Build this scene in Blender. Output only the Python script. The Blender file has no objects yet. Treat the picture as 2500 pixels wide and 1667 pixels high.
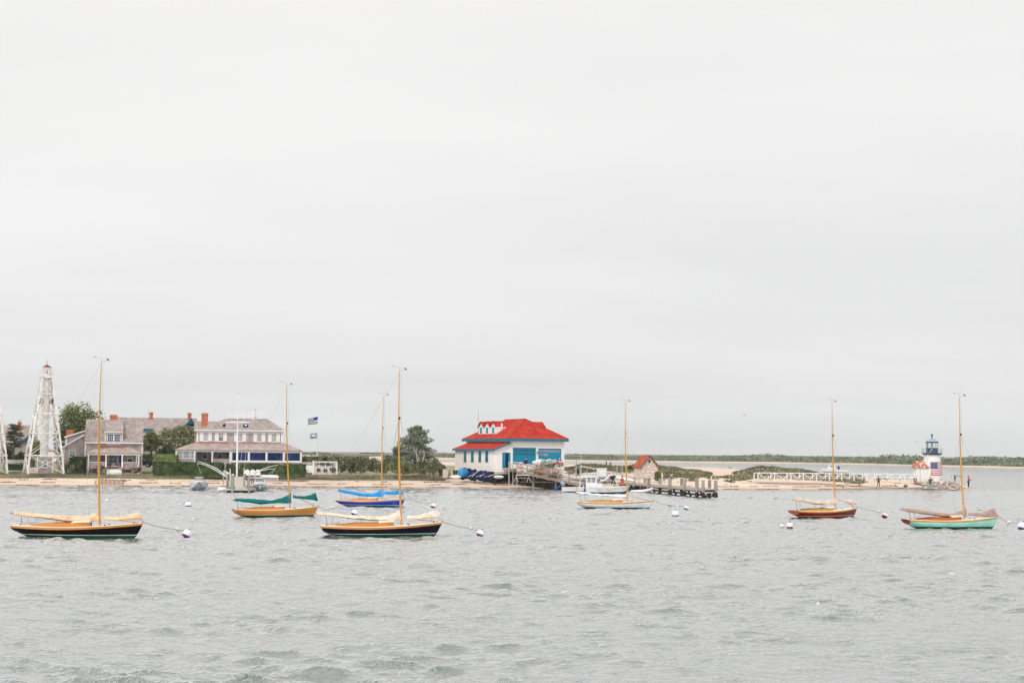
import bpy, math, random
import numpy as np
from mathutils import Vector, Matrix, noise

random.seed(7)
rng = np.random.default_rng(11)
scene = bpy.context.scene
COL = scene.collection
R = math.radians

# ------------------------------------------------------------------ camera
FOC = 50.0 * 2500 / 36.0
CAMZ = 5.3
PITCH, ROLL = R(4.48), R(0.5)
cam_d = bpy.data.cameras.new('camera')
cam = bpy.data.objects.new('camera', cam_d)
COL.objects.link(cam)
ROT = Matrix.Rotation(math.pi / 2 + PITCH, 3, 'X') @ Matrix.Rotation(ROLL, 3, 'Z')
cam.matrix_world = Matrix.Translation((0, 0, CAMZ)) @ ROT.to_4x4()
cam_d.lens = 50.0
cam_d.sensor_width = 36.0
cam_d.clip_start = 0.5
cam_d.clip_end = 60000
scene.camera = cam

# ------------------------------------------------------------------ world
SUN_EL, SUN_AZ = R(48), R(205)          # azimuth clockwise from +Y
world = bpy.data.worlds.new('World')
scene.world = world
world.use_nodes = True
wn, wl = world.node_tree.nodes, world.node_tree.links
wn.clear()
out = wn.new('ShaderNodeOutputWorld')
bg = wn.new('ShaderNodeBackground')
sky = wn.new('ShaderNodeTexSky')
sky.sky_type = 'NISHITA'
sky.sun_disc = False
sky.sun_elevation = SUN_EL
sky.sun_rotation = SUN_AZ
sky.dust_density = 4
bg.inputs[1].default_value = 0.12
tc = wn.new('ShaderNodeTexCoord')
sep = wn.new('ShaderNodeSeparateXYZ')
wl.new(tc.outputs['Generated'], sep.inputs[0])
ramp = wn.new('ShaderNodeValToRGB')      # overcast cloud deck, luminance by elevation
wl.new(sep.outputs['Z'], ramp.inputs[0])
er = ramp.color_ramp
er.elements[0].position = 0.0
er.elements[0].color = (6.28, 6.36, 6.35, 1)
er.elements[1].position = 1.0
er.elements[1].color = (9.42, 9.26, 9.01, 1)
for p, c in ((0.05, (6.49, 6.55, 6.50)), (0.14, (6.99, 6.98, 6.88)), (0.27, (7.54, 7.42, 7.31)), (0.36, (8.00, 7.80, 7.66))):
    e = er.elements.new(p)
    e.color = (*c, 1)
# streaky cloud texture: project the direction on a cloud plane
mp = wn.new('ShaderNodeVectorMath'); mp.operation = 'DIVIDE'
cmb = wn.new('ShaderNodeCombineXYZ')
mx = wn.new('ShaderNodeMath'); mx.operation = 'MAXIMUM'; mx.inputs[1].default_value = 0.0
ad = wn.new('ShaderNodeMath'); ad.operation = 'ADD'; ad.inputs[1].default_value = 0.16
wl.new(sep.outputs['Z'], mx.inputs[0]); wl.new(mx.outputs[0], ad.inputs[0])
for i in range(3):
    wl.new(ad.outputs[0], cmb.inputs[i])
wl.new(tc.outputs['Generated'], mp.inputs[0]); wl.new(cmb.outputs[0], mp.inputs[1])
ns = wn.new('ShaderNodeTexNoise')
ns.inputs['Scale'].default_value = 0.9
ns.inputs['Detail'].default_value = 4
ns.inputs['Roughness'].default_value = 0.5
mpp = wn.new('ShaderNodeMapping')
mpp.inputs['Scale'].default_value = (0.5, 1.1, 0.2)
mpp.inputs['Rotation'].default_value = (0, 0, 0.25)
mpp.inputs['Location'].default_value = (3.1, 0.4, 0)
wl.new(mp.outputs[0], mpp.inputs[0]); wl.new(mpp.outputs[0], ns.inputs['Vector'])
cr = wn.new('ShaderNodeMapRange')
cr.inputs['From Min'].default_value = 0.33; cr.inputs['From Max'].default_value = 0.67
cr.inputs['To Min'].default_value = 0.94; cr.inputs['To Max'].default_value = 1.045
wl.new(ns.outputs[0], cr.inputs['Value'])
mul = wn.new('ShaderNodeVectorMath'); mul.operation = 'SCALE'
wl.new(ramp.outputs[0], mul.inputs[0]); wl.new(cr.outputs[0], mul.inputs['Scale'])
mix = wn.new('ShaderNodeMix'); mix.data_type = 'RGBA'
mix.inputs['Factor'].default_value = 0.93
wl.new(sky.outputs[0], mix.inputs['A']); wl.new(mul.outputs[0], mix.inputs['B'])
wl.new(mix.outputs['Result'], bg.inputs[0]); wl.new(bg.outputs[0], out.inputs[0])

# ------------------------------------------------------------------ sun
sl = bpy.data.lights.new('sun', 'SUN')
sun = bpy.data.objects.new('sun', sl)
COL.objects.link(sun)
sl.energy = 1.5
sl.angle = R(14)
sl.color = (1.0, 0.96, 0.91)
sd = Vector((math.sin(SUN_AZ) * math.cos(SUN_EL), math.cos(SUN_AZ) * math.cos(SUN_EL), math.sin(SUN_EL)))
sun.rotation_euler = sd.to_track_quat('Z', 'Y').to_euler()
scene.view_settings.view_transform = 'Standard'
scene.view_settings.look = 'None'
scene.view_settings.exposure = 0.10
scene.view_settings.gamma = 1.0

# ------------------------------------------------------------------ helpers
def ray(px, py):
    return ROT @ Vector(((px - 1250) / FOC, -(py - 833.5) / FOC, -1))

def at(px, py, D):
    d = ray(px, py)
    t = D / d.y
    return Vector((d.x * t, D, CAMZ + d.z * t))

def wat(px, py, z=0.0):
    d = ray(px, py)
    t = (z - CAMZ) / d.z
    return Vector((d.x * t, d.y * t, z))

class Zoom:
    """turns coordinates in an enlarged crop of the photo into photo pixels"""
    def __init__(s, ox, oy, w, outw): s.ox, s.oy, s.k = ox, oy, w / outw
    def __call__(s, x, y): return (s.ox + x * s.k, s.oy + y * s.k)

class Face:
    """local metre coordinates on the upright plane y = D"""
    def __init__(s, zoom, D, bx, by, rot=0.0):
        s.z, s.D, s.a = zoom, D, R(rot)
        s.k = math.cos(s.a)
        s.o = at(*zoom(bx, by), D)
    def p(s, x, y):
        v = at(*s.z(x, y), s.D) - s.o
        return v.x * s.k, v.z
    def w(s, x, y, z):
        return s.o + Matrix.Rotation(s.a, 3, 'Z') @ Vector((x, y, z))
    def rect(s, x0, y0, x1, y1):
        my, mx = (y0 + y1) / 2, (x0 + x1) / 2
        return s.p(x0, my)[0], s.p(x1, my)[0], s.p(mx, y1)[1], s.p(mx, y0)[1]

class MB:
    def __init__(s): s.v, s.f = [], []
    def add(s, vs, fs):
        n = len(s.v)
        s.v += [tuple(v) for v in vs]
        s.f += [tuple(i + n for i in f) for f in fs]
        return s
    def box(s, x0, x1, y0, y1, z0, z1):
        if x0 > x1: x0, x1 = x1, x0
        if y0 > y1: y0, y1 = y1, y0
        if z0 > z1: z0, z1 = z1, z0
        return s.add([(x0, y0, z0), (x1, y0, z0), (x1, y1, z0), (x0, y1, z0), (x0, y0, z1), (x1, y0, z1), (x1, y1, z1), (x0, y1, z1)],
                     [(0, 3, 2, 1), (4, 5, 6, 7), (0, 1, 5, 4), (1, 2, 6, 5), (2, 3, 7, 6), (3, 0, 4, 7)])
    def bar(s, a, b, w, h=None, up=(0, 0, 1)):
        h = w if h is None else h
        a, b = Vector(a), Vector(b)
        d = (b - a).normalized()
        u = Vector(up)
        if abs(d.dot(u)) > 0.98: u = Vector((0, 1, 0))
        x = d.cross(u).normalized() * (w / 2)
        y = d.cross(x).normalized() * (h / 2)
        vs = [a - x - y, a + x - y, a + x + y, a - x + y, b - x - y, b + x - y, b + x + y, b - x + y]
        return s.add(vs, [(0, 1, 2, 3), (7, 6, 5, 4), (0, 4, 5, 1), (1, 5, 6, 2), (2, 6, 7, 3), (3, 7, 4, 0)])
    def tube(s, pts, r, n=8, cap=True):
        pts = [Vector(p) for p in pts]
        rs = r if isinstance(r, (list, tuple)) else [r] * len(pts)
        rings = []
        for i, p in enumerate(pts):
            d = (pts[min(i + 1, len(pts) - 1)] - pts[max(i - 1, 0)]).normalized()
            u = Vector((0, 0, 1)) if abs(d.z) < 0.9 else Vector((0, 1, 0))
            x = d.cross(u).normalized(); y = d.cross(x).normalized()
            rings.append([p + (x * math.cos(a) + y * math.sin(a)) * rs[i] for a in [2 * math.pi * k / n for k in range(n)]])
        return s.loft(rings, cap)
    def loft(s, rings, cap=True, closed=True):
        n = len(rings[0]); vs = [v for r_ in rings for v in r_]; fs = []
        for i in range(len(rings) - 1):
            for k in range(n if closed else n - 1):
                k2 = (k + 1) % n
                fs.append((i * n + k, i * n + k2, (i + 1) * n + k2, (i + 1) * n + k))
        if cap and closed:
            fs.append(tuple(range(n - 1, -1, -1)))
            fs.append(tuple((len(rings) - 1) * n + k for k in range(n)))
        return s.add(vs, fs)
    def lathe(s, prof, n=24, c=(0, 0, 0), rot=0.0, cap=True):
        rings = [[(c[0] + r_ * math.cos(rot + 2 * math.pi * k / n), c[1] + r_ * math.sin(rot + 2 * math.pi * k / n), c[2] + z) for k in range(n)] for r_, z in prof]
        return s.loft(rings, cap)
    def prism(s, poly, y0, y1):
        """poly: (x, z) outline extruded along y"""
        n = len(poly)
        vs = [(x, y0, z) for x, z in poly] + [(x, y1, z) for x, z in poly]
        fs = [tuple(range(n)), tuple(range(2 * n - 1, n - 1, -1))] + [(k, k + n, (k + 1) % n + n, (k + 1) % n) for k in range(n)]
        return s.add(vs, fs)
    def slab(s, quad, t):
        """a flat polygon given thickness t downwards"""
        q = [Vector(v) for v in quad]; n = len(q)
        nr = (q[1] - q[0]).cross(q[2] - q[0]).normalized()
        if nr.z < 0: nr = -nr
        low = [v - nr * t for v in q]
        fs = [tuple(range(n)), tuple(range(2 * n - 1, n - 1, -1))] + [(k, k + n, (k + 1) % n + n, (k + 1) % n) for k in range(n)]
        return s.add(q + low, fs)
    def blob(s, c, r, seed=0, sub=10, amp=0.2, squash=(1, 1, 1)):
        vs, fs, m = [], [], sub * 2
        for i in range(sub + 1):
            th = math.pi * i / sub
            for k in range(m):
                ph = 2 * math.pi * k / m
                d = Vector((math.sin(th) * math.cos(ph), math.sin(th) * math.sin(ph), math.cos(th)))
                rr = r * (1 + amp * noise.noise(d * 1.7 + Vector((seed * 3.3, seed, 0))))
                vs.append((c[0] + d.x * rr * squash[0], c[1] + d.y * rr * squash[1], c[2] + d.z * rr * squash[2]))
        for i in range(sub):
            for k in range(m):
                fs.append((i * m + k, (i + 1) * m + k, (i + 1) * m + (k + 1) % m, i * m + (k + 1) % m))
        return s.add(vs, fs)
    def build(s, name, mat, parent=None, smooth=False, loc=None):
        me = bpy.data.meshes.new(name)
        me.from_pydata(s.v, [], s.f)
        me.validate()
        import bmesh
        bm = bmesh.new(); bm.from_mesh(me)
        bmesh.ops.remove_doubles(bm, verts=bm.verts, dist=1e-5)
        bmesh.ops.recalc_face_normals(bm, faces=bm.faces)
        bm.to_mesh(me); bm.free()
        if smooth:
            me.polygons.foreach_set('use_smooth', [True] * len(me.polygons))
            me.set_sharp_from_angle(angle=R(40))
        me.materials.append(mat)
        o = bpy.data.objects.new(name, me)
        COL.objects.link(o)
        if parent is not None: o.parent = parent
        if loc is not None: o.location = loc
        return o

def tag(o, label=None, cat=None, group=None, kind=None):
    if label: o['label'] = label
    if cat: o['category'] = cat
    if group: o['group'] = group
    if kind: o['kind'] = kind
    return o

def thing(name, label, cat, loc=(0, 0, 0), rz=0.0, group=None):
    o = bpy.data.objects.new(name, None)
    COL.objects.link(o)
    o.location = loc; o.rotation_euler = (0, 0, rz)
    o.empty_display_size = 0.5
    return tag(o, label, cat, group)

# ------------------------------------------------------------------ materials
def mat(name, col, rough=0.6, var=0.12, vs=2.0, col2=None, bump=0.0, bs=20.0, metal=0.0, spec=0.22, stretch=(1, 1, 1), detail=5, island=0.0, lo=0.35, hi=0.65, trans=0.0):
    m = bpy.data.materials.new(name); m.use_nodes = True
    n, l = m.node_tree.nodes, m.node_tree.links
    b = n['Principled BSDF']
    b.inputs['Roughness'].default_value = rough
    b.inputs['Metallic'].default_value = metal
    b.inputs['Specular IOR Level'].default_value = spec
    if trans: b.inputs['Transmission Weight'].default_value = trans
    t = n.new('ShaderNodeTexCoord'); mpn = n.new('ShaderNodeMapping')
    mpn.inputs['Scale'].default_value = stretch
    l.new(t.outputs['Object'], mpn.inputs[0])
    nz = n.new('ShaderNodeTexNoise')
    nz.inputs['Scale'].default_value = vs; nz.inputs['Detail'].default_value = detail
    l.new(mpn.outputs[0], nz.inputs['Vector'])
    if col2 is None:
        c1 = [c * (1 - var) for c in col]; c2 = [min(1, c * (1 + var)) for c in col]
    else:
        c1, c2 = col, col2
    mr = n.new('ShaderNodeMapRange')
    mr.inputs['From Min'].default_value = lo; mr.inputs['From Max'].default_value = hi
    l.new(nz.outputs[0], mr.inputs['Value'])
    mx_ = n.new('ShaderNodeMix'); mx_.data_type = 'RGBA'
    mx_.inputs['A'].default_value = (*c1, 1); mx_.inputs['B'].default_value = (*c2, 1)
    l.new(mr.outputs[0], mx_.inputs['Factor'])
    res = mx_.outputs['Result']
    if island:
        g = n.new('ShaderNodeNewGeometry'); hs = n.new('ShaderNodeHueSaturation')
        r2 = n.new('ShaderNodeMapRange')
        r2.inputs['To Min'].default_value = 1 - island; r2.inputs['To Max'].default_value = 1 + island
        l.new(g.outputs['Random Per Island'], r2.inputs['Value'])
        l.new(r2.outputs[0], hs.inputs['Value']); l.new(res, hs.inputs['Color'])
        res = hs.outputs[0]
    l.new(res, b.inputs['Base Color'])
    if bump:
        n2 = n.new('ShaderNodeTexNoise'); n2.inputs['Scale'].default_value = bs; n2.inputs['Detail'].default_value = 4
        l.new(mpn.outputs[0], n2.inputs['Vector'])
        bp = n.new('ShaderNodeBump'); bp.inputs['Strength'].default_value = bump; bp.inputs['Distance'].default_value = 0.05
        l.new(n2.outputs[0], bp.inputs['Height']); l.new(bp.outputs[0], b.inputs['Normal'])
    return m

def leafmat(name, c1, c2, island=0.35, vs=0.8):
    m = mat(name, c1, 0.75, col2=c2, vs=vs, island=island, detail=3, spec=0.25)
    return m

def shingle(name, c1, c2, bw=0.35, bh=0.16, patch=None, pz=(0, 1), bump=0.6):
    """cedar shingles: brick pattern on object coordinates with weathering; patch = rusty worn patches between two heights"""
    m = bpy.data.materials.new(name); m.use_nodes = True
    n, l = m.node_tree.nodes, m.node_tree.links
    b = n['Principled BSDF']; b.inputs['Roughness'].default_value = 0.85; b.inputs['Specular IOR Level'].default_value = 0.2
    t = n.new('ShaderNodeTexCoord'); sp = n.new('ShaderNodeSeparateXYZ'); l.new(t.outputs['Object'], sp.inputs[0])
    a = n.new('ShaderNodeMath'); a.operation = 'ADD'; l.new(sp.outputs[0], a.inputs[0]); l.new(sp.outputs[1], a.inputs[1])
    cb = n.new('ShaderNodeCombineXYZ'); l.new(a.outputs[0], cb.inputs[0]); l.new(sp.outputs[2], cb.inputs[1])
    br = n.new('ShaderNodeTexBrick')
    br.inputs['Scale'].default_value = 1
    br.inputs['Brick Width'].default_value = bw; br.inputs['Row Height'].default_value = bh
    br.inputs['Mortar Size'].default_value = 0.012
    br.inputs['Color1'].default_value = (*c1, 1); br.inputs['Color2'].default_value = (*c2, 1)
    br.inputs['Mortar'].default_value = (*[c * 0.55 for c in c1], 1)
    l.new(cb.outputs[0], br.inputs['Vector'])
    nz = n.new('ShaderNodeTexNoise'); nz.inputs['Scale'].default_value = 1.1; nz.inputs['Detail'].default_value = 6
    l.new(t.outputs['Object'], nz.inputs['Vector'])
    mr = n.new('ShaderNodeMapRange'); mr.inputs['From Min'].default_value = 0.3; mr.inputs['From Max'].default_value = 0.7
    mr.inputs['To Min'].default_value = 0.78; mr.inputs['To Max'].default_value = 1.18
    l.new(nz.outputs[0], mr.inputs['Value'])
    sc = n.new('ShaderNodeVectorMath'); sc.operation = 'SCALE'
    l.new(br.outputs['Color'], sc.inputs[0]); l.new(mr.outputs[0], sc.inputs['Scale'])
    res = sc.outputs[0]
    if patch:
        zr = n.new('ShaderNodeMapRange'); zr.inputs['From Min'].default_value = pz[0]; zr.inputs['From Max'].default_value = pz[1]
        l.new(sp.outputs[2], zr.inputs['Value'])
        nn = n.new('ShaderNodeTexNoise'); nn.inputs['Scale'].default_value = 0.8; nn.inputs['Detail'].default_value = 5
        l.new(t.outputs['Object'], nn.inputs['Vector'])
        mm = n.new('ShaderNodeMath'); mm.operation = 'MULTIPLY'; l.new(zr.outputs[0], mm.inputs[0]); l.new(nn.outputs[0], mm.inputs[1])
        m2 = n.new('ShaderNodeMapRange'); m2.inputs['From Min'].default_value = 0.27; m2.inputs['From Max'].default_value = 0.52; m2.inputs['To Max'].default_value = 0.85
        l.new(mm.outputs[0], m2.inputs['Value'])
        mx_ = n.new('ShaderNodeMix'); mx_.data_type = 'RGBA'; mx_.inputs['B'].default_value = (*patch, 1)
        l.new(res, mx_.inputs['A']); l.new(m2.outputs[0], mx_.inputs['Factor']); res = mx_.outputs['Result']
    l.new(res, b.inputs['Base Color'])
    bp = n.new('ShaderNodeBump'); bp.inputs['Strength'].default_value = bump; bp.inputs['Distance'].default_value = 0.03
    l.new(br.outputs['Fac'], bp.inputs['Height']); bp.invert = True
    l.new(bp.outputs[0], b.inputs['Normal'])
    return m

def clapboard(name, col, h=0.22, dark=0.72):
    m = bpy.data.materials.new(name); m.use_nodes = True
    n, l = m.node_tree.nodes, m.node_tree.links
    b = n['Principled BSDF']; b.inputs['Roughness'].default_value = 0.6; b.inputs['Specular IOR Level'].default_value = 0.25
    t = n.new('ShaderNodeTexCoord'); sp = n.new('ShaderNodeSeparateXYZ'); l.new(t.outputs['Object'], sp.inputs[0])
    dv = n.new('ShaderNodeMath'); dv.operation = 'DIVIDE'; dv.inputs[1].default_value = h; l.new(sp.outputs[2], dv.inputs[0])
    fr = n.new('ShaderNodeMath'); fr.operation = 'FRACT'; l.new(dv.outputs[0], fr.inputs[0])
    gt = n.new('ShaderNodeMath'); gt.operation = 'LESS_THAN'; gt.inputs[1].default_value = 0.1; l.new(fr.outputs[0], gt.inputs[0])
    nz = n.new('ShaderNodeTexNoise'); nz.inputs['Scale'].default_value = 1.5; nz.inputs['Detail'].default_value = 6
    l.new(t.outputs['Object'], nz.inputs['Vector'])
    mr = n.new('ShaderNodeMapRange'); mr.inputs['From Min'].default_value = 0.35; mr.inputs['From Max'].default_value = 0.7
    mr.inputs['To Min'].default_value = 0.92; mr.inputs['To Max'].default_value = 1.04
    l.new(nz.outputs[0], mr.inputs['Value'])
    mx_ = n.new('ShaderNodeMix'); mx_.data_type = 'RGBA'
    mx_.inputs['A'].default_value = (*col, 1); mx_.inputs['B'].default_value = (*[c * dark for c in col], 1)
    l.new(gt.outputs[0], mx_.inputs['Factor'])
    sc = n.new('ShaderNodeVectorMath'); sc.operation = 'SCALE'
    l.new(mx_.outputs['Result'], sc.inputs[0]); l.new(mr.outputs[0], sc.inputs['Scale'])
    l.new(sc.outputs[0], b.inputs['Base Color'])
    bp = n.new('ShaderNodeBump'); bp.inputs['Strength'].default_value = 0.7; bp.inputs['Distance'].default_value = 0.03
    l.new(fr.outputs[0], bp.inputs['Height']); bp.invert = True; l.new(bp.outputs[0], b.inputs['Normal'])
    return m

M = {}
M['white'] = mat('white_paint', (0.80, 0.79, 0.77), 0.5, 0.06, 1.5)
M['whitewood'] = mat('weathered_white_paint', (0.62, 0.6, 0.57), 0.6, 0, 2.5, col2=(0.82, 0.81, 0.79))
M['trim'] = mat('white_trim', (0.82, 0.82, 0.81), 0.5, 0.04, 2)
M['glass'] = mat('window_glass', (0.035, 0.06, 0.13), 0.06, 0.5, 0.7, spec=0.6)
M['glassblue'] = mat('porch_glass', (0.006, 0.018, 0.10), 0.06, 0.8, 0.8, spec=0.22)
M['glassgrey'] = mat('hazy_window_glass', (0.3, 0.32, 0.35), 0.12, 0.25, 1.2, spec=0.6)
M['brick'] = mat('red_brick', (0.50, 0.17, 0.09), 0.8, 0.25, 4, bump=0.4, bs=30)
M['redroof'] = mat('red_roof', (0.50, 0.035, 0.018), 0.7, 0.12, 0.5, bump=0.15, bs=6, spec=0.2)
M['rustroof'] = mat('rust_tiled_roof', (0.46, 0.10, 0.045), 0.7, 0.25, 1.8, bump=0.3, bs=9)
M['teal'] = mat('teal_paint', (0.004, 0.24, 0.40), 0.5, 0.12, 1.5)
M['tealdark'] = mat('dark_teal_trim', (0.03, 0.16, 0.24), 0.5, 0.12, 1.5)
M['tealglass'] = mat('teal_window', (0.01, 0.12, 0.15), 0.12, 0.3, 2)
M['blue'] = mat('blue_paint', (0.02, 0.06, 0.30), 0.45, 0.15, 1)
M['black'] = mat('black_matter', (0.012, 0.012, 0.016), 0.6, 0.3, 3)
M['dark'] = mat('dark_metal', (0.03, 0.03, 0.035), 0.5, 0.3, 3)
M['rope'] = mat('rope', (0.18, 0.17, 0.16), 0.8, 0.2, 8)
M['wire'] = mat('steel_wire', (0.30, 0.31, 0.32), 0.4, 0.1, 8, metal=0.6)
M['pile'] = mat('weathered_piling', (0.22, 0.20, 0.175), 0.85, 0, 1.6, col2=(0.43, 0.40, 0.36), bump=0.6, bs=14, stretch=(3, 3, .5))
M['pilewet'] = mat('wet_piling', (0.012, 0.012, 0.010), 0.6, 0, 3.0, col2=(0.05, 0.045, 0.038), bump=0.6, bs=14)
M['deckwood'] = mat('grey_deck_wood', (0.36, 0.30, 0.26), 0.85, 0, 2.0, col2=(0.56, 0.48, 0.43), bump=0.4, bs=12, stretch=(.4, 3, 3))
M['rampwood'] = mat('brown_ramp_timber', (0.19, 0.14, 0.11), 0.85, 0, 2.0, col2=(0.40, 0.31, 0.26), bump=0.4, bs=12, stretch=(.6, 3, 3))
M['silverwood'] = mat('silvery_wood', (0.46, 0.41, 0.38), 0.85, 0, 2.5, col2=(0.66, 0.61, 0.57), bump=0.4, bs=12, stretch=(3, 3, .6))
M['bark'] = mat('bark', (0.14, 0.12, 0.10), 0.9, 0.3, 3, bump=0.6)
M['palebark'] = mat('pale_bark', (0.38, 0.35, 0.32), 0.9, 0.3, 3, bump=0.6)
M['stone'] = mat('pale_stone_wall', (0.42, 0.31, 0.26), 0.9, 0, 4.0, col2=(0.80, 0.74, 0.68), bump=0.8, bs=7, lo=0.38, hi=0.58)
M['rock'] = mat('beach_rock', (0.30, 0.24, 0.20), 0.85, 0, 1.2, col2=(0.60, 0.52, 0.46), bump=0.7, bs=4)
M['red'] = mat('red_paint', (0.55, 0.03, 0.03), 0.5, 0.1, 2)
M['green'] = mat('green_paint', (0.02, 0.33, 0.16), 0.5, 0.1, 2)
M['skin'] = mat('skin', (0.50, 0.30, 0.21), 0.6, 0.08, 5)
M['hair'] = mat('dark_hair', (0.03, 0.02, 0.015), 0.7, 0.2, 9)

M['redroof'] = shingle('red_shingle_roof', (0.40, 0.024, 0.014), (0.55, 0.045, 0.024), bw=0.5, bh=0.28)
M['rustroof'] = shingle('rust_tiled_roof', (0.38, 0.075, 0.035), (0.52, 0.15, 0.075), bw=0.4, bh=0.25)
def cloth(name, c, rough=0.85):
    return mat(name, c, rough, 0.16, 3, bump=0.9, bs=5, spec=0.2)

# ------------------------------------------------------------------ land shape
def interp(t, xs, ys):
    return float(np.interp(t, xs, ys))

def pxc(x, y):                      # azimuth measure: photo column of a point near the horizon
    return 1250 + FOC * x / max(y, 1) * 1.003

SF = [(-900, 1178), (0, 1186.5), (300, 1188.5), (700, 1190), (1080, 1192), (1400, 1193.5), (1760, 1196.5), (2000, 1196), (2200, 1193.5), (2330, 1193.5), (2400, 1192)]
SFP = [p for p, _ in SF]
SFD = [wat(p, q).y for p, q in SF]
def Yf(p): return interp(p, SFP, SFD)
SBP = [-900, 600, 1090, 1500, 1760, 1900, 2060, 2180, 2300, 2385, 2400]
SBD = [700, 620, 560, 470, 425, 330, 285, 266, 258, 243, 226]
def Yb(p): return interp(p, SBP, SBD)

DUNES = [(1445, 250, 70, 12, 1.45), (1560, 247, 60, 12, 1.0), (1640, 246, 60, 9, 0.95), (1700, 242, 45, 7, 0.35), (1865, 243, 62, 9, 1.35), (1960, 243, 60, 8, 0.8), (1060, 246, 60, 10, 0.9), (2060, 243, 50, 7, 0.4)]
def ground(x, y):
    p = pxc(x, y)
    d = y - Yf(p); b = Yb(p) - y
    if p > 2400: return -1.2
    zf = interp(d, [-30, -8, 0, 12, 17, 25, 60], [-3, -0.7, 0.0, 1.0, 1.42, 1.75, 1.8])
    zb = interp(b, [-40, 0, 6, 14, 40], [-3, 0.0, 0.7, 1.3, 1.8])
    z = min(zf, zb)
    if p > 1500: z = min(z, interp(p, [1500, 2000, 2360, 2400], [9, 1.45, 1.3, -0.6]))
    for dp, dy, wp, wy, a in DUNES:
        z += a * math.exp(-((p - dp) / wp) ** 2 - ((y - dy) / wy) ** 2) * min(1, max(0, d / 20))
    if z > 0.05:
        z += 0.10 * noise.noise(Vector((x * .12, y * .12, 0))) * min(1, z) + 0.04 * noise.noise(Vector((x * .5, y * .5, 3)))
    return z

def grassy(x, y):
    p = pxc(x, y); d = y - Yf(p)
    s = interp(p, [-900, 0, 200, 300, 1080, 1130, 1180, 1370, 1400, 1500, 1640, 1700, 1760, 1850, 2050, 2150, 2400],
               [12.5, 12.5, 12.5, 12, 12.5, 16, 40, 40, 22, 26, 40, 300, 300, 300, 300, 300, 300])
    g = (d - s) / 2.0 + 0.9 * noise.noise(Vector((x * .35, y * .35, 1)))
    if y > 330: g = min(g, (400 - y) / 20)
    return max(0.0, min(1.0, g))

def grid_object(name, xs, ys, zf, material, attr=None):
    nx, ny = len(xs), len(ys)
    co = np.zeros((ny, nx, 3)); av = np.zeros((ny, nx))
    for j, y in enumerate(ys):
        for i, x in enumerate(xs):
            co[j, i] = (x, y, zf(x, y))
            if attr: av[j, i] = attr(x, y)
    return grid_from_array(name, co, material, av if attr else None)

def grid_from_array(name, co, material, av=None):
    ny, nx = co.shape[:2]
    idx = np.arange(nx * ny).reshape(ny, nx)
    q = np.stack([idx[:-1, :-1], idx[:-1, 1:], idx[1:, 1:], idx[1:, :-1]], -1).reshape(-1, 4)
    me = bpy.data.meshes.new(name)
    me.vertices.add(nx * ny); me.vertices.foreach_set('co', co.reshape(-1).astype(np.float32))
    me.loops.add(q.size); me.loops.foreach_set('vertex_index', q.reshape(-1).astype(np.int32))
    me.polygons.add(len(q)); me.polygons.foreach_set('loop_start', np.arange(0, q.size, 4, dtype=np.int32))
    me.update(calc_edges=True); me.validate()
    me.polygons.foreach_set('use_smooth', np.ones(len(q), dtype=bool))
    if av is not None:
        a = me.attributes.new('grass', 'FLOAT', 'POINT'); a.data.foreach_set('value', av.reshape(-1).astype(np.float32))
    me.materials.append(material)
    o = bpy.data.objects.new(name, me); COL.objects.link(o)
    return o

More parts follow.
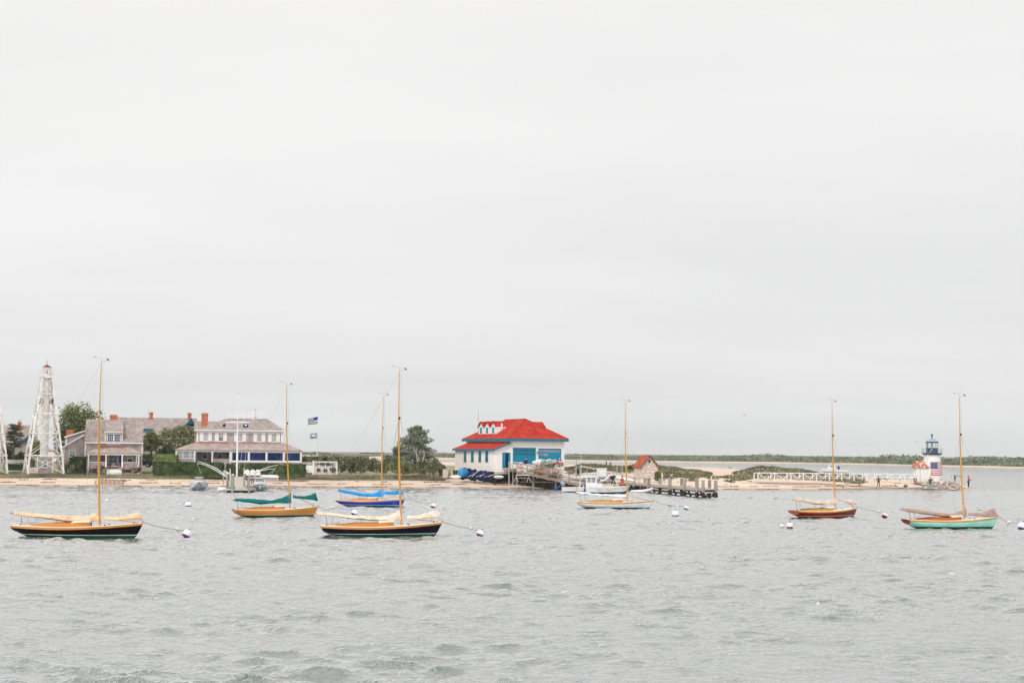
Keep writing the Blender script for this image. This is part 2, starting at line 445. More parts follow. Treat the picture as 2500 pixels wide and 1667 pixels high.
# sand and turf material, mixed by the painted-in extent of the turf
def landmat(name, sand1, sand2, g1, g2, line=True):
    m = bpy.data.materials.new(name); m.use_nodes = True
    n, l = m.node_tree.nodes, m.node_tree.links
    b = n['Principled BSDF']; b.inputs['Roughness'].default_value = 0.9; b.inputs['Specular IOR Level'].default_value = 0.15
    t = n.new('ShaderNodeTexCoord')
    def nz(scale, stretch=(1, 1, 1), det=5):
        mp_ = n.new('ShaderNodeMapping'); mp_.inputs['Scale'].default_value = stretch; l.new(t.outputs['Object'], mp_.inputs[0])
        k = n.new('ShaderNodeTexNoise'); k.inputs['Scale'].default_value = scale; k.inputs['Detail'].default_value = det
        l.new(mp_.outputs[0], k.inputs['Vector']); return k.outputs[0]
    def mx_(f, a, b_, lo=0.35, hi=0.65):
        r_ = n.new('ShaderNodeMapRange'); r_.inputs['From Min'].default_value = lo; r_.inputs['From Max'].default_value = hi
        l.new(f, r_.inputs['Value'])
        k = n.new('ShaderNodeMix'); k.data_type = 'RGBA'
        for s_, v in (('A', a), ('B', b_)):
            if isinstance(v, tuple): k.inputs[s_].default_value = (*v, 1)
            else: l.new(v, k.inputs[s_])
        l.new(r_.outputs[0], k.inputs['Factor']); return k.outputs['Result']
    sand = mx_(nz(0.5, (0.25, 1, 1)), sand1, sand2)
    if line:                                             # seaweed-stained tide marks
        sand = mx_(nz(1.3, (0.12, 2.2, 1), 6), sand, tuple(c * 0.62 for c in sand1), 0.60, 0.72)
    turf = mx_(nz(0.35, (0.5, 1, 1)), g1, g2)
    at_ = n.new('ShaderNodeAttribute'); at_.attribute_name = 'grass'
    ad_ = n.new('ShaderNodeMath'); ad_.operation = 'ADD'; l.new(at_.outputs['Fac'], ad_.inputs[0])
    l.new(nz(2.5), ad_.inputs[1])
    res = mx_(ad_.outputs[0], sand, turf, 0.85, 1.05)
    sz = n.new('ShaderNodeSeparateXYZ'); l.new(t.outputs['Object'], sz.inputs[0])      # sand wetted by the last waves
    wz = n.new('ShaderNodeMapRange'); wz.inputs['From Min'].default_value = 0.30; wz.inputs['From Max'].default_value = 0.10
    wz.inputs['To Min'].default_value = 1.0; wz.inputs['To Max'].default_value = 0.66
    l.new(sz.outputs[2], wz.inputs['Value'])
    ws = n.new('ShaderNodeVectorMath'); ws.operation = 'SCALE'; l.new(res, ws.inputs[0]); l.new(wz.outputs[0], ws.inputs['Scale']); res = ws.outputs[0]
    l.new(res, b.inputs['Base Color'])
    bp = n.new('ShaderNodeBump'); bp.inputs['Strength'].default_value = 0.4; bp.inputs['Distance'].default_value = 0.1
    l.new(nz(3.0), bp.inputs['Height']); l.new(bp.outputs[0], b.inputs['Normal'])
    return m

M['land'] = landmat('sand_and_turf', (0.60, 0.46, 0.36), (0.74, 0.61, 0.50), (0.22, 0.20, 0.12), (0.34, 0.31, 0.20))
xs = np.concatenate([np.arange(-260, -90, 8), np.arange(-90, 90, 1.0), np.arange(90, 140, 5)])
ys = np.concatenate([np.arange(180, 196, 2), np.arange(196, 262, 0.8), np.arange(262, 720, 9)])
beach = grid_object('ground', xs, ys, ground, M['land'], grassy)
tag(beach, kind='structure')

# seabed, one sheet to the horizon
M['seabed'] = mat('seabed_sand', (0.2, 0.19, 0.15), 0.9, 0.2, 0.2)
sb = MB(); sb.add([(-20000, -4000, -4.2), (20000, -4000, -4.2), (20000, 30000, -4.2), (-20000, 30000, -4.2)], [(0, 1, 2, 3)])
tag(sb.build('seabed', M['seabed']), kind='structure')

# far shore: dunes on the left, wooded on the right
FSP = [-900, 300, 740, 1100, 1400, 1500, 2000, 2240, 2450, 3400]
FSD = [1150, 1120, 1080, 1020, 970, 925, 900, 785, 690, 560]
def Yfar(p): return interp(p, FSP, FSD)
def farground(x, y):
    p = pxc(x, y); d = y - Yfar(p)
    z = interp(d, [-20, 0, 25, 70, 140, 300, 700], [-1, 0, 0.9, 1.6, 2.6, 4.3, 4.6])
    z += 0.9 * noise.noise(Vector((x * .006, y * .006, 5))) * min(1, max(0, d / 150))
    if d > 760: z = -1
    return z
def fargrass(x, y):
    p = pxc(x, y); d = y - Yfar(p)
    lim = interp(p, [700, 1100, 1400, 2450], [110, 60, 22, 10])
    return max(0., min(1., (d - lim) / 30 + 0.8 * noise.noise(Vector((x * .03, y * .03, 1)))))
M['farland'] = landmat('far_sand_and_turf', (0.55, 0.42, 0.34), (0.72, 0.60, 0.50), (0.17, 0.18, 0.11), (0.28, 0.27, 0.18), line=False)
xs = np.arange(-700, 640, 7.0); ys = np.arange(520, 1960, 9.0)
tag(grid_object('far_shore', xs, ys, farground, M['farland'], fargrass), kind='structure')

# ------------------------------------------------------------------ water
WB1 = 0.21
WRAMP = ((0.35, 0.20), (0.54, 0.44), (0.67, 0.79), (0.84, 0.88), (0.94, 0.93))
def wave_field(X, Y):
    """sum of many short-crested, sharp-topped wave trains; energy bunched into gust patches"""
    rw = np.random.default_rng(9)
    Z = np.zeros_like(X); DX = np.zeros_like(X); DY = np.zeros_like(X)
    n = 76
    lam = np.exp(np.linspace(math.log(0.6), math.log(5.0), n))
    wx = 1.5 * np.sin(X * .11 + Y * .05) + 1.1 * np.sin(Y * .13 - X * .07 + 2)
    for L in lam:
        th = R(262) + rw.normal(0, 0.50)
        k = 2 * math.pi / L
        A = WA * (L ** 0.2 if L < 2.6 else 2.6 ** .2 * (2.6 / L) ** 1.35)
        ph = rw.uniform(0, 2 * math.pi)
        kx, ky = k * math.cos(th), k * math.sin(th)
        arg = kx * X + ky * Y + ph + wx * rw.uniform(-.6, .6)
        s_, c_ = np.sin(arg), np.cos(arg)
        q = rw.uniform(0, 6.28, 2)
        grp = 0.65 + 0.55 * np.sin(X * .9 / L + q[0]) * np.sin(Y * .6 / L + q[1])
        fade = np.clip((L * 420 - Y) / (L * 200), 0, 1) * grp
        Z += A * (np.exp(1.5 * (s_ - 1)) - .42) * 1.55 * fade; DX += A * c_ * math.cos(th) * fade * .8; DY += A * c_ * math.sin(th) * fade * .8
    gust = np.full_like(X, 0.92)
    for q in range(14):
        Lg = math.exp(rw.uniform(math.log(5), math.log(45))); tg = rw.uniform(0, 6.28); p_ = rw.uniform(0, 6.28)
        gust += 0.075 * np.sin(2 * math.pi / Lg * (X * math.cos(tg) * .6 + Y * math.sin(tg)) + p_)
    gust = np.clip(gust, 0.3, 1.6)
    return Z * gust, DX * gust, DY * gust
WA = 0.0155
xs = np.concatenate([-np.geomspace(20000, 110, 12), np.arange(-95, 95.01, 0.2), np.geomspace(110, 20000, 12)])
ys = [12.0]
while ys[-1] < 232: ys.append(ys[-1] + max(0.10, 0.0021 * ys[-1]))
ys = np.concatenate([[-4000, -500, -60, 0, 8], np.array(ys), np.geomspace(240, 30000, 30)])
X, Y = np.meshgrid(xs, ys)
amp = np.clip((100 - np.abs(X)) / 8, 0, 1) * np.clip((232 - Y) / 25, 0, 1) * np.clip((Y - 8) / 5, 0, 1)
Zw, DX, DY = wave_field(X, Y)
co = np.stack([X + DX * amp, Y + DY * amp, Zw * amp], -1)

mw = bpy.data.materials.new('harbour_water'); mw.use_nodes = True
n, l = mw.node_tree.nodes, mw.node_tree.links
n.remove(n['Principled BSDF'])
wout = n['Material Output']
t = n.new('ShaderNodeTexCoord')
def wnoise(scale, stretch, det=4, rough=0.55):
    m1 = n.new('ShaderNodeMapping'); m1.inputs['Scale'].default_value = stretch; m1.inputs['Rotation'].default_value = (0, 0, 0.15)
    l.new(t.outputs['Object'], m1.inputs[0])
    k = n.new('ShaderNodeTexNoise'); k.inputs['Scale'].default_value = scale; k.inputs['Detail'].default_value = det; k.inputs['Roughness'].default_value = rough
    l.new(m1.outputs[0], k.inputs['Vector']); return k.outputs[0]
bp = n.new('ShaderNodeBump'); bp.inputs['Strength'].default_value = 1.0; bp.inputs['Distance'].default_value = WB1
l.new(wnoise(1.3, (0.7, 1.5, 1), 6, 0.62), bp.inputs['Height'])
body = n.new('ShaderNodeBsdfDiffuse')
mxw = n.new('ShaderNodeMix'); mxw.data_type = 'RGBA'
mxw.inputs['A'].default_value = (0.075, 0.115, 0.105, 1); mxw.inputs['B'].default_value = (0.15, 0.185, 0.175, 1)
l.new(wnoise(0.05, (1, 1, 1), 3), mxw.inputs['Factor'])
# thin broken flecks of foam
fa = n.new('ShaderNodeMapRange'); fa.inputs['From Min'].default_value = 0.66; fa.inputs['From Max'].default_value = 0.69
l.new(wnoise(2.2, (0.8, 1.2, 1), 5, 0.6), fa.inputs['Value'])
fb = n.new('ShaderNodeMapRange'); fb.inputs['From Min'].default_value = 0.56; fb.inputs['From Max'].default_value = 0.62
l.new(wnoise(0.07, (0.5, 1, 1), 2), fb.inputs['Value'])
fm = n.new('ShaderNodeMath'); fm.operation = 'MULTIPLY'; l.new(fa.outputs[0], fm.inputs[0]); l.new(fb.outputs[0], fm.inputs[1])
l.new(mxw.outputs['Result'], body.inputs['Color']); l.new(bp.outputs[0], body.inputs['Normal'])
gl = n.new('ShaderNodeBsdfGlossy'); gl.inputs['Roughness'].default_value = 0.07; gl.inputs['Color'].default_value = (0.935, 0.93, 0.93, 1)
l.new(bp.outputs[0], gl.inputs['Normal'])
lw = n.new('ShaderNodeLayerWeight'); lw.inputs['Blend'].default_value = 0.5; l.new(bp.outputs[0], lw.inputs['Normal'])
wr_ = n.new('ShaderNodeValToRGB'); l.new(lw.outputs['Facing'], wr_.inputs[0])   # 1 = grazing, 0 = facing
e0 = wr_.color_ramp.elements
e0[0].position = 0.0; e0[0].color = (0.05, 0.05, 0.05, 1)
e0[1].position = 1.0; e0[1].color = (0.97, 0.97, 0.97, 1)
for p_, c_ in WRAMP:
    k = e0.new(p_); k.color = (c_, c_, c_, 1)
ms = n.new('ShaderNodeMixShader'); l.new(wr_.outputs[0], ms.inputs[0]); l.new(body.outputs[0], ms.inputs[1]); l.new(gl.outputs[0], ms.inputs[2])
foam = n.new('ShaderNodeBsdfDiffuse'); foam.inputs['Color'].default_value = (0.75, 0.77, 0.77, 1)
ms2 = n.new('ShaderNodeMixShader'); l.new(fm.outputs[0], ms2.inputs[0]); l.new(ms.outputs[0], ms2.inputs[1]); l.new(foam.outputs[0], ms2.inputs[2])
l.new(ms2.outputs[0], wout.inputs[0])
M['water'] = mw
tag(grid_from_array('water', co, mw), kind='structure')

# ================================================================== sailing boats
M['varnish'] = mat('varnished_wood', (0.52, 0.20, 0.035), 0.28, 0, 2.2, col2=(0.66, 0.29, 0.07), stretch=(0.3, 2, 6), spec=0.3)
M['varnishred'] = mat('red_varnished_wood', (0.40, 0.10, 0.018), 0.28, 0, 2.2, col2=(0.50, 0.15, 0.035), stretch=(0.3, 2, 6), spec=0.3)
M['spar'] = mat('varnished_spar', (0.50, 0.25, 0.035), 0.3, 0, 0.6, col2=(0.62, 0.34, 0.08), stretch=(3, 3, 0.3))
M['sparbrown'] = mat('brown_spar', (0.42, 0.17, 0.06), 0.35, 0, 0.6, col2=(0.55, 0.27, 0.12))
M['deckcream'] = mat('cream_deck', (0.78, 0.70, 0.60), 0.6, 0.06, 3)
M['bottomgreen'] = mat('green_bottom_paint', (0.0, 0.10, 0.06), 0.5, 0.2, 3)
M['bottomblack'] = mat('dark_bottom_paint', (0.01, 0.01, 0.012), 0.5, 0.2, 3)
M['bottomred'] = mat('red_bottom_paint', (0.22, 0.02, 0.02), 0.5, 0.2, 3)
M['bootwhite'] = mat('white_boot_stripe', (0.78, 0.80, 0.78), 0.4, 0.05, 3)
M['bronze'] = mat('dark_bronze', (0.06, 0.05, 0.05), 0.4, 0.2, 5, metal=0.5)

def paint(name, c, r_=0.22, sp=0.4): return mat(name, c, r_, 0.10, 1.2, spec=sp)

def boat_shape(L):
    B = 0.145 * L
    def half(u):
        return B * (0.5 + 0.5 * math.sin(min(1, (u + 0.16) / 0.56) * math.pi / 2) ** 1.0) if u < 0.40 else B * max(0.012, math.cos(((u - 0.40) / 0.60) ** 1.35 * math.pi / 2)) ** 0.92
    def sheer(u):
        return L * (0.066 + 0.036 * max(0, (u - 0.38) / 0.62) ** 1.7 + 0.010 * max(0, (0.38 - u) / 0.38) ** 1.6)
    def keel(u):
        if u < 0.06: return L * (0.026 - 0.026 * u / 0.06)
        if u < 0.40: return -L * 0.045 * math.sin((u - 0.06) / 0.34 * math.pi / 2)
        if u < 0.88: return -L * 0.045
        if u < 0.955: return -L * 0.045 * (1 - ((u - 0.88) / 0.075) ** 1.5)
        return L * 0.096 * ((u - 0.955) / 0.045) ** 1.25
    return half, sheer, keel

def sail_loft(L, top, bot, wid, seed, foldamp=0.05, nseg=60, ys=0.0):
    """bundled sail: outline given as (u, v) pairs in hull lengths"""
    u0, u1 = top[0][0], top[-1][0]
    rings = []
    for i in range(nseg + 1):
        t = i / nseg
        u = u0 + (u1 - u0) * t
        zt = interp(u, [a for a, _ in top], [b for _, b in top]) * L
        ub = bot[0][0] + (bot[-1][0] - bot[0][0]) * t
        zb = interp(ub, [a for a, _ in bot], [b for _, b in bot]) * L
        h = zt - zb
        w = wid * L * (0.55 + 0.45 * math.sin(math.pi * min(1, max(0, t * 0.9 + 0.08)))) * min(1, 0.5 + 6 * min(t, 1 - t))
        ring = []
        n = 16
        for k in range(n):
            a = 2 * math.pi * k / n
            ca, sa = math.cos(a), math.sin(a)
            fx = (ub + (u - ub) * (sa + 1) / 2) * L
            f = 1 + foldamp * 9 * noise.noise(Vector((u * 26 + seed, ca * 0.8 + (sa * 1.6), seed + u * 3)))
            ww = w * (0.55 + 0.45 * (1 - (sa + 1) / 2)) if sa > 0 else w
            ring.append((fx, ys + ca * ww * f, zb + h * (0.5 + 0.5 * sa) + L * foldamp * 0.10 * noise.noise(Vector((u * 22, a, seed)))))
        rings.append(ring)
    return MB().loft(rings)

def sailboat(px0, px1, wly, heading, masttop, hullmat, strake, transom, bottom, cover, main, jib, label, coam='varnish',
             spreader=0.60, mast_u=0.665, mastmat='spar', jibmat=None, canvas='folded', sparred=False, lean=None):
    """px0, px1: photo columns of stern and bow; wly: photo row of the waterline"""
    pc = (px0 + px1) / 2
    c = wat(pc, wly)
    s_ = FOC / c.y
    a = R(heading)
    wproj = (px1 - px0) / s_
    L = wproj / math.cos(a) * (1 - 0.17 * abs(math.sin(a)))
    root = thing('sailboat', label, 'sailboat', (0, 0, 0), a, 'open wooden sailing boats on their moorings')
    # place so that hull centre sits at c
    root.location = (c.x - math.cos(a) * L / 2 - 0.0, c.y - math.sin(a) * L / 2, 0.05)
    inv = Matrix.Rotation(-a, 3, 'Z')
    def loc(v): return inv @ (Vector(v) - root.location)
    half, sheer, keel = boat_shape(L)
    NU = 36
    us = [i / NU for i in range(NU + 1)]
    us = sorted(set(us + [0.02, 0.04, 0.96, 0.985]))
    def section_pt(u, z):
        s1, k = sheer(u), keel(u)
        t_ = min(1, max(0, (s1 - z) / max(1e-4, s1 - k)))
        y = half(u) * max(0.0, 1 - t_ ** 2.3) ** 0.62
        if u > 0.6: y *= 1 - 0.5 * ((u - 0.6) / 0.4) * t_
        y *= 1 - 0.04 * (1 - t_)
        x = u * L
        if u < 0.12: x += (s1 - z) * 0.55 * (1 - u / 0.12)      # raked transom
        if u > 0.9: x -= max(0, (s1 - z)) * 0.10 * (u - 0.9) / 0.1
        return x, y, z
    zs_, b1, b2 = 0.0155 * L, 0.0150 * L, 0.0100 * L
    def bands(u):
        s1, k = sheer(u), keel(u)
        top = [s1, s1 - zs_ / 2, s1 - zs_]
        b1v = max(k, min(b1, s1 - zs_)); b2v = max(k, min(b2, s1 - zs_))
        side = [s1 - zs_ + (b1v - s1 + zs_) * i / 5 for i in range(6)]
        boot = [b1v, b2v]
        bott = [b2v + (k - b2v) * i / 4 for i in range(5)]
        return top, side, boot, bott
    parts = [('sheer_strake', M[strake], 0, 1.012), ('hull', hullmat, 1, 1.0), ('boot_stripe', M['bootwhite'], 2, 1.0), ('bottom_paint', M[bottom], 3, 1.0)]
    for nm, mt, bi, off in parts:
        mb = MB()
        for sg in (1, -1):
            rings = []
            for u in us:
                rings.append([(p[0], sg * p[1] * off, p[2]) for p in [section_pt(u, z) for z in bands(u)[bi]]])
            mb.loft(rings, cap=False, closed=False)
        mb.build(nm, mt, root, smooth=True)
    # transom
    tv = []
    zs = np.linspace(sheer(0), keel(0), 9)
    P = [section_pt(0, z) for z in zs]
    ring = [(p[0] - 0.01, p[1], p[2]) for p in P] + [(p[0] - 0.01, -p[1], p[2]) for p in P[::-1]]
    MB().add(ring, [tuple(range(len(ring)))]).build('transom', M[transom], root)
    # deck with an open cockpit
    c0, c1 = 0.13, 0.60
    def ck(u): return 0.62 * half(u) * max(0.0, 1 - abs((u - 0.36) / 0.24) ** 5) ** 0.5 if c0 < u < c1 else 0.0
    d = MB()
    for sg in (1, -1):
        rings = []
        for u in us:
            h, z = half(u) * 0.965, sheer(u) + 0.004
            x = u * L
            rings.append([(x, sg * h, z), (x, sg * (h + ck(u)) / 2, z + 0.02 * L / 8), (x, sg * ck(u), z + 0.035 * L / 8)])
        d.loft(rings, cap=False, closed=False)
    d.build('deck', M['deckcream'], root)
    # coaming
    cu = [c0 + 0.001 + (c1 - c0 - 0.002) * i / 30 for i in range(31)]
    co_ = MB()
    for sg in (1, -1):
        rings = []
        for u in cu:
            w = ck(u) + 0.01
            zt = sheer(u) + L * (0.012 + 0.020 * min(1, max(0, (u - 0.14) / 0.16)))
            if u > 0.5: zt += L * 0.004
            zb = sheer(u) - 0.25
            rings.append([(u * L, sg * w, zb), (u * L, sg * w, zt), (u * L, sg * (w - 0.025), zt), (u * L, sg * (w - 0.025), zb)])
        co_.loft(rings)
    co_.build('coaming', M[coam], root)
    cuddy = MB()
    rings = []
    for i in range(9):
        u = 0.47 + 0.13 * i / 8
        w = ck(min(u, 0.598)) + 0.0
        w = max(w, 0.10 * L * 0.5)
        zt = sheer(u) + L * 0.036
        rings.append([(u * L, y * w, zt + 0.012 * L * (1 - y * y)) for y in (-1, -.6, -.2, .2, .6, 1)] + [(u * L, y * w, zt - 0.02) for y in (1, -1)])
    cuddy.loft(rings); cuddy.build('cabin_top', M['deckcream'], root)
    MB().box(0.16 * L, 0.56 * L, -0.30, 0.30, 0.12, 0.16).build('cockpit_floor', M['varnishred'], root)
    # seats / hatch arch seen over the coaming
    tl = MB(); tl.bar((0.05 * L, 0, sheer(.05) + 0.03), (0.16 * L, 0.05, sheer(.16) + 0.22), 0.05); tl.build('tiller', M['varnish'], root)
    # cleats, blocks and low fittings
    f = MB()
    for u, y in ((0.07, 0.15), (0.05, -0.15), (0.93, 0.0), (0.72, 0.4), (0.72, -0.4), (0.3, 0.5), (0.3, -0.5)):
        y *= half(u)
        MB().box(u * L - .05, u * L + .05, y - .02, y + .02, sheer(u), sheer(u) + .09).build('cleat', M['bronze'], root)
    f.tube([(0.995 * L, 0, sheer(1) - .02), (1.0 * L, 0, sheer(1) + 0.16)], .018, 6)
    f.build('bow_fitting', M['bronze'], root)
    # mast
    mx0 = mast_u * L
    mastw = root.location + Matrix.Rotation(a, 3, 'Z') @ Vector((mx0, 0, 0))
    tp = loc(at(masttop[0], masttop[1], mastw.y))
    base = Vector((mx0, 0, sheer(mast_u) - 0.05))
    tp.y = max(-0.15, min(0.15, tp.y))
    H = tp.z - base.z
    def mpnt(f_): 
        p_ = base.lerp(tp, f_)
        p_.x += 0.10 * math.sin(math.pi * f_) * -1
        return p_
    r0 = 0.0088 * L
    MB().tube([mpnt(i / 10) for i in range(11)], [r0 * (1.0 if i < 5 else 1.0 - 0.115 * (i - 4)) for i in range(11)], 10).build('mast', M[mastmat], root, smooth=True)
    # masthead vane
    v = MB()
    v.tube([tp, tp + Vector((0, 0, 0.30))], .005, 5)
    v.tube([tp + Vector((-0.42, 0, 0.36)), tp + Vector((0.12, 0, 0.28))], .005, 5)
    v.tube([tp + Vector((0, 0, .03)), tp + Vector((0.40, 0, 0.20))], .007, 5)
    v.blob(tp + Vector((-0.44, 0, 0.37)), 0.032, 1, 4)
    v.add([tp + Vector(q) for q in ((0.28, 0.01, 0.28), (0.42, 0.01, 0.26), (0.52, 0.01, 0.12), (0.40, 0.01, 0.16))] + [tp + Vector(q) for q in ((0.28, -0.01, 0.28), (0.42, -0.01, 0.26), (0.52, -0.01, 0.12), (0.40, -0.01, 0.16))], [(0, 1, 2, 3), (7, 6, 5, 4), (0, 4, 5, 1), (1, 5, 6, 2), (2, 6, 7, 3), (3, 7, 4, 0)])
    v.build('wind_vane', M['dark'], root)
    # spreaders swept aft, hounds fitting
    sp = mpnt(0.355)
    for sg in (1, -1):
        MB().bar(sp, sp + Vector((-0.62, sg * 0.42, 0.10)), 0.05, 0.03).build('spreader', M['sparbrown'], root)
    hd = mpnt(0.70)
    MB().box(hd.x - .02, hd.x + r0 + .035, -.03, .03, hd.z - .09, hd.z + .07).build('mast_fitting', M['bronze'], root)
    # rigging
    wr = 0.006
    for sg in (1, -1):
        q = sp + Vector((-0.62, sg * 0.42, 0.10))
        u = mast_u - 0.03
        st = MB().tube([hd, q, (u * L, sg * half(u) * .95, sheer(u))], wr, 4)
        st.build('shroud', M['wire'], root)
    MB().tube([hd, (0.985 * L, 0, sheer(.985) + 0.03)], wr, 4).build('forestay', M['wire'], root)
    MB().tube([mpnt(.98) + Vector((r0 + .03, 0.02, 0)), mpnt(.06) + Vector((r0 + .09, 0.02, 0))], wr * .8, 4).build('halyard', M['rope'], root)
    # boom and bundled mainsail
    cm = cover
    mb_ = main['bot']
    MB().tube([tp, ((mb_[0][0] - 0.02) * L, 0, (mb_[0][1] + .02) * L)], wr * .65, 4).build('topping_lift', M['wire'], root)
    bpts = [(u * L, 0, v_ * L + 0.03) for u, v_ in ((mb_[0][0] - 0.03, mb_[0][1] + (0.010 if not sparred else -0.004)), (mast_u - 0.01, mb_[-1][1] + (0.012 if not sparred else -0.004)))]
    MB().tube(bpts, 0.045, 8).build('boom', M['sparbrown'] if not sparred else M['varnishred'], root, smooth=True)
    sail_loft(L, main['top'], main['bot'], 0.021, px0 % 17, main.get('fold', .035)).build(main.get('name', 'mainsail_cover'), cm, root, smooth=True)
    # sheets hanging from the boom
    for i, u in enumerate((0.045, 0.10, 0.33)):
        zt = interp(u, [p[0] for p in mb_], [p[1] for p in mb_]) * L + 0.03
        MB().tube([(u * L, 0, zt), (u * L + (0.10, 0.03, 0.0)[i], 0.06 * L * 0, sheer(u) + (0.02 if i < 2 else .12))], 0.013 if i else 0.02, 5).build('mainsheet', M['rope'], root)
    # jib
    if jib:
        jb = jib['bot']
        sail_loft(L, jib['top'], jib['bot'], 0.017, px1 % 13, .045).build('jib_cover', jibmat or cm, root, smooth=True)
        MB().tube([(jb[0][0] * L + .3, 0, (jb[0][1] + 0.006) * L), (0.965 * L, 0, sheer(.965) + .07)], 0.028, 6).build('jib_boom', M['sparbrown'], root)
    else:
        MB().tube([((mast_u + .03) * L, 0, .158 * L), (0.93 * L, 0, sheer(.93) + .04)], 0.03, 6).build('jib_boom', M['sparbrown'], root)
    bow = root.location + Matrix.Rotation(a, 3, 'Z') @ Vector((L, 0, sheer(1) + 0.06))
    return root, Vector(bow)

P_black = paint('black_gloss_hull', (0.004, 0.003, 0.005), .3, .08)
P_blackblue = paint('blue_black_gloss_hull', (0.004, 0.004, 0.016), .3, .08)
P_orange = mat('bright_varnished_hull', (0.56, 0.22, 0.03), 0.3, 0, 1.5, col2=(0.68, 0.30, 0.06), stretch=(0.25, 1, 5))
P_blue = paint('royal_blue_hull', (0.004, 0.04, 0.46), .35, .15)
P_white = paint('pale_blue_white_hull', (0.66, 0.74, 0.80))
P_maroon = paint('maroon_hull', (0.20, 0.007, 0.006), .3, .15)
P_mint = paint('mint_green_hull', (0.33, 0.78, 0.66))
C_tan = cloth('tan_sail_cover', (0.74, 0.54, 0.37))
C_cream = cloth('cream_sail_cover', (0.74, 0.66, 0.55))
C_green = cloth('teal_green_sail_cover', (0.003, 0.15, 0.145))
C_blue = cloth('bright_blue_sail_cover', (0.01, 0.28, 0.72))
C_white = cloth('white_furled_sail', (0.82, 0.82, 0.84))
C_taupe = cloth('taupe_sail_cover', (0.40, 0.28, 0.24))
C_pale = cloth('pale_tan_sail_cover', (0.72, 0.60, 0.50))

bows = {}
_, bows['a'] = sailboat(31, 351.5, 1309.5, -4, (247.5, 886), P_black, 'varnish', 'varnishred', 'bottomgreen', C_tan,
    dict(top=[(-.015, .184), (.1, .17), (.25, .16), (.43, .15), (.55, .15), (.62, .173), (.668, .195)], bot=[(-.01, .152), (.1, .138), (.25, .125), (.4, .103), (.5, .106), (.67, .1125)]),
    dict(top=[(.698, .147), (.8, .149), (.88, .163), (.955, .186), (.975, .187)], bot=[(.698, .122), (.8, .118), (.88, .125), (.96, .127), (.995, .120)]),
    'long black sailboat with tan sail covers, the boat nearest the left edge')
_, bows['b'] = sailboat(781, 1081, 1307, 10, (975, 908), P_blackblue, 'varnish', 'varnishred', 'bottomgreen', C_cream,
    dict(top=[(-.03, .193), (.093, .179), (.2, .162), (.34, .158), (.48, .148), (.55, .155), (.62, .186), (.665, .216)], bot=[(-.03, .160), (.16, .143), (.3, .123), (.41, .116), (.67, .1125)]),
    dict(top=[(.708, .155), (.8, .158), (.866, .179), (.95, .2), (.975, .187)], bot=[(.708, .123), (.8, .127), (.9, .134), (1.0, .128)]),
    'blue-black sailboat with cream sail covers, lying in front of the bright blue boat')
_, bows['c'] = sailboat(570, 777, 1259.5, 22, (699.5, 943), P_orange, 'varnish', 'varnishred', 'bottomgreen', C_green,
    dict(top=[(0.015, .2), (.2, .195), (.44, .176), (.557, .2), (.633, .233), (.672, .264)], bot=[(.015, .168), (.2, .148), (.3, .131), (.54, .143), (.68, .138)]),
    dict(top=[(.695, .233), (.824, .222), (.9, .238), (.957, .262), (.965, .262)], bot=[(.695, .205), (.824, .186), (.92, .179), (1.0, .165)]),
    'varnished orange wooden sailboat with dark green sail covers')
_, bows['d'] = sailboat(818, 993, 1235, -14, (937, 968), P_blue, 'varnish', 'varnish', 'bottomgreen', C_blue,
    dict(top=[(0.012, .225), (.2, .2), (.38, .17), (.53, .168), (.61, .2), (.665, .249), (.675, .249)], bot=[(.02, .185), (.2, .154), (.38, .127), (.52, .124), (.685, .124)]),
    dict(top=[(.69, .197), (.82, .2), (.9, .225), (.955, .225)], bot=[(.69, .162), (.82, .158), (.985, .162)]),
    'royal blue sailboat with bright blue sail covers')
_, bows['e'] = sailboat(1407.5, 1595.5, 1240.5, -5, (1527, 983), P_white, 'varnish', 'varnish', 'bottomblack', C_white,
    dict(name='furled_mainsail', fold=.05, top=[(-.01, .204), (.085, .2), (.14, .196), (.2, .18), (.26, .186), (.315, .172), (.38, .18), (.45, .166), (.52, .176), (.57, .166), (.64, .174)], bot=[(-.01, .192), (.07, .165), (.12, .178), (.2, .16), (.4, .146), (.64, .134)]), None,
    'pale blue-white sailboat with a loosely furled white mainsail', coam='spar', sparred=True)
_, bows['f'] = sailboat(1919, 2113, 1262, 30, (2031, 984), P_maroon, 'spar', 'varnishred', 'bottomred', C_pale,
    dict(top=[(0.012, .235), (.15, .219), (.31, .2), (.51, .188), (.6, .21), (.67, .243)], bot=[(.015, .188), (.15, .174), (.31, .146), (.47, .136), (.688, .144)]),
    dict(top=[(.7, .217), (.84, .194), (.975, .19)], bot=[(.7, .2), (.84, .162), (.94, .136), (.997, .138)]),
    'dark red sailboat with pale tan sail covers and varnished transom', coam='spar', mast_u=0.655)
_, bows['g'] = sailboat(2201, 2447, 1288, 10, (2342.5, 971), P_mint, 'spar', 'bottomred', 'bottomgreen', C_taupe,
    dict(top=[(-.026, .188), (.07, .184), (.22, .162), (.365, .14), (.51, .136), (.6, .162), (.66, .188)], bot=[(-.02, .162), (.03, .15), (.22, .125), (.4, .103), (.66, .1)]),
    dict(top=[(.68, .144), (.81, .144), (.88, .162), (.957, .188), (.963, .188)], bot=[(.68, .118), (.84, .103), (1.0, .1)]),
    'mint green sailboat with taupe brown sail covers', coam='varnishred', mast_u=0.637)

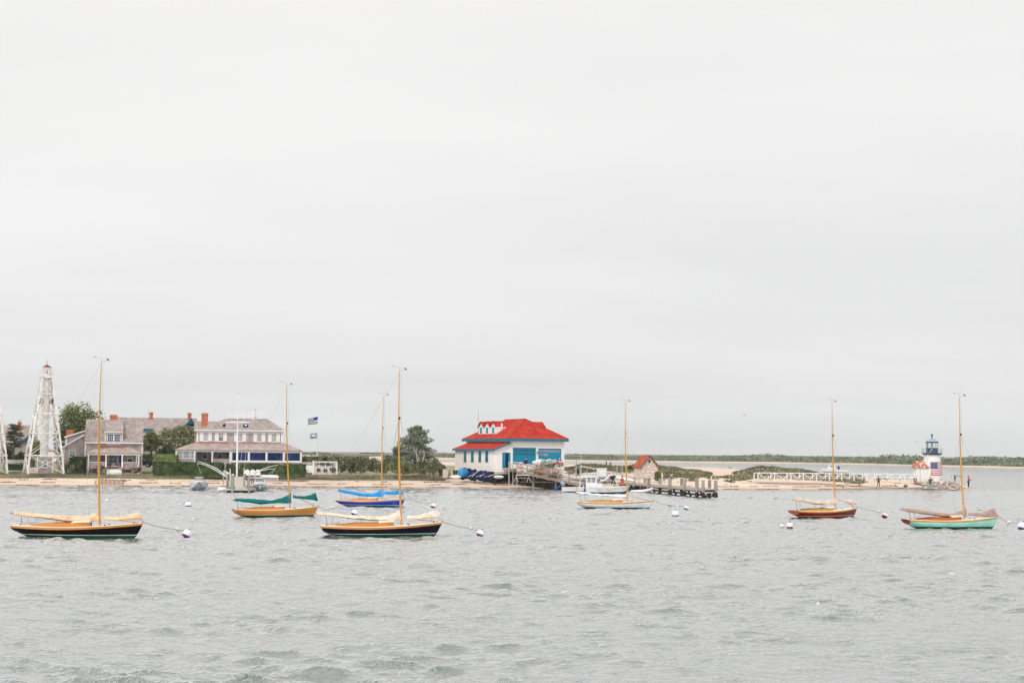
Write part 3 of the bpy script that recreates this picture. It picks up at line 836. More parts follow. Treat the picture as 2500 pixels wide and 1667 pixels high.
# ------------------------------------------------------------------ mooring buoys
M['buoywhite'] = mat('white_buoy_plastic', (0.80, 0.80, 0.82), 0.35, 0.05, 4)
M['buoyblue'] = mat('blue_buoy_band', (0.01, 0.06, 0.30), 0.35, 0.1, 4)
M['buoyred'] = mat('red_buoy_band', (0.45, 0.01, 0.03), 0.35, 0.1, 4)
M['buoyteal'] = mat('teal_buoy_band', (0.0, 0.22, 0.30), 0.35, 0.1, 4)
M['buoymaroon'] = mat('maroon_buoy_band', (0.22, 0.01, 0.03), 0.35, 0.1, 4)
def sphere_slice(R_, z0, z1, n=20):
    m_ = MB(); prof = []
    for i in range(9):
        z = z0 + (z1 - z0) * i / 8
        prof.append((math.sqrt(max(0, R_ * R_ - z * z)), z))
    return m_.lathe(prof, n)
def buoy(px, wly, dia_px, label, bands=(('white_cap', 'buoywhite', -.15, 1), ('colour_band', 'buoyblue', -1, -.15)), tilt=(0.3, -0.3), squash=1.0, eye=True):
    c = wat(px, wly); s_ = FOC / c.y; r_ = dia_px * .92 / s_ / 2
    t = thing('mooring_buoy', label, 'buoy', (c.x, c.y, r_ * 0.5), 0, 'round mooring buoys on the water')
    t.rotation_euler = (tilt[1], tilt[0], 0.2)
    for nm, mt, a, b_ in bands:
        sphere_slice(r_, a * r_, b_ * r_).build(nm, M[mt], t, smooth=True)
    if eye:
        e = MB(); e.tube([(-.04, 0, r_ * .97), (-.04, 0, r_ + .09), (.04, 0, r_ + .09), (.04, 0, r_ * .97)], .015, 6); e.build('eye_bolt', M['bronze'], t)
    wm = MB()                                 # worn lettering marks, too blurred to read
    t['_r'] = r_
    return t, Vector((c.x, c.y, r_ * 1.35))
RB = (('white_cap', 'buoywhite', -.32, 1), ('blue_band', 'buoyblue', -.60, -.32), ('red_base', 'buoyred', -1, -.60))
def pick(px, py, w, label, col='buoywhite', z=None, ang=0.0):
    c = wat(px, py); s_ = FOC / c.y; L_ = w / s_
    t = thing('pickup_float', label, 'float', (c.x, c.y, 0.12), ang, 'small floats on the mooring lines')
    t.rotation_euler = (0, 0.18, ang)
    m_ = MB(); prof = []
    for i in range(11):
        a = math.pi * i / 10
        prof.append((0.34 * L_ * math.sin(a) ** .7 if 0 < i < 10 else 0.02, -math.cos(a) * L_ / 2))
    m_.lathe(prof, 14)
    o = m_.build('float_body', M[col], t, smooth=True); o.rotation_euler = (0, math.pi / 2, 0)
    MB().tube([(-L_ * .62, 0, 0), (L_ * .62, 0, 0)], 0.03, 6).build('rope_stub', M['rope'], t)
    return Vector((c.x, c.y, 0.14))
def line(a, b_, label, sag=0.08):
    pts = [a.lerp(b_, i / 10) + Vector((0, 0, -sag * math.sin(math.pi * i / 10))) for i in range(11)]
    for p_ in pts: p_.z = max(p_.z, 0.05)
    o = MB().tube(pts, 0.018, 5).build('mooring_line', M['rope'])
    tag(o, label, 'rope', 'mooring lines from bow to buoy')

_, b1_ = buoy(456.5, 1308.5, 24, 'white, blue and red buoy moored ahead of the black boat at far left', RB, (0.45, -0.15))
p1_ = pick(431.5, 1297, 11, 'orange-tan float just left of the white, blue and red buoy nearest the left edge', 'deckcream')
line(bows['a'], p1_, 'mooring line from the bow of the black boat with tan covers'); line(p1_, b1_, 'short rope between tan float and buoy ahead of the leftmost boat', .05)
buoy(460, 1235.5, 17, 'white buoy with dark blue waterline, alone between the black boat and the orange boat', (('white_cap', 'buoywhite', -.25, 1), ('blue_band', 'buoyblue', -1, -.25)), (0, 0))
pick(440, 1234.5, 5, 'tiny white float beside the lone white buoy with blue waterline')
pick(261, 1224, 8, 'tiny white float right of the leftmost mast, near the beach')
_, b2_ = buoy(866, 1256, 18, 'white and red buoy seen just above the cream sail cover', RB, (0.45, -0.15))
p2_ = pick(811, 1241.5, 9, 'white float on the line between the orange boat and its red buoy')
line(bows['c'], p2_, 'mooring line from the bow of the varnished orange boat', .3); line(p2_, b2_, 'rope from white float to the buoy above the cream cover', .05)
_, b3_ = buoy(1058.5, 1238, 15.5, 'white and red buoy ahead of the bright blue boat', RB, (0.45, -0.15))
line(bows['d'], b3_, 'mooring line from the bow of the royal blue boat', .12)
_, b4_ = buoy(1172.5, 1306.5, 20, 'white buoy with blue and red base ahead of the blue-black boat', RB, (0.45, -0.15))
p4_ = pick(1147.5, 1294, 9, 'white float just left of the buoy ahead of the blue-black boat')
line(bows['b'], p4_, 'mooring line from the bow of the blue-black boat'); line(p4_, b4_, 'short rope between white float and buoy ahead of the blue-black boat', .05)
buoy(1649, 1259, 20, 'large white buoy with broad teal base, in front of the jetty', (('white_cap', 'buoywhite', -.25, 1), ('teal_band', 'buoyteal', -1, -.25)), (0, 0))
_, b5_ = buoy(1676, 1243.5, 14, 'small white buoy with teal edge behind the large teal one', (('white_cap', 'buoywhite', -.35, 1), ('teal_band', 'buoyteal', -1, -.35)), (0.5, -.3))
p5_ = pick(1635, 1236.5, 7, 'yellow float on the line ahead of the pale blue-white boat', 'spar')
p5b = pick(1655, 1237.5, 6, 'white float right of the yellow float')
line(bows['e'], p5_, 'mooring line from the bow of the pale blue-white boat', .12); line(p5_, p5b, 'short rope between the yellow and the white float', .02); line(p5b, b5_, 'rope from the white float to the small teal-edged buoy', .05)
_, b6_ = buoy(2160, 1262.5, 16, 'white buoy with dark base ahead of the dark red boat', (('white_cap', 'buoywhite', -.2, 1), ('dark_band', 'buoymaroon', -1, -.2)), (0.6, -.3))
p6_ = pick(2143, 1251.5, 8, 'white float just left of the buoy ahead of the dark red boat')
line(bows['f'], p6_, 'mooring line from the bow of the dark red boat'); line(p6_, b6_, 'short rope between float and buoy ahead of the dark red boat', .02)
buoy(1928, 1287.5, 18, 'white buoy with maroon base, in front of the dark red boat', (('white_cap', 'buoywhite', -.2, 1), ('maroon_band', 'buoymaroon', -1, -.2)), (0, 0))
pick(1908.5, 1287, 11, 'white barrel-shaped float left of the maroon-based buoy')
_, b7_ = buoy(2495, 1289, 22, 'white buoy cut by the right edge of the picture', (('white_cap', 'buoywhite', -.55, 1), ('blue_band', 'buoyblue', -1, -.55)), (0.4, -.2))
p7_ = pick(2464, 1278.5, 12, 'white and red float ahead of the mint green boat')
line(bows['g'], p7_, 'mooring line from the bow of the mint green boat'); line(p7_, b7_, 'rope from float to the buoy at the right edge', .05)
for o in list(COL.objects):
    if '_r' in o: del o['_r']

# ================================================================== buildings
Z1 = Zoom(0, 860, 360, 1711)
Z2 = Zoom(340, 920, 420, 2195)
Z3 = Zoom(1080, 990, 320, 2182)
ZL = Zoom(2200, 1040, 200, 1960)
M['wallshingle'] = shingle('grey_cedar_wall', (0.44, 0.385, 0.375), (0.54, 0.48, 0.465))
M['roofshingle'] = shingle('cedar_roof', (0.32, 0.27, 0.25), (0.47, 0.40, 0.375))
M['frontroof'] = shingle('pinkish_cedar_roof', (0.38, 0.32, 0.29), (0.47, 0.40, 0.37))
M['clap'] = clapboard('white_clapboard', (0.90, 0.86, 0.83))
M['glassbox'] = M['glass']

def window(par, x0, x1, z0, z1, y, panes=(2, 4), glass='glass', fr=0.09, depth=0.06, cap=False, name='window', dark_low=None):
    """frame proud of the wall at y (front is -y), with glazing bars; panes as (columns, rows)"""
    w = MB()
    w.box(x0, x0 + fr, y - depth, y + .05, z0, z1); w.box(x1 - fr, x1, y - depth, y + .05, z0, z1)
    w.box(x0 + fr, x1 - fr, y - depth, y + .05, z1 - fr, z1); w.box(x0 + fr, x1 - fr, y - depth, y + .05, z0, z0 + fr)
    o = w.build(name, M['trim'], par)
    MB().box(x0 + fr, x1 - fr, y - depth * .3, y + .04, z0 + fr, z1 - fr).build('pane', M[glass], o)
    if dark_low:
        MB().box(x0 + fr + .01, x1 - fr - .01, y - depth * .42, y - depth * .31, z0 + fr, z0 + (z1 - z0) * dark_low).build('open_sash', M['glassblue'], o)
    m_ = MB(); t_ = 0.035
    for i in range(1, panes[0]):
        xx = x0 + fr + (x1 - x0 - 2 * fr) * i / panes[0]; m_.box(xx - t_ / 2, xx + t_ / 2, y - depth * .75, y - depth * .28, z0 + fr, z1 - fr)
    for i in range(1, panes[1]):
        zz = z0 + fr + (z1 - z0 - 2 * fr) * i / panes[1]; m_.box(x0 + fr, x1 - fr, y - depth * .7, y - depth * .29, zz - t_ / 2, zz + t_ / 2)
    if m_.v: m_.build('glazing_bars', M['trim'], o)
    MB().box(x0 - .04, x1 + .04, y - depth - .05, y - .005, z0 - .06, z0 - .002).build('sill', M['trim'], o)
    return o

def chimney(par, x0, x1, y0, y1, z0, z1, cowl=False):
    c = MB().box(x0, x1, y0, y1, z0, z1 - .3).box(x0 - .07, x1 + .07, y0 - .07, y1 + .07, z1 - .297, z1 - .12).box(x0 - .02, x1 + .02, y0 - .02, y1 + .02, z1 - .117, z1)
    o = c.build('chimney', M['brick'], par)
    MB().box(x0 + .12, x1 - .12, y0 + .12, y1 - .12, z1 + .002, z1 + .05).build('flue', M['dark'], o)
    if cowl:
        k = MB(); xm = (x0 + x1) / 2; ym = (y0 + y1) / 2
        k.tube([(x0 + .1, ym, z1), (x0 + .1, ym, z1 + .25), (xm, ym, z1 + .6), (x1 - .1, ym, z1 + .25), (x1 - .1, ym, z1)], .035, 6)
        k.build('chimney_cowl', M['dark'], o)
    return o

# ------------------------------------------------------------------ lattice light towers
M['redpane'] = mat('dark_red_pane', (0.10, 0.03, 0.03), .4)
M['capred'] = mat('dark_red_cap', (0.24, 0.04, 0.03), .7, .2, 3)
def lattice_tower(cpx, D, label, k):
    gz = ground(at(cpx, 1150, D).x, D)
    b0 = at(cpx, 1152, D)
    s_ = FOC / D * 1.0
    def zz(y): return at(cpx, Z1(0, y)[1], D).z
    zb = zz(1395)
    t = thing('lattice_tower', label, 'tower', (b0.x, D + 2.6, zb), R(26), 'white timber lattice light towers')
    sx = 0.2104 / s_
    def w(y): return interp(y, [285, 475, 705, 935, 1195, 1390], [118, 160, 222, 288, 360, 400]) * sx / 2
    lv = [285, 475, 705, 935, 1195, 1385]
    zs = [zz(y) - zb for y in lv]; ws = [w(y) for y in lv]
    zs[-1] = -0.15
    cs = [(-1, -1), (1, -1), (1, 1), (-1, 1)]
    for cx, cy in cs:
        m_ = MB()
        for i in range(5):
            m_.bar((cx * ws[i], cy * ws[i], zs[i]), (cx * ws[i + 1], cy * ws[i + 1], zs[i + 1]), .24)
        m_.build('leg', M['whitewood'], t)
    for i, y in enumerate(lv[:-1]):
        for a in range(4):
            p, q = cs[a], cs[(a + 1) % 4]
            MB().bar((p[0] * ws[i] * 1.05, p[1] * ws[i] * 1.05, zs[i]), (q[0] * ws[i] * 1.05, q[1] * ws[i] * 1.05, zs[i]), .17, .18).build('cross_beam', M['whitewood'], t)
    for i in range(5):
        for a in range(4):
            p, q = cs[a], cs[(a + 1) % 4]
            A_ = Vector((p[0] * ws[i], p[1] * ws[i], zs[i])); B_ = Vector((q[0] * ws[i], q[1] * ws[i], zs[i]))
            C_ = Vector((p[0] * ws[i + 1], p[1] * ws[i + 1], zs[i + 1])); D_ = Vector((q[0] * ws[i + 1], q[1] * ws[i + 1], zs[i + 1]))
            MB().bar(A_, D_, .14, .10).build('diagonal_brace', M['whitewood'], t)
            MB().bar(B_, C_, .12, .09).build('diagonal_brace', M['whitewood'], t)
    # octagonal stair shaft
    sh = MB().lathe([(0.62, 2.2), (0.58, zs[1]), (0.56, zs[0] + .3)], 10)
    shaft = sh.build('stair_shaft', M['whitewood'], t, smooth=False)
    zwin0, zwin1 = zz(598) - zb, zz(520) - zb
    for xx in (-0.98, 0.86):
        w_ = MB().prism([(xx - .22, zwin0), (xx + .22, zwin0), (xx + .22, zwin1 - .25), (xx, zwin1 + .15), (xx - .22, zwin1 - .25)], -0.55, 0.4)
        bay = w_.build('window_bay', M['whitewood'], t)
        MB().prism([(xx - .12, zwin0 + .12), (xx + .12, zwin0 + .12), (xx + .12, zwin1 - .3), (xx, zwin1), (xx - .12, zwin1 - .3)], -0.58, -0.553).build('dark_pane', M['redpane'], bay)
    # gallery, lantern, roof
    g = MB().box(-ws[0] - .2, ws[0] + .2, -ws[0] - .2, ws[0] + .2, zs[0] + .02, zs[0] + .2)
    g.build('gallery_floor', M['whitewood'], t)
    zl0, zl1, zr = zz(240) - zb, zz(165) - zb, zz(128) - zb
    MB().lathe([(0.66, zs[0] + .21), (0.66, zl0)], 8, rot=R(22.5)).build('lantern_base', M['whitewood'], t)
    for a in range(8):
        an = R(22.5 + 45 * a)
        MB().bar((.60 * math.cos(an), .60 * math.sin(an), zl0 + .002), (.50 * math.cos(an), .50 * math.sin(an), zl1), .08).build('lantern_post', M['whitewood'], t)
    MB().lathe([(0.05, zl0 + .01), (0.16, zl0 + .1), (0.17, zl0 + .35), (0.05, zl0 + .5)], 12).build('lamp', M['glassgrey'], t, smooth=True)
    rf = MB().lathe([(0.70, zl1 + .01), (0.70, zl1 + .08), (0.03, zr)], 8, rot=R(22.5)).build('roof', M['capred'], t)
    MB().lathe([(0.735, zl1 - .06), (0.735, zl1 + .004)], 8, rot=R(22.5)).build('eave_trim', M['trim'], rf)
    MB().tube([(0, 0, zr), (0, 0, zr + .75)], .025, 6).build('lightning_rod', M['dark'], rf)
    rl = MB()
    for h in (.55, 1.05):
        for a in range(4):
            p, q = cs[a], cs[(a + 1) % 4]; e = ws[0] + .14
            rl.bar((p[0] * e, p[1] * e, zs[0] + .2 + h), (q[0] * e, q[1] * e, zs[0] + .2 + h), .05)
    for a in range(4):
        p = cs[a]; rl.bar((p[0] * (ws[0] + .14), p[1] * (ws[0] + .14), zs[0] + .2), (p[0] * (ws[0] + .14), p[1] * (ws[0] + .14), zs[0] + 1.28), .06)
    rl.build('railing', M['whitewood'], t)
    # shingled hut at the foot
    hw = 1.35
    hut = MB().box(-1.1, 1.1, -1.5, 1.2, -.1, 2.35).build('base_hut', M['wallshingle'], t)
    for xx in (-1.1, 1.1):
        MB().box(xx - .07, xx + .07, -1.56, -1.45, -.1, 2.4).build('corner_trim', M['trim'], hut)
    window(t, -0.45, 0.35, 0.75, 1.7, -1.5, (1, 2), 'tealglass')
    pl = MB()
    for i in range(3): pl.box(-ws[-1] + .1, -1.2, -ws[-1] - .12, -ws[-1] - .06, 0.0 + i * .28, .2 + i * .28)
    pl.build('plank_skirt', M['silverwood'], t)
    return t
lattice_tower(92, 214, 'tall white timber lattice light tower with red cap left of the grey cottage', 0)
lattice_tower(-46, 214.6, 'white lattice tower cut off by the left edge of the picture', 1)

# ------------------------------------------------------------------ grey cottage
D = 224
f = Face(Z1, D, 1318, 1390, 15)
cot = thing('shingle_cottage', 'grey shingled two-storey cottage with dormer and white front porch', 'house', tuple(f.o), f.a)
x0, x1, zb, ze = f.rect(990, 1035, 1647, 1390)
_, zr = f.p(1318, 775); dep = 7.0
zb = -0.5
wl_ = MB()
wl_.box(x0, x1, 0, dep, zb, ze)
wl_.add([(x0, 0, ze), (x0, dep, ze), (x0, dep / 2, zr - .1), (x1, 0, ze), (x1, dep, ze), (x1, dep / 2, zr - .1)], [(0, 1, 2), (3, 5, 4)])
cw = wl_.build('wall', M['wallshingle'], cot)
rf = MB()
rf.slab([(x0 - .12, -.3, ze - .12), (x1 + .12, -.3, ze - .12), (x1 + .12, dep / 2, zr), (x0 - .12, dep / 2, zr)], .14)
rf.slab([(x0 - .12, dep + .3, ze - .12), (x1 + .12, dep + .3, ze - .12), (x1 + .12, dep / 2 + .003, zr), (x0 - .12, dep / 2 + .003, zr)], .14)
cr_ = rf.build('roof', M['roofshingle'], cot)
ch = MB()
a, b_, c, d = f.rect(1272, 722, 1360, 780); chimney(cr_, a, b_, dep / 2 - .1, dep / 2 + .9, zr - .6, d)
e = MB().box(x0 - .13, x1 + .13, -.38, -.30, ze - .30, ze - .13); e.build('eave_trim', M['trim'], cr_)
for xx in (x0, x1): MB().box(xx - .1, xx + .1, -.05, .05, zb, ze - .28).build('corner_trim', M['trim'], cw)
# dormer
a, b_, c, d = f.rect(1213, 922, 1426, 1045)
dm = MB().box(a + .1, b_ - .1, -.06, dep / 2 - .3, c - .05, d).build('dormer', M['wallshingle'], cot)
MB().slab([(a - .05, -.30, d), (b_ + .05, -.30, d), (b_ + .05, dep / 2 - .1, zr - .02), (a - .05, dep / 2 - .1, zr - .02)], .12).build('dormer_roof', M['roofshingle'], dm)
for xx in (a + .1, b_ - .1): MB().box(xx - .06, xx + .06, -.11, -.05, c, d - .12).build('dormer_trim', M['trim'], dm)
MB().box(a - .05, b_ + .05, -.35, -.30, d - .16, d - .02).build('dormer_fascia', M['trim'], dm)
a, b_, c, d = f.rect(1243, 945, 1320, 1068); window(cot, a, b_ , c, d, -.07, (3, 4), 'glass')
a, b_, c, d = f.rect(1320, 945, 1397, 1068); window(cot, a + .003, b_, c, d, -.07, (3, 4), 'glass')
# porch
py_ = -2.0
a, b_, zpe, zpt = f.rect(1018, 1088, 1640, 1165)
porch = MB()
TL, TR = f.p(1165, 1088)[0], f.p(1487, 1088)[0]
M['porchroof'] = shingle('rust_patched_porch_roof', (0.40, 0.335, 0.31), (0.52, 0.39, 0.35), patch=(0.24, 0.045, 0.03), pz=(zpe, zpt))
pr = MB()
e = py_ - .25
v = [(a - .1, e, zpe), (b_ + .1, e, zpe), (TR, -.01, zpt), (TL, -.01, zpt), (a - .1, -.01, zpe), (b_ + .1, -.01, zpe), ]
pr.add(v + [(p[0], p[1], p[2] - .08) for p in v], [(0, 1, 2, 3), (0, 3, 4), (1, 5, 2), (6, 9, 8, 7), (6, 10, 9), (7, 8, 11), (0, 6, 7, 1), (4, 10, 6, 0), (1, 7, 11, 5)])
pro = pr.build('porch_roof', M['porchroof'], cot)
MB().box(a - .05, b_ + .05, py_ - .12, py_ + .05, zpe - .35, zpe - .085).build('porch_beam', M['trim'], cot)
_, zsill = f.p(1300, 1278); _, zfl = f.p(1300, 1345)
MB().box(a, b_, py_ + .08, -.02, -.4, zfl).build('porch_floor', M['deckwood'], cot)
for px_ in (1032, 1232, 1418, 1608):
    xx = f.p(px_, 1250)[0]
    MB().box(xx - .10, xx + .10, py_ - .1, py_ + .1, -.3 if px_ in (1032, 1608) else zfl, zpe - .352).build('porch_post', M['trim'], cot)
xx = f.p(1583, 1250)[0]; MB().box(xx - .05, xx + .05, py_ - .06, py_ + .06, zsill, zpe - .352).build('porch_post', M['trim'], cot)
for l_, r_ in ((1045, 1220), (1430, 1596)):
    p0, p1 = f.p(l_, 1300)[0], f.p(r_, 1300)[0]
    h = MB().box(p0, p1, py_ - .05, py_ + .05, -.4, zsill - .002).build('porch_half_wall', M['wallshingle'], cot)
    MB().box(p0, p1, py_ - .11, py_ + .10, zsill, zsill + .10).build('rail_cap', M['trim'], h)
# items on the front wall
a, b_, c, d = f.rect(1478, 1182, 1540, 1275); window(cot, a, b_, c, d, -.02, (1, 2), 'glassgrey', dark_low=.38)
a, b_, c, d = f.rect(1075, 1178, 1140, 1270); window(cot, a, b_, c, d, -.02, (3, 4), 'glassgrey')
a, b_, c, d = f.rect(1175, 1178, 1215, 1275); MB().box(a, b_, -.10, -.02, c, d).build('red_shutter', mat('faded_red_shutter', (0.34, 0.10, 0.08), .7), cot)
a, b_, c, d = f.rect(1258, 1180, 1370, 1300); window(cot, a, b_, c, d, -.02, (2, 2), 'glass')
a, b_, c, d = f.rect(1382, 1183, 1412, 1338); MB().box(a, b_, -.12, -.02, c, d).build('blue_door', M['blue'], cot)
# wicker settee inside the porch
a, b_, c, d = f.rect(1262, 1275, 1375, 1325)
st = thing('wicker_settee', 'pale wicker settee with dark cushions on the cottage porch', 'settee', tuple(f.w((a + b_) / 2, -1.1, zfl + .003)), f.a)
w_ = (b_ - a) / 2
MB().box(-w_, w_, -.3, .3, .25, .42).build('seat', M['silverwood'], st)
MB().box(-w_, w_, .3, .38, .25, .85).build('backrest', M['silverwood'], st)
for sx in (-1, 1):
    MB().box(sx * w_ - .05, sx * w_ + .05, -.3, .3, .45, .62).build('armrest', M['silverwood'], st)
    for sy in (-.27, .27): MB().box(sx * (w_ - .06) - .03, sx * (w_ - .06) + .03, sy - .03, sy + .03, 0, .25).build('leg', M['silverwood'], st)
    MB().blob((sx * .45, 0.1, .62), .2, sx + 3, 6, .1, (1.1, .6, .8)).build('cushion', M['blue'], st, smooth=True)
# steps
stp = MB(); sx0, sx1 = f.p(1240, 1370)[0], f.p(1416, 1370)[0]
for i in range(4): stp.box(sx0, sx1, py_ - .30 * (4 - i) - .02 + 0.004 * i, py_ + .05, -.5, zfl * (i + 1) / 4 - .16)
stp.build('porch_steps', M['trim'], cot)
for px_ in (1236, 1422):
    xx = f.p(px_, 1300)[0]
    MB().bar((xx, py_ - .1, zsill), (xx, py_ - 1.25, zsill - .75), .12, .25).build('stair_rail', M['trim'], cot)
def pot(x, y, z, label, s=1.0):
    t = thing('flower_pot', label, 'flower pot', (x, y, z), 0, 'terracotta pots on the cottage porch')
    MB().lathe([(.13 * s, 0), (.2 * s, .32 * s), (.22 * s, .32 * s), (.22 * s, .38 * s), (.17 * s, .38 * s)], 14).build('pot', M['brick'], t, smooth=True)
    MB().blob((0, 0, .5 * s), .22 * s, 3, 6, .5).build('plant', leafmat('pot_plant_leaves', (0.05, 0.09, 0.02), (0.2, 0.12, 0.08)), t)
pot(*f.w(f.p(1254, 1340)[0], py_ + .2, zfl), 'terracotta pot at the left side of the porch steps', 1.3)
pot(*f.w(f.p(1392, 1330)[0], py_ + .25, zfl), 'terracotta pot at the right side of the porch steps', 1.1)

# left wing of the cottage
P = lambda x, y: f.p(x, y)
wg = MB()
(w0, wz0), (w1, wz1) = P(722, 1100), P(975, 952)
wg.prism([(w0 + .1, -.5), (w1 + .3, -.5), (w1 + .3, wz1 + .1), (w1, wz1 - .06), (w0 + .1, wz0 - .06)], 1.0, 6.0)
wing = wg.build('side_wing', M['wallshingle'], cot)
(u0, uz0), (u1, uz1) = P(752, 975), P(985, 905)
MB().prism([(u0, -.5), (u1 + .2, -.5), (u1 + .2, uz1), (u0, uz0 - .08)], 3.0, 7.0).build('rear_wing', M['wallshingle'], cot)
MB().slab([(w0 - .12, .8, wz0 - .10), (w1 + .02, .8, wz1 - .02), (w1 + .02, 2.98, wz1 - .02), (w0 - .12, 2.98, wz0 - .10)], .10).build('wing_roof', M['roofshingle'], cot)
MB().bar((w0 - .12, .76, wz0 - .16), (w1 + .03, .76, wz1 - .05), .07, .22).build('rake_board', M['trim'], wing)
MB().slab([(u0 - .12, 2.8, uz0 - .05), (u1 + .1, 2.8, uz1 + .03), (u1 + .1, 7.2, uz1 + .03), (u0 - .12, 7.2, uz0 - .05)], .10).build('rear_wing_roof', M['roofshingle'], cot)
MB().bar((u0 - .12, 2.76, uz0 - .12), (u1 + .1, 2.76, uz1 - .02), .07, .2).build('rake_board', M['trim'], wing)
for px_ in (745, ):
    xx = f.p(px_, 1200)[0]; MB().box(xx - .11, xx + .07, .93, 1.06, -.5, wz0 + .02).build('corner_trim', M['trim'], wing)
xx = f.p(768, 1000)[0]; MB().box(xx - .09, xx + .07, 2.94, 3.06, wz0, uz0 - .1).build('corner_trim', M['trim'], wing)
a, b_, c, d = f.rect(800, 1130, 880, 1212); window(wing, a, b_, c, d, .99, (2, 3), 'glassgrey', dark_low=.25)
a, b_, c, d = f.rect(762, 893, 842, 975); chimney(cot, a, b_, 4.0, 4.9, c - .6, d)

# ------------------------------------------------------------------ big summer house
D = 227
g = Face(Z2, D, 1280, 1090, 11)
big = thing('summer_house', 'large grey shingled summer house with white shutters, hipped roof and glazed veranda', 'house', tuple(g.o), g.a)
x0, x1, _, ze = g.rect(738, 682, 1832, 1100); zfoot = -1.9
ze = g.p(1280, 682)[1]
dep = 9.0
mw_ = MB().box(x0, x1, 0, dep, zfoot, ze).build('wall', M['wallshingle'], big)
zr = g.p(1400, 552)[1]
rx0, rx1 = g.p(1112, 552)[0], g.p(1642, 552)[0]
def hip(par, x0, x1, y0, y1, ze, rx0, rx1, ry, zr, m_, name='roof', th=.1):
    v = [(x0, y0, ze), (x1, y0, ze), (x1, y1, ze), (x0, y1, ze), (rx0, ry - .02, zr), (rx1, ry - .02, zr), (rx1, ry + .02, zr), (rx0, ry + .02, zr)]
    b_ = MB().add(v, [(0, 1, 5, 4), (1, 2, 6, 5), (2, 3, 7, 6), (3, 0, 4, 7), (4, 5, 6, 7), (3, 2, 1, 0)])
    return b_.build(name, m_, par)
rb = hip(big, x0 - .35, x1 + .4, -.4, dep + .4, ze + .05, rx0 - 0, rx1, dep / 2, zr + .35, M['roofshingle'])
MB().box(x0 - .37, x1 + .42, -.48, -.38, ze - .12, ze + .045).build('eave_trim', M['trim'], rb)
MB().box(x0 - .1, x1 + .1, -.09, -.002, ze - .42, ze - .14).build('frieze_board', M['trim'], mw_)
for xx in (x0 + .05, x1 - .12): MB().box(xx - .14, xx + .14, -.08, .05, zfoot, ze - .43).build('corner_trim', M['trim'], mw_)
# rear wing ridge with chimney
wy = g.p(850, 572)[1]
rw = MB().prism([(g.p(700, 600)[0], 0), (g.p(985, 600)[0], 0), (g.p(985, 600)[0], ze), (g.p(700, 600)[0], ze)], 5.5, 12).build('rear_wing', M['wallshingle'], big)
rr = MB(); a, c = g.p(690, 600)[0], g.p(985, 600)[0]
rr.slab([(a, 4.6, ze - .2), (c + 1.5, 4.6, ze - .2), (c + .5, 8.5, wy + .25), (a, 8.5, wy + .25)], .12)
rr.build('rear_wing_roof', M['roofshingle'], big)
a, b_, c, d = g.rect(790, 460, 872, 600); chimney(big, a, b_, 3.2, 4.4, ze, d)
# roof walk
rwz = g.p(1400, 545)[1] + .45
walk = thing_walk = MB()
ax, bx = g.p(1120, 520)[0], g.p(1600, 520)[0]
rk = MB()
for yy in (dep / 2 - .9, dep / 2 + .9):
    for h in (.25, .95): rk.bar((ax, yy, rwz + h), (bx, yy, rwz + h), .07, .06)
    n_ = 26
    for i in range(n_ + 1):
        xx = ax + (bx - ax) * i / n_
        rk.bar((xx, yy, rwz - (.3 if i % 6 == 0 else -.25)), (xx, yy, rwz + (.95 if i % 6 else 1.1)), .09 if i % 6 == 0 else .035)
for xx in (ax, bx):
    for h in (.25, .95): rk.bar((xx, dep / 2 - .9, rwz + h), (xx, dep / 2 + .9, rwz + h), .05)
rk.build('roof_walk_railing', M['trim'], big)
a, b_, c, d = g.rect(1452, 495, 1485, 545); MB().box(a, b_, dep / 2 - .3, dep / 2 + .3, c, d).build('roof_hatch', M['trim'], big)
xx, z_ = g.p(1492, 405); MB().tube([(xx, dep / 2, zr), (xx, dep / 2, z_)], .03, 6).blob((xx, dep / 2, z_), .10, 2, 5).build('weather_vane', M['wire'], big)
# upper windows with shutters
for cx in (850, 1042, 1288, 1533, 1722):
    ytop = 708 + (cx - 850) * .012
    a, b_, c, d = g.rect(cx - 32, ytop, cx + 32, ytop + 112)
    w_ = window(big, a, b_, c, d, -.01, (3, 4), 'glassgrey', dark_low=.45 if cx == 1042 else None)
    for s0, s1 in ((-77, -34), (34, 77)):
        p, q, c, d = g.rect(cx + s0, ytop + 2, cx + s1, ytop + 112)
        sh = MB().box(p, q, -.07, -.004, c, d)
        sh.build('shutter', M['trim'], w_)
# veranda
vy = -3.0
zt, zv = g.p(1280, 832)[1], g.p(1280, 930)[1]
vx0, vx1 = g.p(478, 930)[0], g.p(2072, 930)[0]
M['verandaroof'] = shingle('rust_patched_veranda_roof', (0.40, 0.335, 0.31), (0.52, 0.40, 0.36), patch=(0.32, 0.14, 0.12), pz=(zv + .1, zt))
vr = MB()
e = vy - .3
ux0, ux1 = x0 - .003, x1 + .003
v = [(vx0 - .15, e, zv), (vx1 + .15, e, zv), (ux1, -.003, zt), (ux0, -.003, zt), (vx0 - .15, 7, zv), (vx1 + .15, 7, zv), (ux0, 7, zt), (ux1, 7, zt)]
vr.add(v + [(p[0], p[1], p[2] - .08) for p in v], [(0, 1, 2, 3), (0, 3, 6, 4), (1, 5, 7, 2), (8, 11, 10, 9), (8, 12, 14, 11), (9, 10, 15, 13), (0, 8, 9, 1), (4, 12, 8, 0), (1, 9, 13, 5)])
vro = vr.build('veranda_roof', M['verandaroof'], big)
zbm = g.p(1280, 958)[1]
MB().box(vx0, vx1, vy - .1, vy + .1, zbm, zv - .085).build('veranda_beam', M['trim'], big)
MB().box(vx0, vx0 + .2, vy + .105, 6.5, zbm, zv - .085).build('veranda_side_beam', M['trim'], big)
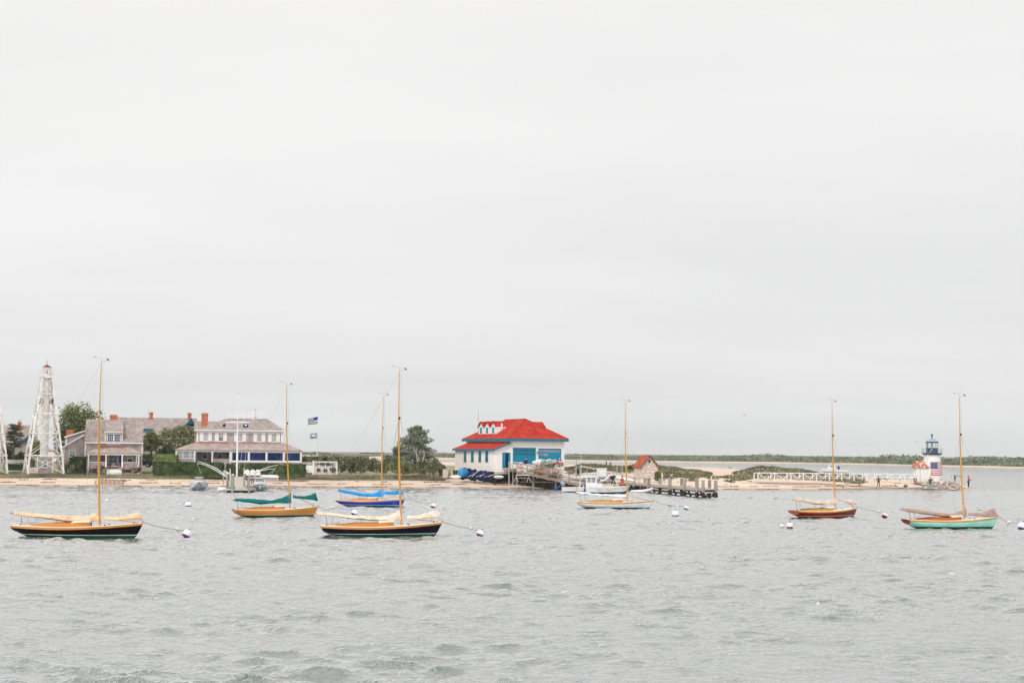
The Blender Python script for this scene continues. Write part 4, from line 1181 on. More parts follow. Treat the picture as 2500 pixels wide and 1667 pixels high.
MB().box(vx1 - .2, vx1, vy + .105, 6.5, zbm, zv - .085).build('veranda_side_beam', M['trim'], big)
MB().box(vx0, vx1, vy + .12, -.02, -1.8, .05).build('veranda_floor', M['deckwood'], big)
_, zs_ = g.p(1280, 1040)
for px_ in (487, 718, 937, 1160):
    xx = g.p(px_, 1000)[0]; MB().box(xx - .12, xx + .12, vy - .12, vy + .12, zfoot, zbm - .002).build('veranda_post', M['trim'], big)
p0, p1 = g.p(500, 1000)[0], g.p(706, 1000)[0]
hw_ = MB().box(p0, p1, vy - .05, vy + .05, zfoot, zs_ - .05).build('veranda_half_wall', M['wallshingle'], big)
for (l_, r_) in ((506, 566), (574, 658), (668, 708)):
    a, b_, c, d = g.rect(l_, 950, r_, 1036); window(big, a, b_, c, d, vy + .02, (1, 2), 'glassgrey', fr=.05)
p0, p1 = g.p(950, 1000)[0], g.p(1148, 1000)[0]
MB().box(p0, p1, vy - .05, vy + .05, zfoot, zs_ - .05).build('veranda_half_wall', M['wallshingle'], big)
# windows of the ground floor seen through the open bays
for cx in (838, 1030):
    a, b_, c, d = g.rect(cx - 34, 955, cx + 34, 1045); window(big, a, b_, c, d, -.02, (1, 2), 'glassgrey', dark_low=.7)
# glazed right half: white frame with big dark panes
bays = ((1187, 1236), (1262, 1382), (1410, 1606), (1634, 1826), (1856, 2046))
ed = 1166
_, zp0 = g.p(1600, 1064); zp1 = g.p(1600, 966)[1]
zsl = g.p(1600, 1080)[1]
for l_, r_ in bays:
    a, b_ = g.p(l_, 1000)[0], g.p(r_, 1000)[0]
    e0_ = g.p(ed, 1000)[0]
    MB().box(e0_, a, vy - .08, vy + .08, zsl, zbm - .002).build('glazing_post', M['trim'], big)
    MB().box(a, b_, vy - .03, vy + .03, zp0, zp1).build('veranda_pane', M['glassblue'], big)
    ed = r_
MB().box(g.p(ed, 1000)[0], vx1, vy - .08, vy + .08, zsl, zbm - .002).build('glazing_post', M['trim'], big)
a = g.p(1166, 1000)[0]
MB().box(a, vx1, vy - .14, vy + .12, zsl - .12, zsl - .003).build('glazing_sill', M['trim'], big)
MB().box(a, vx1, vy - .06, vy + .08, zfoot, zsl - .123).build('veranda_base_wall', M['wallshingle'], big)
MB().box(a, vx1, vy - .05, vy + .05, zp1 + .002, zbm - .003).build('glazing_head', M['trim'], big)
MB().box(a + .01, vx1 - .01, vy - .055, vy + .055, zsl, zp0 - .002).build('glazing_foot', M['trim'], big)

# ------------------------------------------------------------------ long house behind
D = 262
h = Face(Z2, D, 300, 700, 14)
lh = thing('long_shingle_house', 'long grey shingled house with two red chimneys, behind the cottage', 'house', (h.o.x, D, 1.6), h.a)
def hp(x, y):
    v = at(*Z2(x, y), D); return v.x - h.o.x, v.z - 1.6
a, b_ = hp(-330, 530)[0], hp(740, 530)[0]
zr = hp(300, 528)[1] + .2; ze = hp(300, 740)[1]
MB().box(a + .3, b_ - .3, 0, 9, 0, ze).build('wall', M['wallshingle'], lh)
rf = MB(); rf.slab([(a, -.4, ze - .1), (b_, -.4, ze - .1), (b_, 4.5, zr), (a, 4.5, zr)], .15); rf.slab([(a, 9.4, ze - .1), (b_, 9.4, ze - .1), (b_, 4.503, zr), (a, 4.503, zr)], .15)
lr = rf.build('roof', M['roofshingle'], lh)
for l_, r_, t_ in ((134, 178, 460), (616, 664, 465)):
    p, z0 = hp(l_, 530); q, z1 = hp(r_, t_)
    chimney(lr, p, q, 4.0, 5.0, z0 - 1, z1 + .2)
p, z0 = hp(-175, 530); 
# blue dormers and the teal gable
for l_, r_, t_, b2 in ((28, 165, 665, 725),):
    p, q = hp(l_, 700)[0], hp(r_, 700)[0]; z1, z0 = hp(90, t_)[1], hp(90, b2 + 10)[1]
    dd = MB().box(p, q, .5, 3.5, z0, z1).build('dormer', M['tealdark'], lh)
    for i in range(4):
        a1 = p + (q - p) * (.06 + .24 * i); MB().box(a1, a1 + (q - p) * .17, .44, .497, z0 + .2, z1 - .15).build('dormer_window', M['teal'], dd)
    MB().box(p - .2, q + .2, .3, 3.8, z1 + .002, z1 + .12).build('dormer_roof', M['roofshingle'], dd)
ax, az = hp(652, 528); l_, lz = hp(584, 602); r_, _ = hp(712, 602)
gb = MB().prism([(l_ + .2, lz + .1), (r_ - .2, lz + .1), (ax, az - .25)], -1.2, 4).build('gable', M['teal'], lh)
m_ = MB(); m_.slab([(l_, -1.5, lz), (ax, -1.5, az), (ax, 4, az), (l_, 4, lz)], .14); m_.build('gable_roof', M['tealdark'], gb)
m_ = MB(); m_.slab([(r_, -1.5, lz), (ax + .003, -1.5, az), (ax + .003, 4, az), (r_, 4, lz)], .14); m_.build('gable_roof', M['tealdark'], gb)
xx, z_ = hp(123, 400); MB().tube([(xx, 4, zr), (xx, 4, z_)], .03, 5).build('aerial', M['wire'], lr)

# ------------------------------------------------------------------ house behind the small pine
D = 255
h = Face(Zoom(0, 960, 130, 927), D, 200, 1000, 17)
gh = thing('gabled_house', 'grey shingled house with a slender red chimney, behind the small pine at far left', 'house', (h.o.x, D, 1.6), h.a)
def hp(x, y):
    v = at(*h.z(x, y), D); return (v.x - h.o.x) * h.k, v.z - 1.6
a, b_ = hp(50, 560)[0], hp(640, 560)[0]; zr = hp(300, 565)[1] + .2; ze = hp(300, 860)[1]
MB().box(a + .3, b_ - .3, 0, 8, 0, ze).build('wall', M['wallshingle'], gh)
rf = MB(); rf.slab([(a, -.4, ze), (b_, -.4, ze), (b_, 4, zr), (a, 4, zr)], .15); rf.slab([(a, 8.4, ze), (b_, 8.4, ze), (b_, 4.003, zr), (a, 4.003, zr)], .15)
lr = rf.build('roof', M['roofshingle'], gh)
p, q, z1 = hp(300, 500)[0], hp(362, 500)[0], hp(330, 495)[1]
chimney(lr, p, q, 2.5, 3.5, ze, z1, cowl=True)
# lower cross gable with blue-green barge boards
lx, lz = hp(345, 870); tx, tz = hp(560, 700)
cg = MB().prism([(lx + .2, 0), (hp(760, 870)[0], 0), (hp(760, 870)[0], lz), (tx, tz - .2), (lx + .2, lz - .1)], -3, 0.5).build('cross_gable', M['wallshingle'], gh)
m_ = MB(); m_.slab([(lx, -3.4, lz), (tx, -3.4, tz), (tx, 1, tz), (lx, 1, lz)], .18); m_.build('gable_roof', M['roofshingle'], cg)
m_ = MB(); m_.bar((lx, -3.45, lz - .05), (tx, -3.45, tz - .05), .06, .28); m_.build('barge_board', M['tealdark'], cg)
m_ = MB(); m_.bar((lx + .9, -3.3, lz + .18), (tx, -3.3, tz - .45), .06, .30); m_.build('barge_board', M['tealdark'], cg)

# ------------------------------------------------------------------ boathouse with red roof
D = 219
o_ = at(*Z3(1122, 1075), D)
AB = R(25)
bh = thing('boathouse', 'white clapboard boathouse with bright red hipped roof and turquoise doors', 'boathouse', (o_.x, D, 0.0), AB)
RB_ = Matrix.Rotation(AB, 3, 'Z')
def front(x, y, off=0.0):
    """local (x, z) of a photo point on the front wall plane (local y = off)"""
    d_ = ray(*Z3(x, y)); o3 = Vector((0, 0, CAMZ))
    n_ = RB_ @ Vector((0, 1, 0)); p0 = Vector(bh.location) + RB_ @ Vector((0, off, 0))
    t_ = (p0 - o3).dot(n_) / d_.dot(n_)
    q = RB_.transposed() @ (o3 + d_ * t_ - Vector(bh.location)); return q.x, q.z
def side(x, y, off=0.0):
    """local (y, z) of a photo point on the side wall plane (local x = off)"""
    d_ = ray(*Z3(x, y)); o3 = Vector((0, 0, CAMZ))
    n_ = RB_ @ Vector((1, 0, 0)); p0 = Vector(bh.location) + RB_ @ Vector((off, 0, 0))
    t_ = (p0 - o3).dot(n_) / d_.dot(n_)
    q = RB_.transposed() @ (o3 + d_ * t_ - Vector(bh.location)); return q.y, q.z
W = front(2022, 800)[0]
zE = front(1300, 545)[1]
LN = side(400, 540)[0]
LX = front(868, 900)[0]                 # lean-to corner (negative x)
zF = front(1000, 1100)[1]               # bottom of the white boarding
zLe = side(500, 712, LX)[1]; zLt = side(800, 608, 0)[1]
LY0 = 0.0; LYL = side(212, 800, LX)[0]
zbot = zF
mwl = MB()
mwl.box(0, W, 0, LN, zbot, zE)
bw = mwl.build('wall', M['clap'], bh)
lt = MB()
lt.add([(LX, .0, zbot), (-.002, .0, zbot), (-.002, .0, zLt - .05), (LX, .0, zLe - .05), (LX, LYL, zbot), (-.002, LYL, zbot), (-.002, LYL, zLt - .05), (LX, LYL, zLe - .05)],
       [(0, 1, 2, 3), (7, 6, 5, 4), (3, 2, 6, 7), (0, 4, 5, 1), (0, 3, 7, 4), (1, 5, 6, 2)])
lean = lt.build('lean_to', M['clap'], bh)
lr = MB().slab([(LX - .3, -.3, zLe - .05), (-.004, -.3, zLt + .02), (-.004, LYL + .3, zLt + .02), (LX - .3, LYL + .3, zLe - .05)], .10).build('lean_to_roof', M['redroof'], bh)
MB().box(LX - .40, LX - .3, -.3, LYL + .3, zLe - .34, zLe - .05).build('fascia', M['tealdark'], lr)
MB().bar((LX - .36, -.36, zLe - .20), (-.01, -.36, zLt - .12), .07, .24).build('rake_board', M['tealdark'], lr)
# main hip roof
ov = .55
zRdg = front(1200, 224, W / 2)[1]
ya, yb = side(1383, 222, W / 2)[0], side(1042, 228, W / 2)[0]
zRdg = side(1383, 222, W / 2)[1]
v = [(-ov, -ov, zE), (W + ov, -ov, zE), (W + ov, LN + ov, zE), (-ov, LN + ov, zE), (W / 2, ya, zRdg), (W / 2, yb, zRdg)]
rf = MB().add(v, [(0, 1, 4), (1, 2, 5, 4), (2, 3, 5), (3, 0, 4, 5), (3, 2, 1, 0)])
mr_ = rf.build('roof', M['redroof'], bh)
MB().box(-ov, W + ov, -ov - .06, -ov + .3, zE - .42, zE - .004).build('fascia', M['tealdark'], mr_)
MB().box(-ov - .06, -ov + .3, -ov + .303, LN + ov, zE - .42, zE - .004).build('fascia', M['tealdark'], mr_)
MB().box(W + ov - .3, W + ov + .06, -ov + .303, LN + ov, zE - .42, zE - .004).build('fascia', M['tealdark'], mr_)
MB().bar((-ov, -ov, zE + .03), (W / 2, ya, zRdg + .03), .12, .06).build('hip_ridge', M['redroof'], mr_)
MB().bar((W + ov, -ov, zE + .03), (W / 2, ya, zRdg + .03), .12, .06).build('hip_ridge', M['redroof'], mr_)
MB().bar((W / 2, ya, zRdg + .03), (W / 2, yb, zRdg + .03), .14, .08).build('roof_ridge', M['redroof'], mr_)
# side dormers with three little gables
def dormer(sgn):
    xw = 0.75 if sgn < 0 else W - .1
    xr = W / 2
    y0d, zt_ = side(905, 350, .75)
    zb_ = side(880, 492, .75)[1]
    zg = side(888, 262, .75)[1]
    zt_ = side(905, 348, .75)[1]
    y1d = side(600, 400, .75)[0]
    n3 = 3; wdt = (y1d - y0d) / n3 
    d_ = MB(); d_.box(min(xw, xr), max(xw, xr), y0d, y1d, zE, zt_)
    dd = d_.build('side_dormer', M['clap'], bh)
    for i in range(n3):
        a_ = y0d + wdt * i; b2 = a_ + wdt; c_ = (a_ + b2) / 2
        gm = MB().add([(xw, a_, zt_), (xw, b2, zt_), (xw, c_, zg), (xr, a_, zt_), (xr, b2, zt_), (xr, c_, zg)], [(0, 1, 2), (3, 5, 4), (0, 2, 5, 3), (1, 4, 5, 2), (0, 3, 4, 1)])
        gm.build('small_gable', M['clap'], dd)
        r_ = MB(); e_ = -.25 if sgn < 0 else .25
        r_.slab([(xw + e_, a_ - .05, zt_ + .02), (xw + e_, c_ , zg + .08), (xr, c_, zg + .08), (xr, a_ - .05, zt_ + .02)], .06)
        r_.slab([(xw + e_, b2 + .02, zt_ + .02), (xw + e_, c_ + .003, zg + .08), (xr, c_ + .003, zg + .08), (xr, b2 + .02, zt_ + .02)], .06)
        r_.build('gable_roof', M['redroof'], dd)
        if sgn < 0:
            w_ = MB().box(xw - .06, xw - .004, c_ - .55, c_ + .55, zb_ + .15, zt_ + .05).build('dormer_window', M['trim'], dd)
            MB().box(xw - .08, xw - .062, c_ - .36, c_ + .36, zb_ + .3, zt_ - .1).build('pane', M['teal'], w_)
dormer(-1); dormer(1)
# four tall windows in the lean-to side
for l_, r_ in ((362, 405), (483, 527), (608, 652), (722, 768)):
    yy0, yy1 = side(r_, 830, LX)[0], side(l_, 830, LX)[0]
    z1, z0 = zLe - .42, side((l_ + r_) / 2, 938, LX)[1]
    fr = MB().box(LX - .05, LX - .003, yy0 - .32, yy1 + .35, z0 - .05, z1 + .05).build('window', M['trim'], bh)
    MB().box(LX - .08, LX - .052, yy0, yy1, z0, z1).build('pane', M['tealglass'], fr)
    k = MB(); zm = (z0 + z1) / 2
    k.box(LX - .10, LX - .082, yy0, yy1, zm - .06, zm + .06); k.box(LX - .10, LX - .082, yy0, yy0 + .09, z0, zm - .062); k.box(LX - .10, LX - .082, yy0, yy0 + .09, zm + .062, z1)
    k.build('sash', M['teal'], fr)
# front doors
def bigdoor(l_, r_, t_, b_, n_, glassm, rows, label=None):
    (xa, z1), (xb, _) = front(l_, t_), front(r_, t_)
    z1 = front((l_ + r_) / 2, t_)[1]; z0 = front((l_ + r_) / 2, b_)[1]
    fr = MB(); fw = .16
    fr.box(xa - fw, xa, -.07, -.003, z0, z1 + fw); fr.box(xb, xb + fw, -.07, -.003, z0, z1 + fw); fr.box(xa, xb, -.07, -.003, z1, z1 + fw)
    d_ = MB().box(xa, xb, -.03, -.003, z0, z1).build('boat_door', M['teal'], bh)
    if label: d_['label'] = label
    fr.build('door_frame', M['trim'], d_)
    MB().box(xa + .003, xb - .003, -.05, -.032, z1 - .22, z1 - .002).build('door_head', M['tealdark'], d_)
    for r_i, (a_, b2, keep) in enumerate(rows):
        for i in range(n_):
            if i >= keep: continue
            u0 = xa + .2 + (xb - xa - .4) * (i + .12) / n_; u1 = xa + .2 + (xb - xa - .4) * (i + .88) / n_
            MB().box(u0, u1, -.046, -.032, z0 + (z1 - z0) * a_, z0 + (z1 - z0) * b2).build('door_pane', M[glassm], d_)
    pl = MB()
    for i in range(13):
        xx = xa + (xb - xa) * (i + .5) / 13; pl.box(xx - .012, xx + .012, -.044, -.032, z0, z0 + (z1 - z0) * .50)
    pl.build('plank_joints', M['tealdark'], d_)
bigdoor(1170, 1556, 698, 968, 11, 'tealglass', ((.74, .9, 11), (.54, .68, 11)), 'turquoise door with dark panes')
bigdoor(1597, 1978, 712, 962, 12, 'glassgrey', ((.74, .92, 12), (.50, .66, 5)), 'turquoise door with pale panes')
# small entrance door, half open
(xa, _), (xb, _) = front(1005, 900), front(1118, 900)
z1, z0 = front(1060, 790)[1], front(1060, 1035)[1]
dr = MB(); dr.box(xa - .08, xa + .02, -.08, -.003, z0, z1 + .1); dr.box(xb - .02, xb + .1, -.08, -.003, z0, z1 + .1); dr.box(xa + .02, xb - .02, -.08, -.003, z1, z1 + .1)
do = MB().box(xa + .02, xb - .02, -.02, -.003, z0, z1).build('entrance_door', mat('dark_interior', (0.006, 0.008, 0.05), .7), bh)
dr.build('door_frame', M['tealdark'], do)
MB().box(xa + .022, xa + .42, -.06, -.022, z0, z1 - .01).build('door_leaf', M['teal'], do)
MB().box(xb - .22, xb - .022, -.06, -.022, z0, z1 - .01).build('door_leaf', M['teal'], do)
# corner boards, lamps, downpipe
MB().box(-.08, .12, -.06, -.004, zbot, zE - .43).build('corner_trim', M['trim'], bw)
MB().box(W - .14, W + .06, -.06, -.004, zbot, zE - .43).build('corner_trim', M['trim'], bw)
(xx, zz_) = front(1148, 650)
MB().lathe([(0.02, .02), (.22, .0), (.26, -.12), (.2, -.12)], 14, (xx, -.35, zz_ + .1)).tube([(xx, -.02, zz_ + .2), (xx, -.3, zz_ + .25), (xx, -.35, zz_ + .12)], .03, 5).build('wall_lamp', M['silverwood'], bh, smooth=True)
(xx, zz_) = front(1576, 785)
MB().lathe([(0.02, .02), (.18, .0), (.2, -.1), (.15, -.1)], 14, (xx, -.3, zz_ + .1)).tube([(xx, -.02, zz_ + .18), (xx, -.26, zz_ + .2), (xx, -.3, zz_ + .12)], .03, 5).build('wall_lamp', M['dark'], bh, smooth=True)
yy, zz_ = side(600, 75, .3); z2 = side(600, 340, .3)[1]
MB().tube([(.3, yy, zE), (.3, yy, zz_)], .03, 5).build('aerial', M['wire'], bh)
(yv, zv_), (_, zv2) = side(955, 300, 1.5), side(955, 345, 1.5)
MB().lathe([(.14, 0), (.14, .75)], 10, (1.6, side(905, 350, .75)[0] - .1, zv2 - .3)).build('vent_pipe', M['trim'], bh)
# open undercroft: corner piles, dark crawl space and sagging planks
for xx in (LX + .25, 1.8, W / 2, W - .3):
    for yy in (.3, LN / 2, LN - .4):
        MB().tube([(xx, yy, zbot - .003), (xx, yy, -.3)], .16, 8).build('foundation_pile', M['pilewet'], bh)
MB().box(LX + .4, W - .4, 1.6, LN - .4, .4, zbot - .006).build('undercroft_dark', M['black'], bh)  # black block put in for the dark of the open crawl space
MB().box(LX, -.2, .0, .10, zbot - .35, zbot - .003).build('skirt_board', M['silverwood'], bh)
BH_o, BH_R = bh.location.copy(), RB_
def bhw(x, y, z): return BH_o + RB_ @ Vector((x, y, z))

# stairs to the small door
sw = thing('wooden_stairs', 'weathered wooden stairs with white handrail leading to the boathouse side door', 'stairs', tuple(bhw(0.2, -.6, 0)), AB)
zd = z0 - .05
st0 = front(1005, 1040)[0]; st1 = front(1165, 1040)[0]
MB().box(st0 - .2, st1 + .3, -.2 - .9, .54, zd - .14, zd).build('landing', M['deckwood'], sw)
gz = 1.0; nst = 8
for i in range(nst):
    zz_ = zd - (zd - gz) * (i + 1) / (nst + 1)
    MB().box(st1 - .4 + .22 * i, st1 - .15 + .22 * i, -1.1, -.1, zz_ - .05, zz_).build('tread', M['deckwood'], sw)
for yy in (-1.13, -.08):
    MB().bar((st1 - .3, yy, zd - .1), (st1 + .22 * nst - .1, yy, gz), .08, .26).build('stringer', M['deckwood'], sw)
for i in range(3):
    xx = st0 + .1 + (st1 - .3 - st0) * i / 2; MB().bar((xx, -1.05, -0.2), (xx, -1.05, zd + .9), .12).build('stair_post', M['silverwood'], sw)
MB().bar((st0 + .1, -1.1, zd + .95), (st1 - .3, -1.1, zd + .95), .10, .08).build('handrail', M['trim'], sw)
MB().bar((st1 - .3, -1.1, zd + .95), (st1 + 1.5, -1.1, gz + .9), .10, .08).build('handrail', M['trim'], sw)
MB().bar((st1 + 1.5, -1.1, gz - .3), (st1 + 1.5, -1.1, gz + .95), .12).build('stair_post', M['silverwood'], sw)

# ------------------------------------------------------------------ stone hut
ZH = Zoom(1480, 1080, 360, 2352)
D = 228
hb = at(*ZH(548, 590), D)
AH = R(24)
hut = thing('stone_hut', 'small whitewashed stone hut with rust-red gable roof behind the jetty', 'hut', (hb.x, D, 1.2), AH)
RH = Matrix.Rotation(AH, 3, 'Z')
def hpl(px_, py_, n_, off):
    d_ = ray(*ZH(px_, py_)); o3 = Vector((0, 0, CAMZ)); nn = RH @ Vector(n_)
    p0 = Vector(hut.location) + RH @ (Vector(n_) * off)
    t_ = (p0 - o3).dot(nn) / d_.dot(nn)
    return RH.transposed() @ (o3 + d_ * t_ - Vector(hut.location))
wx = hpl(825, 400, (0, 1, 0), 0).x
ly = hpl(440, 400, (1, 0, 0), 0).y
zh = hpl(690, 385, (0, 1, 0), 0).z; zp = hpl(690, 215, (0, 1, 0), 0).z
b_ = MB().add([(0, 0, -.6), (wx, 0, -.6), (wx, 0, zh), (wx / 2, 0, zp), (0, 0, zh), (0, ly, -.6), (wx, ly, -.6), (wx, ly, zh), (wx / 2, ly, zp), (0, ly, zh)],
              [(0, 1, 2, 3, 4), (9, 8, 7, 6, 5), (0, 4, 9, 5), (1, 6, 7, 2), (4, 3, 8, 9), (3, 2, 7, 8), (0, 5, 6, 1)])
hw_ = b_.build('wall', M['stone'], hut)
rs = MB()
sl = (zp - zh) / (wx / 2)
rs.slab([(-.25, -.25, zh - .25 * sl + .12), (-.25, ly + .25, zh - .25 * sl + .12), (wx / 2, ly + .25, zp + .14), (wx / 2, -.25, zp + .14)], .12)
rs.slab([(wx + .25, -.25, zh - .25 * sl + .12), (wx + .25, ly + .25, zh - .25 * sl + .12), (wx / 2 + .003, ly + .25, zp + .14), (wx / 2 + .003, -.25, zp + .14)], .12)
ro = rs.build('roof', M['rustroof'], hut)
for sx, nx in ((-.25, 0), (wx + .25, 0)):
    MB().bar((sx, -.29, zh - .25 * sl + .02), (wx / 2, -.29, zp + .04), .06, .20).build('barge_board', M['bark'], ro)
MB().box(wx / 2 - .14, wx / 2 + .14, -.03, -.003, zh + (zp - zh) * .35, zh + (zp - zh) * .68).build('vent', M['dark'], hw_)

# ------------------------------------------------------------------ lighthouse
D = 234
lb = at(*ZL(752, 1320), D)
lh = thing('lighthouse', 'short white lighthouse with dark blue lantern and a large striped flag on its side', 'lighthouse', (lb.x, D, lb.z))
def lz(y): return at(*ZL(752, y), D).z - lb.z
k_ = (200 / 1960) / (FOC / D)
zt = lz(690)
M['tower'] = mat('white_shingled_tower', (0.82, 0.79, 0.76), .6, .05, 2, bump=.25, bs=8)
M['galdark'] = mat('dark_gallery_iron', (0.05, 0.06, 0.08), .5)
tw = MB().lathe([(246 * k_, -1.2), (232 * k_, 0), (190 * k_, zt)], 40).build('tower_wall', M['tower'], lh, smooth=True)
MB().lathe([(200 * k_, zt + .003), (215 * k_, zt + .12), (242 * k_, zt + .15), (242 * k_, zt + .32), (60 * k_, zt + .32)], 12).build('gallery', M['galdark'], lh)
rl = MB(); rr_ = 232 * k_
for i in range(12):
    an = 2 * math.pi * (i + .5) / 12; an2 = 2 * math.pi * (i + 1.5) / 12
    p = (rr_ * math.cos(an), rr_ * math.sin(an)); q = (rr_ * math.cos(an2), rr_ * math.sin(an2))
    rl.bar((*p, zt + .32), (*p, lz(532)), .05)
    for hh in (.25, .6, 1): rl.bar((*p, zt + .32 + (lz(536) - zt - .32) * hh), (*q, zt + .32 + (lz(536) - zt - .32) * hh), .03)
rl.build('gallery_railing', M['wire'], lh)
zb1, zg1, ze1 = lz(520), lz(402), lz(378)
M['lblue'] = mat('dark_blue_metal', (0.02, 0.065, 0.17), .45, .15, 2)
lbm = MB().lathe([(141 * k_, zt + .33), (141 * k_, zb1)], 8, rot=R(22.5)).build('lantern_base', M['lblue'], lh)
for i, an in enumerate((-112, -67)):
    a_ = R(an); r_ = 134 * k_
    c_ = Vector((math.cos(a_), math.sin(a_), 0)) * r_
    t_ = Vector((-math.sin(a_), math.cos(a_), 0))
    MB().bar(c_ - t_ * .12 + Vector((0, 0, zb1 - .45)), c_ + t_ * .12 + Vector((0, 0, zb1 - .45)), .02, .22).build('vent_panel', M['glassgrey'], lbm)
gm = bpy.data.materials.new('lantern_glass'); gm.use_nodes = True
gb_ = gm.node_tree.nodes['Principled BSDF']; gb_.inputs['Base Color'].default_value = (0.95, 1, .96, 1); gb_.inputs['Transmission Weight'].default_value = 0.95
gb_.inputs['Roughness'].default_value = .02; gb_.inputs['IOR'].default_value = 1.05
MB().lathe([(132 * k_, zb1 + .003), (132 * k_, zg1)], 8, rot=R(22.5), cap=False).build('lantern_glass', gm, lh)
for i in range(8):
    a_ = R(22.5 + 45 * i); r_ = 137 * k_
    MB().bar((r_ * math.cos(a_), r_ * math.sin(a_), zb1), (r_ * math.cos(a_), r_ * math.sin(a_), zg1), .045).build('glazing_bar', M['lblue'], lh)
MB().lathe([(.05, zb1), (.16, zb1 + .1), (.2, zb1 + .4), (.15, zb1 + .8), (.05, zb1 + .9)], 14).build('beacon_lens', M['buoywhite'], lh, smooth=True)
MB().lathe([(146 * k_, zg1 + .003), (150 * k_, zg1 + .2)], 8, rot=R(22.5)).build('roof_band', M['lblue'], lh)
M['lroof'] = mat('pale_blue_metal_roof', (0.30, 0.37, 0.45), .5, .1, 2)
MB().lathe([(152 * k_, zg1 + .203), (80 * k_, lz(318)), (14 * k_, lz(280))], 8, rot=R(22.5)).build('roof', M['lroof'], lh)
fin = MB().lathe([(26 * k_, lz(282)), (10 * k_, lz(268)), (10 * k_, lz(246)), (24 * k_, lz(232)), (26 * k_, lz(218)), (20 * k_, lz(200)), (5 * k_, lz(190)), (2 * k_, lz(160))], 16).build('finial', M['lblue'], lh, smooth=True)
# flag wrapped round the tower: striped field and starred canton
M['flagred'] = mat('flag_red', (0.40, 0.003, 0.018), .8, .08, 3)
M['flagwhite'] = mat('flag_white', (0.85, 0.82, 0.82), .8, .04, 3)
M['flagblue'] = mat('flag_blue', (0.004, 0.018, 0.14), .8, .08, 3)
def tr(z): return interp(z, [0, zt], [232 * k_, 190 * k_]) if z >= 0 else 232 * k_
fz1, fz0 = lz(856), lz(1165)
th0, th1 = R(-28), R(86)
def fpt(u, v_, off):
    th = th0 + (th1 - th0) * u; z = fz1 + (fz0 - fz1) * v_ - 0.06 * math.sin(u * 5) * (v_)
    r_ = tr(z) + off
    return (r_ * math.sin(th), -r_ * math.cos(th), z)
fl = thing('draped_flag', 'large stars and stripes flag draped on the lighthouse tower', 'flag', tuple(lh.location))
def patch_(u0, u1, v0, v1, off, nu=14, m_=None):
    m_ = m_ or MB()
    vs = []
    for j in range(3):
        for i in range(nu + 1): vs.append(fpt(u0 + (u1 - u0) * i / nu, v0 + (v1 - v0) * j / 2, off))
    fs = [(j * (nu + 1) + i, j * (nu + 1) + i + 1, (j + 1) * (nu + 1) + i + 1, (j + 1) * (nu + 1) + i) for j in range(2) for i in range(nu)]
    return m_.add(vs, fs)
patch_(0, 1, 0, 1, .03, 30).build('flag_cloth', M['flagwhite'], fl)
for i in range(0, 13, 2):
    patch_(.4 if i < 7 else 0, 1, i / 13, (i + 1) / 13, .036, 24).build('red_stripe', M['flagred'], fl)
patch_(0, .4, 0, 7 / 13, .04).build('canton', M['flagblue'], fl)
stm = MB()
for r_ in range(9):
    for c_ in range(6 if r_ % 2 == 0 else 5):
        u = .4 * ((c_ + .5) / 6 if r_ % 2 == 0 else (c_ + 1) / 6); v_ = 7 / 13 * (r_ + .5) / 9
        ctr = Vector(fpt(u, v_, .045)); th = th0 + (th1 - th0) * u
        tx_ = Vector((math.cos(th), math.sin(th), 0))
        pts = []
        for q in range(10):
            rr_ = (.055 if q % 2 == 0 else .022); an = math.pi / 2 + q * math.pi / 5
            pts.append(ctr + tx_ * rr_ * math.cos(an) + Vector((0, 0, rr_ * math.sin(an))))
        stm.add(pts, [tuple(range(10))])
so = stm.build('stars', M['flagwhite'], fl)
so['kind'] = 'stuff'
# annex
a0, z0a = at(*ZL(325, 1290), D).x - lb.x, lz(1290)
a1 = at(*ZL(585, 1290), D).x - lb.x
an = MB().box(a0, a1, -1.1, 1.1, z0a - .4, lz(985)).build('annex_wall', M['tower'], lh)
zan, zar = lz(985), lz(828)
l1, l2 = at(*ZL(292, 970), D).x - lb.x, at(*ZL(628, 970), D).x - lb.x
r1, r2 = at(*ZL(335, 828), D).x - lb.x, at(*ZL(575, 828), D).x - lb.x
M['annexroof'] = mat('flaking_red_annex_roof', (0.42, 0.13, 0.07), .8, 0, 2.6, col2=(0.72, 0.64, 0.56), lo=.5, hi=.62, bump=.3)
v = [(l1, -1.3, zan), (l2, -1.3, zan), (l2, 1.3, zan), (l1, 1.3, zan), (r1, 0, zar), (r2, 0, zar)]
MB().add(v + [(p[0], p[1], p[2] - .10) for p in v[:4]], [(0, 1, 5, 4), (1, 2, 5), (2, 3, 4, 5), (3, 0, 4), (0, 6, 7, 1), (1, 7, 8, 2), (2, 8, 9, 3), (3, 9, 6, 0), (9, 8, 7, 6)]).build('annex_roof', M['annexroof'], lh)
ad_ = at(*ZL(345, 1290), D).x - lb.x; ad2 = at(*ZL(405, 1290), D).x - lb.x
MB().box(ad_, ad2, -1.14, -1.103, z0a - .2, lz(1010)).build('annex_door', M['trim'], an)
MB().box(ad2 + .003, ad2 + .04, -1.15, -1.103, z0a - .2, lz(990)).build('downpipe', M['dark'], an)
MB().tube([(at(*ZL(545, 830), D).x - lb.x, -1.2, lz(830)), (at(*ZL(575, 720), D).x - lb.x, -1.3, zt), (at(*ZL(710, 525), D).x - lb.x, -1.0, zb1)], .03, 5).build('cable_conduit', M['trim'], lh)

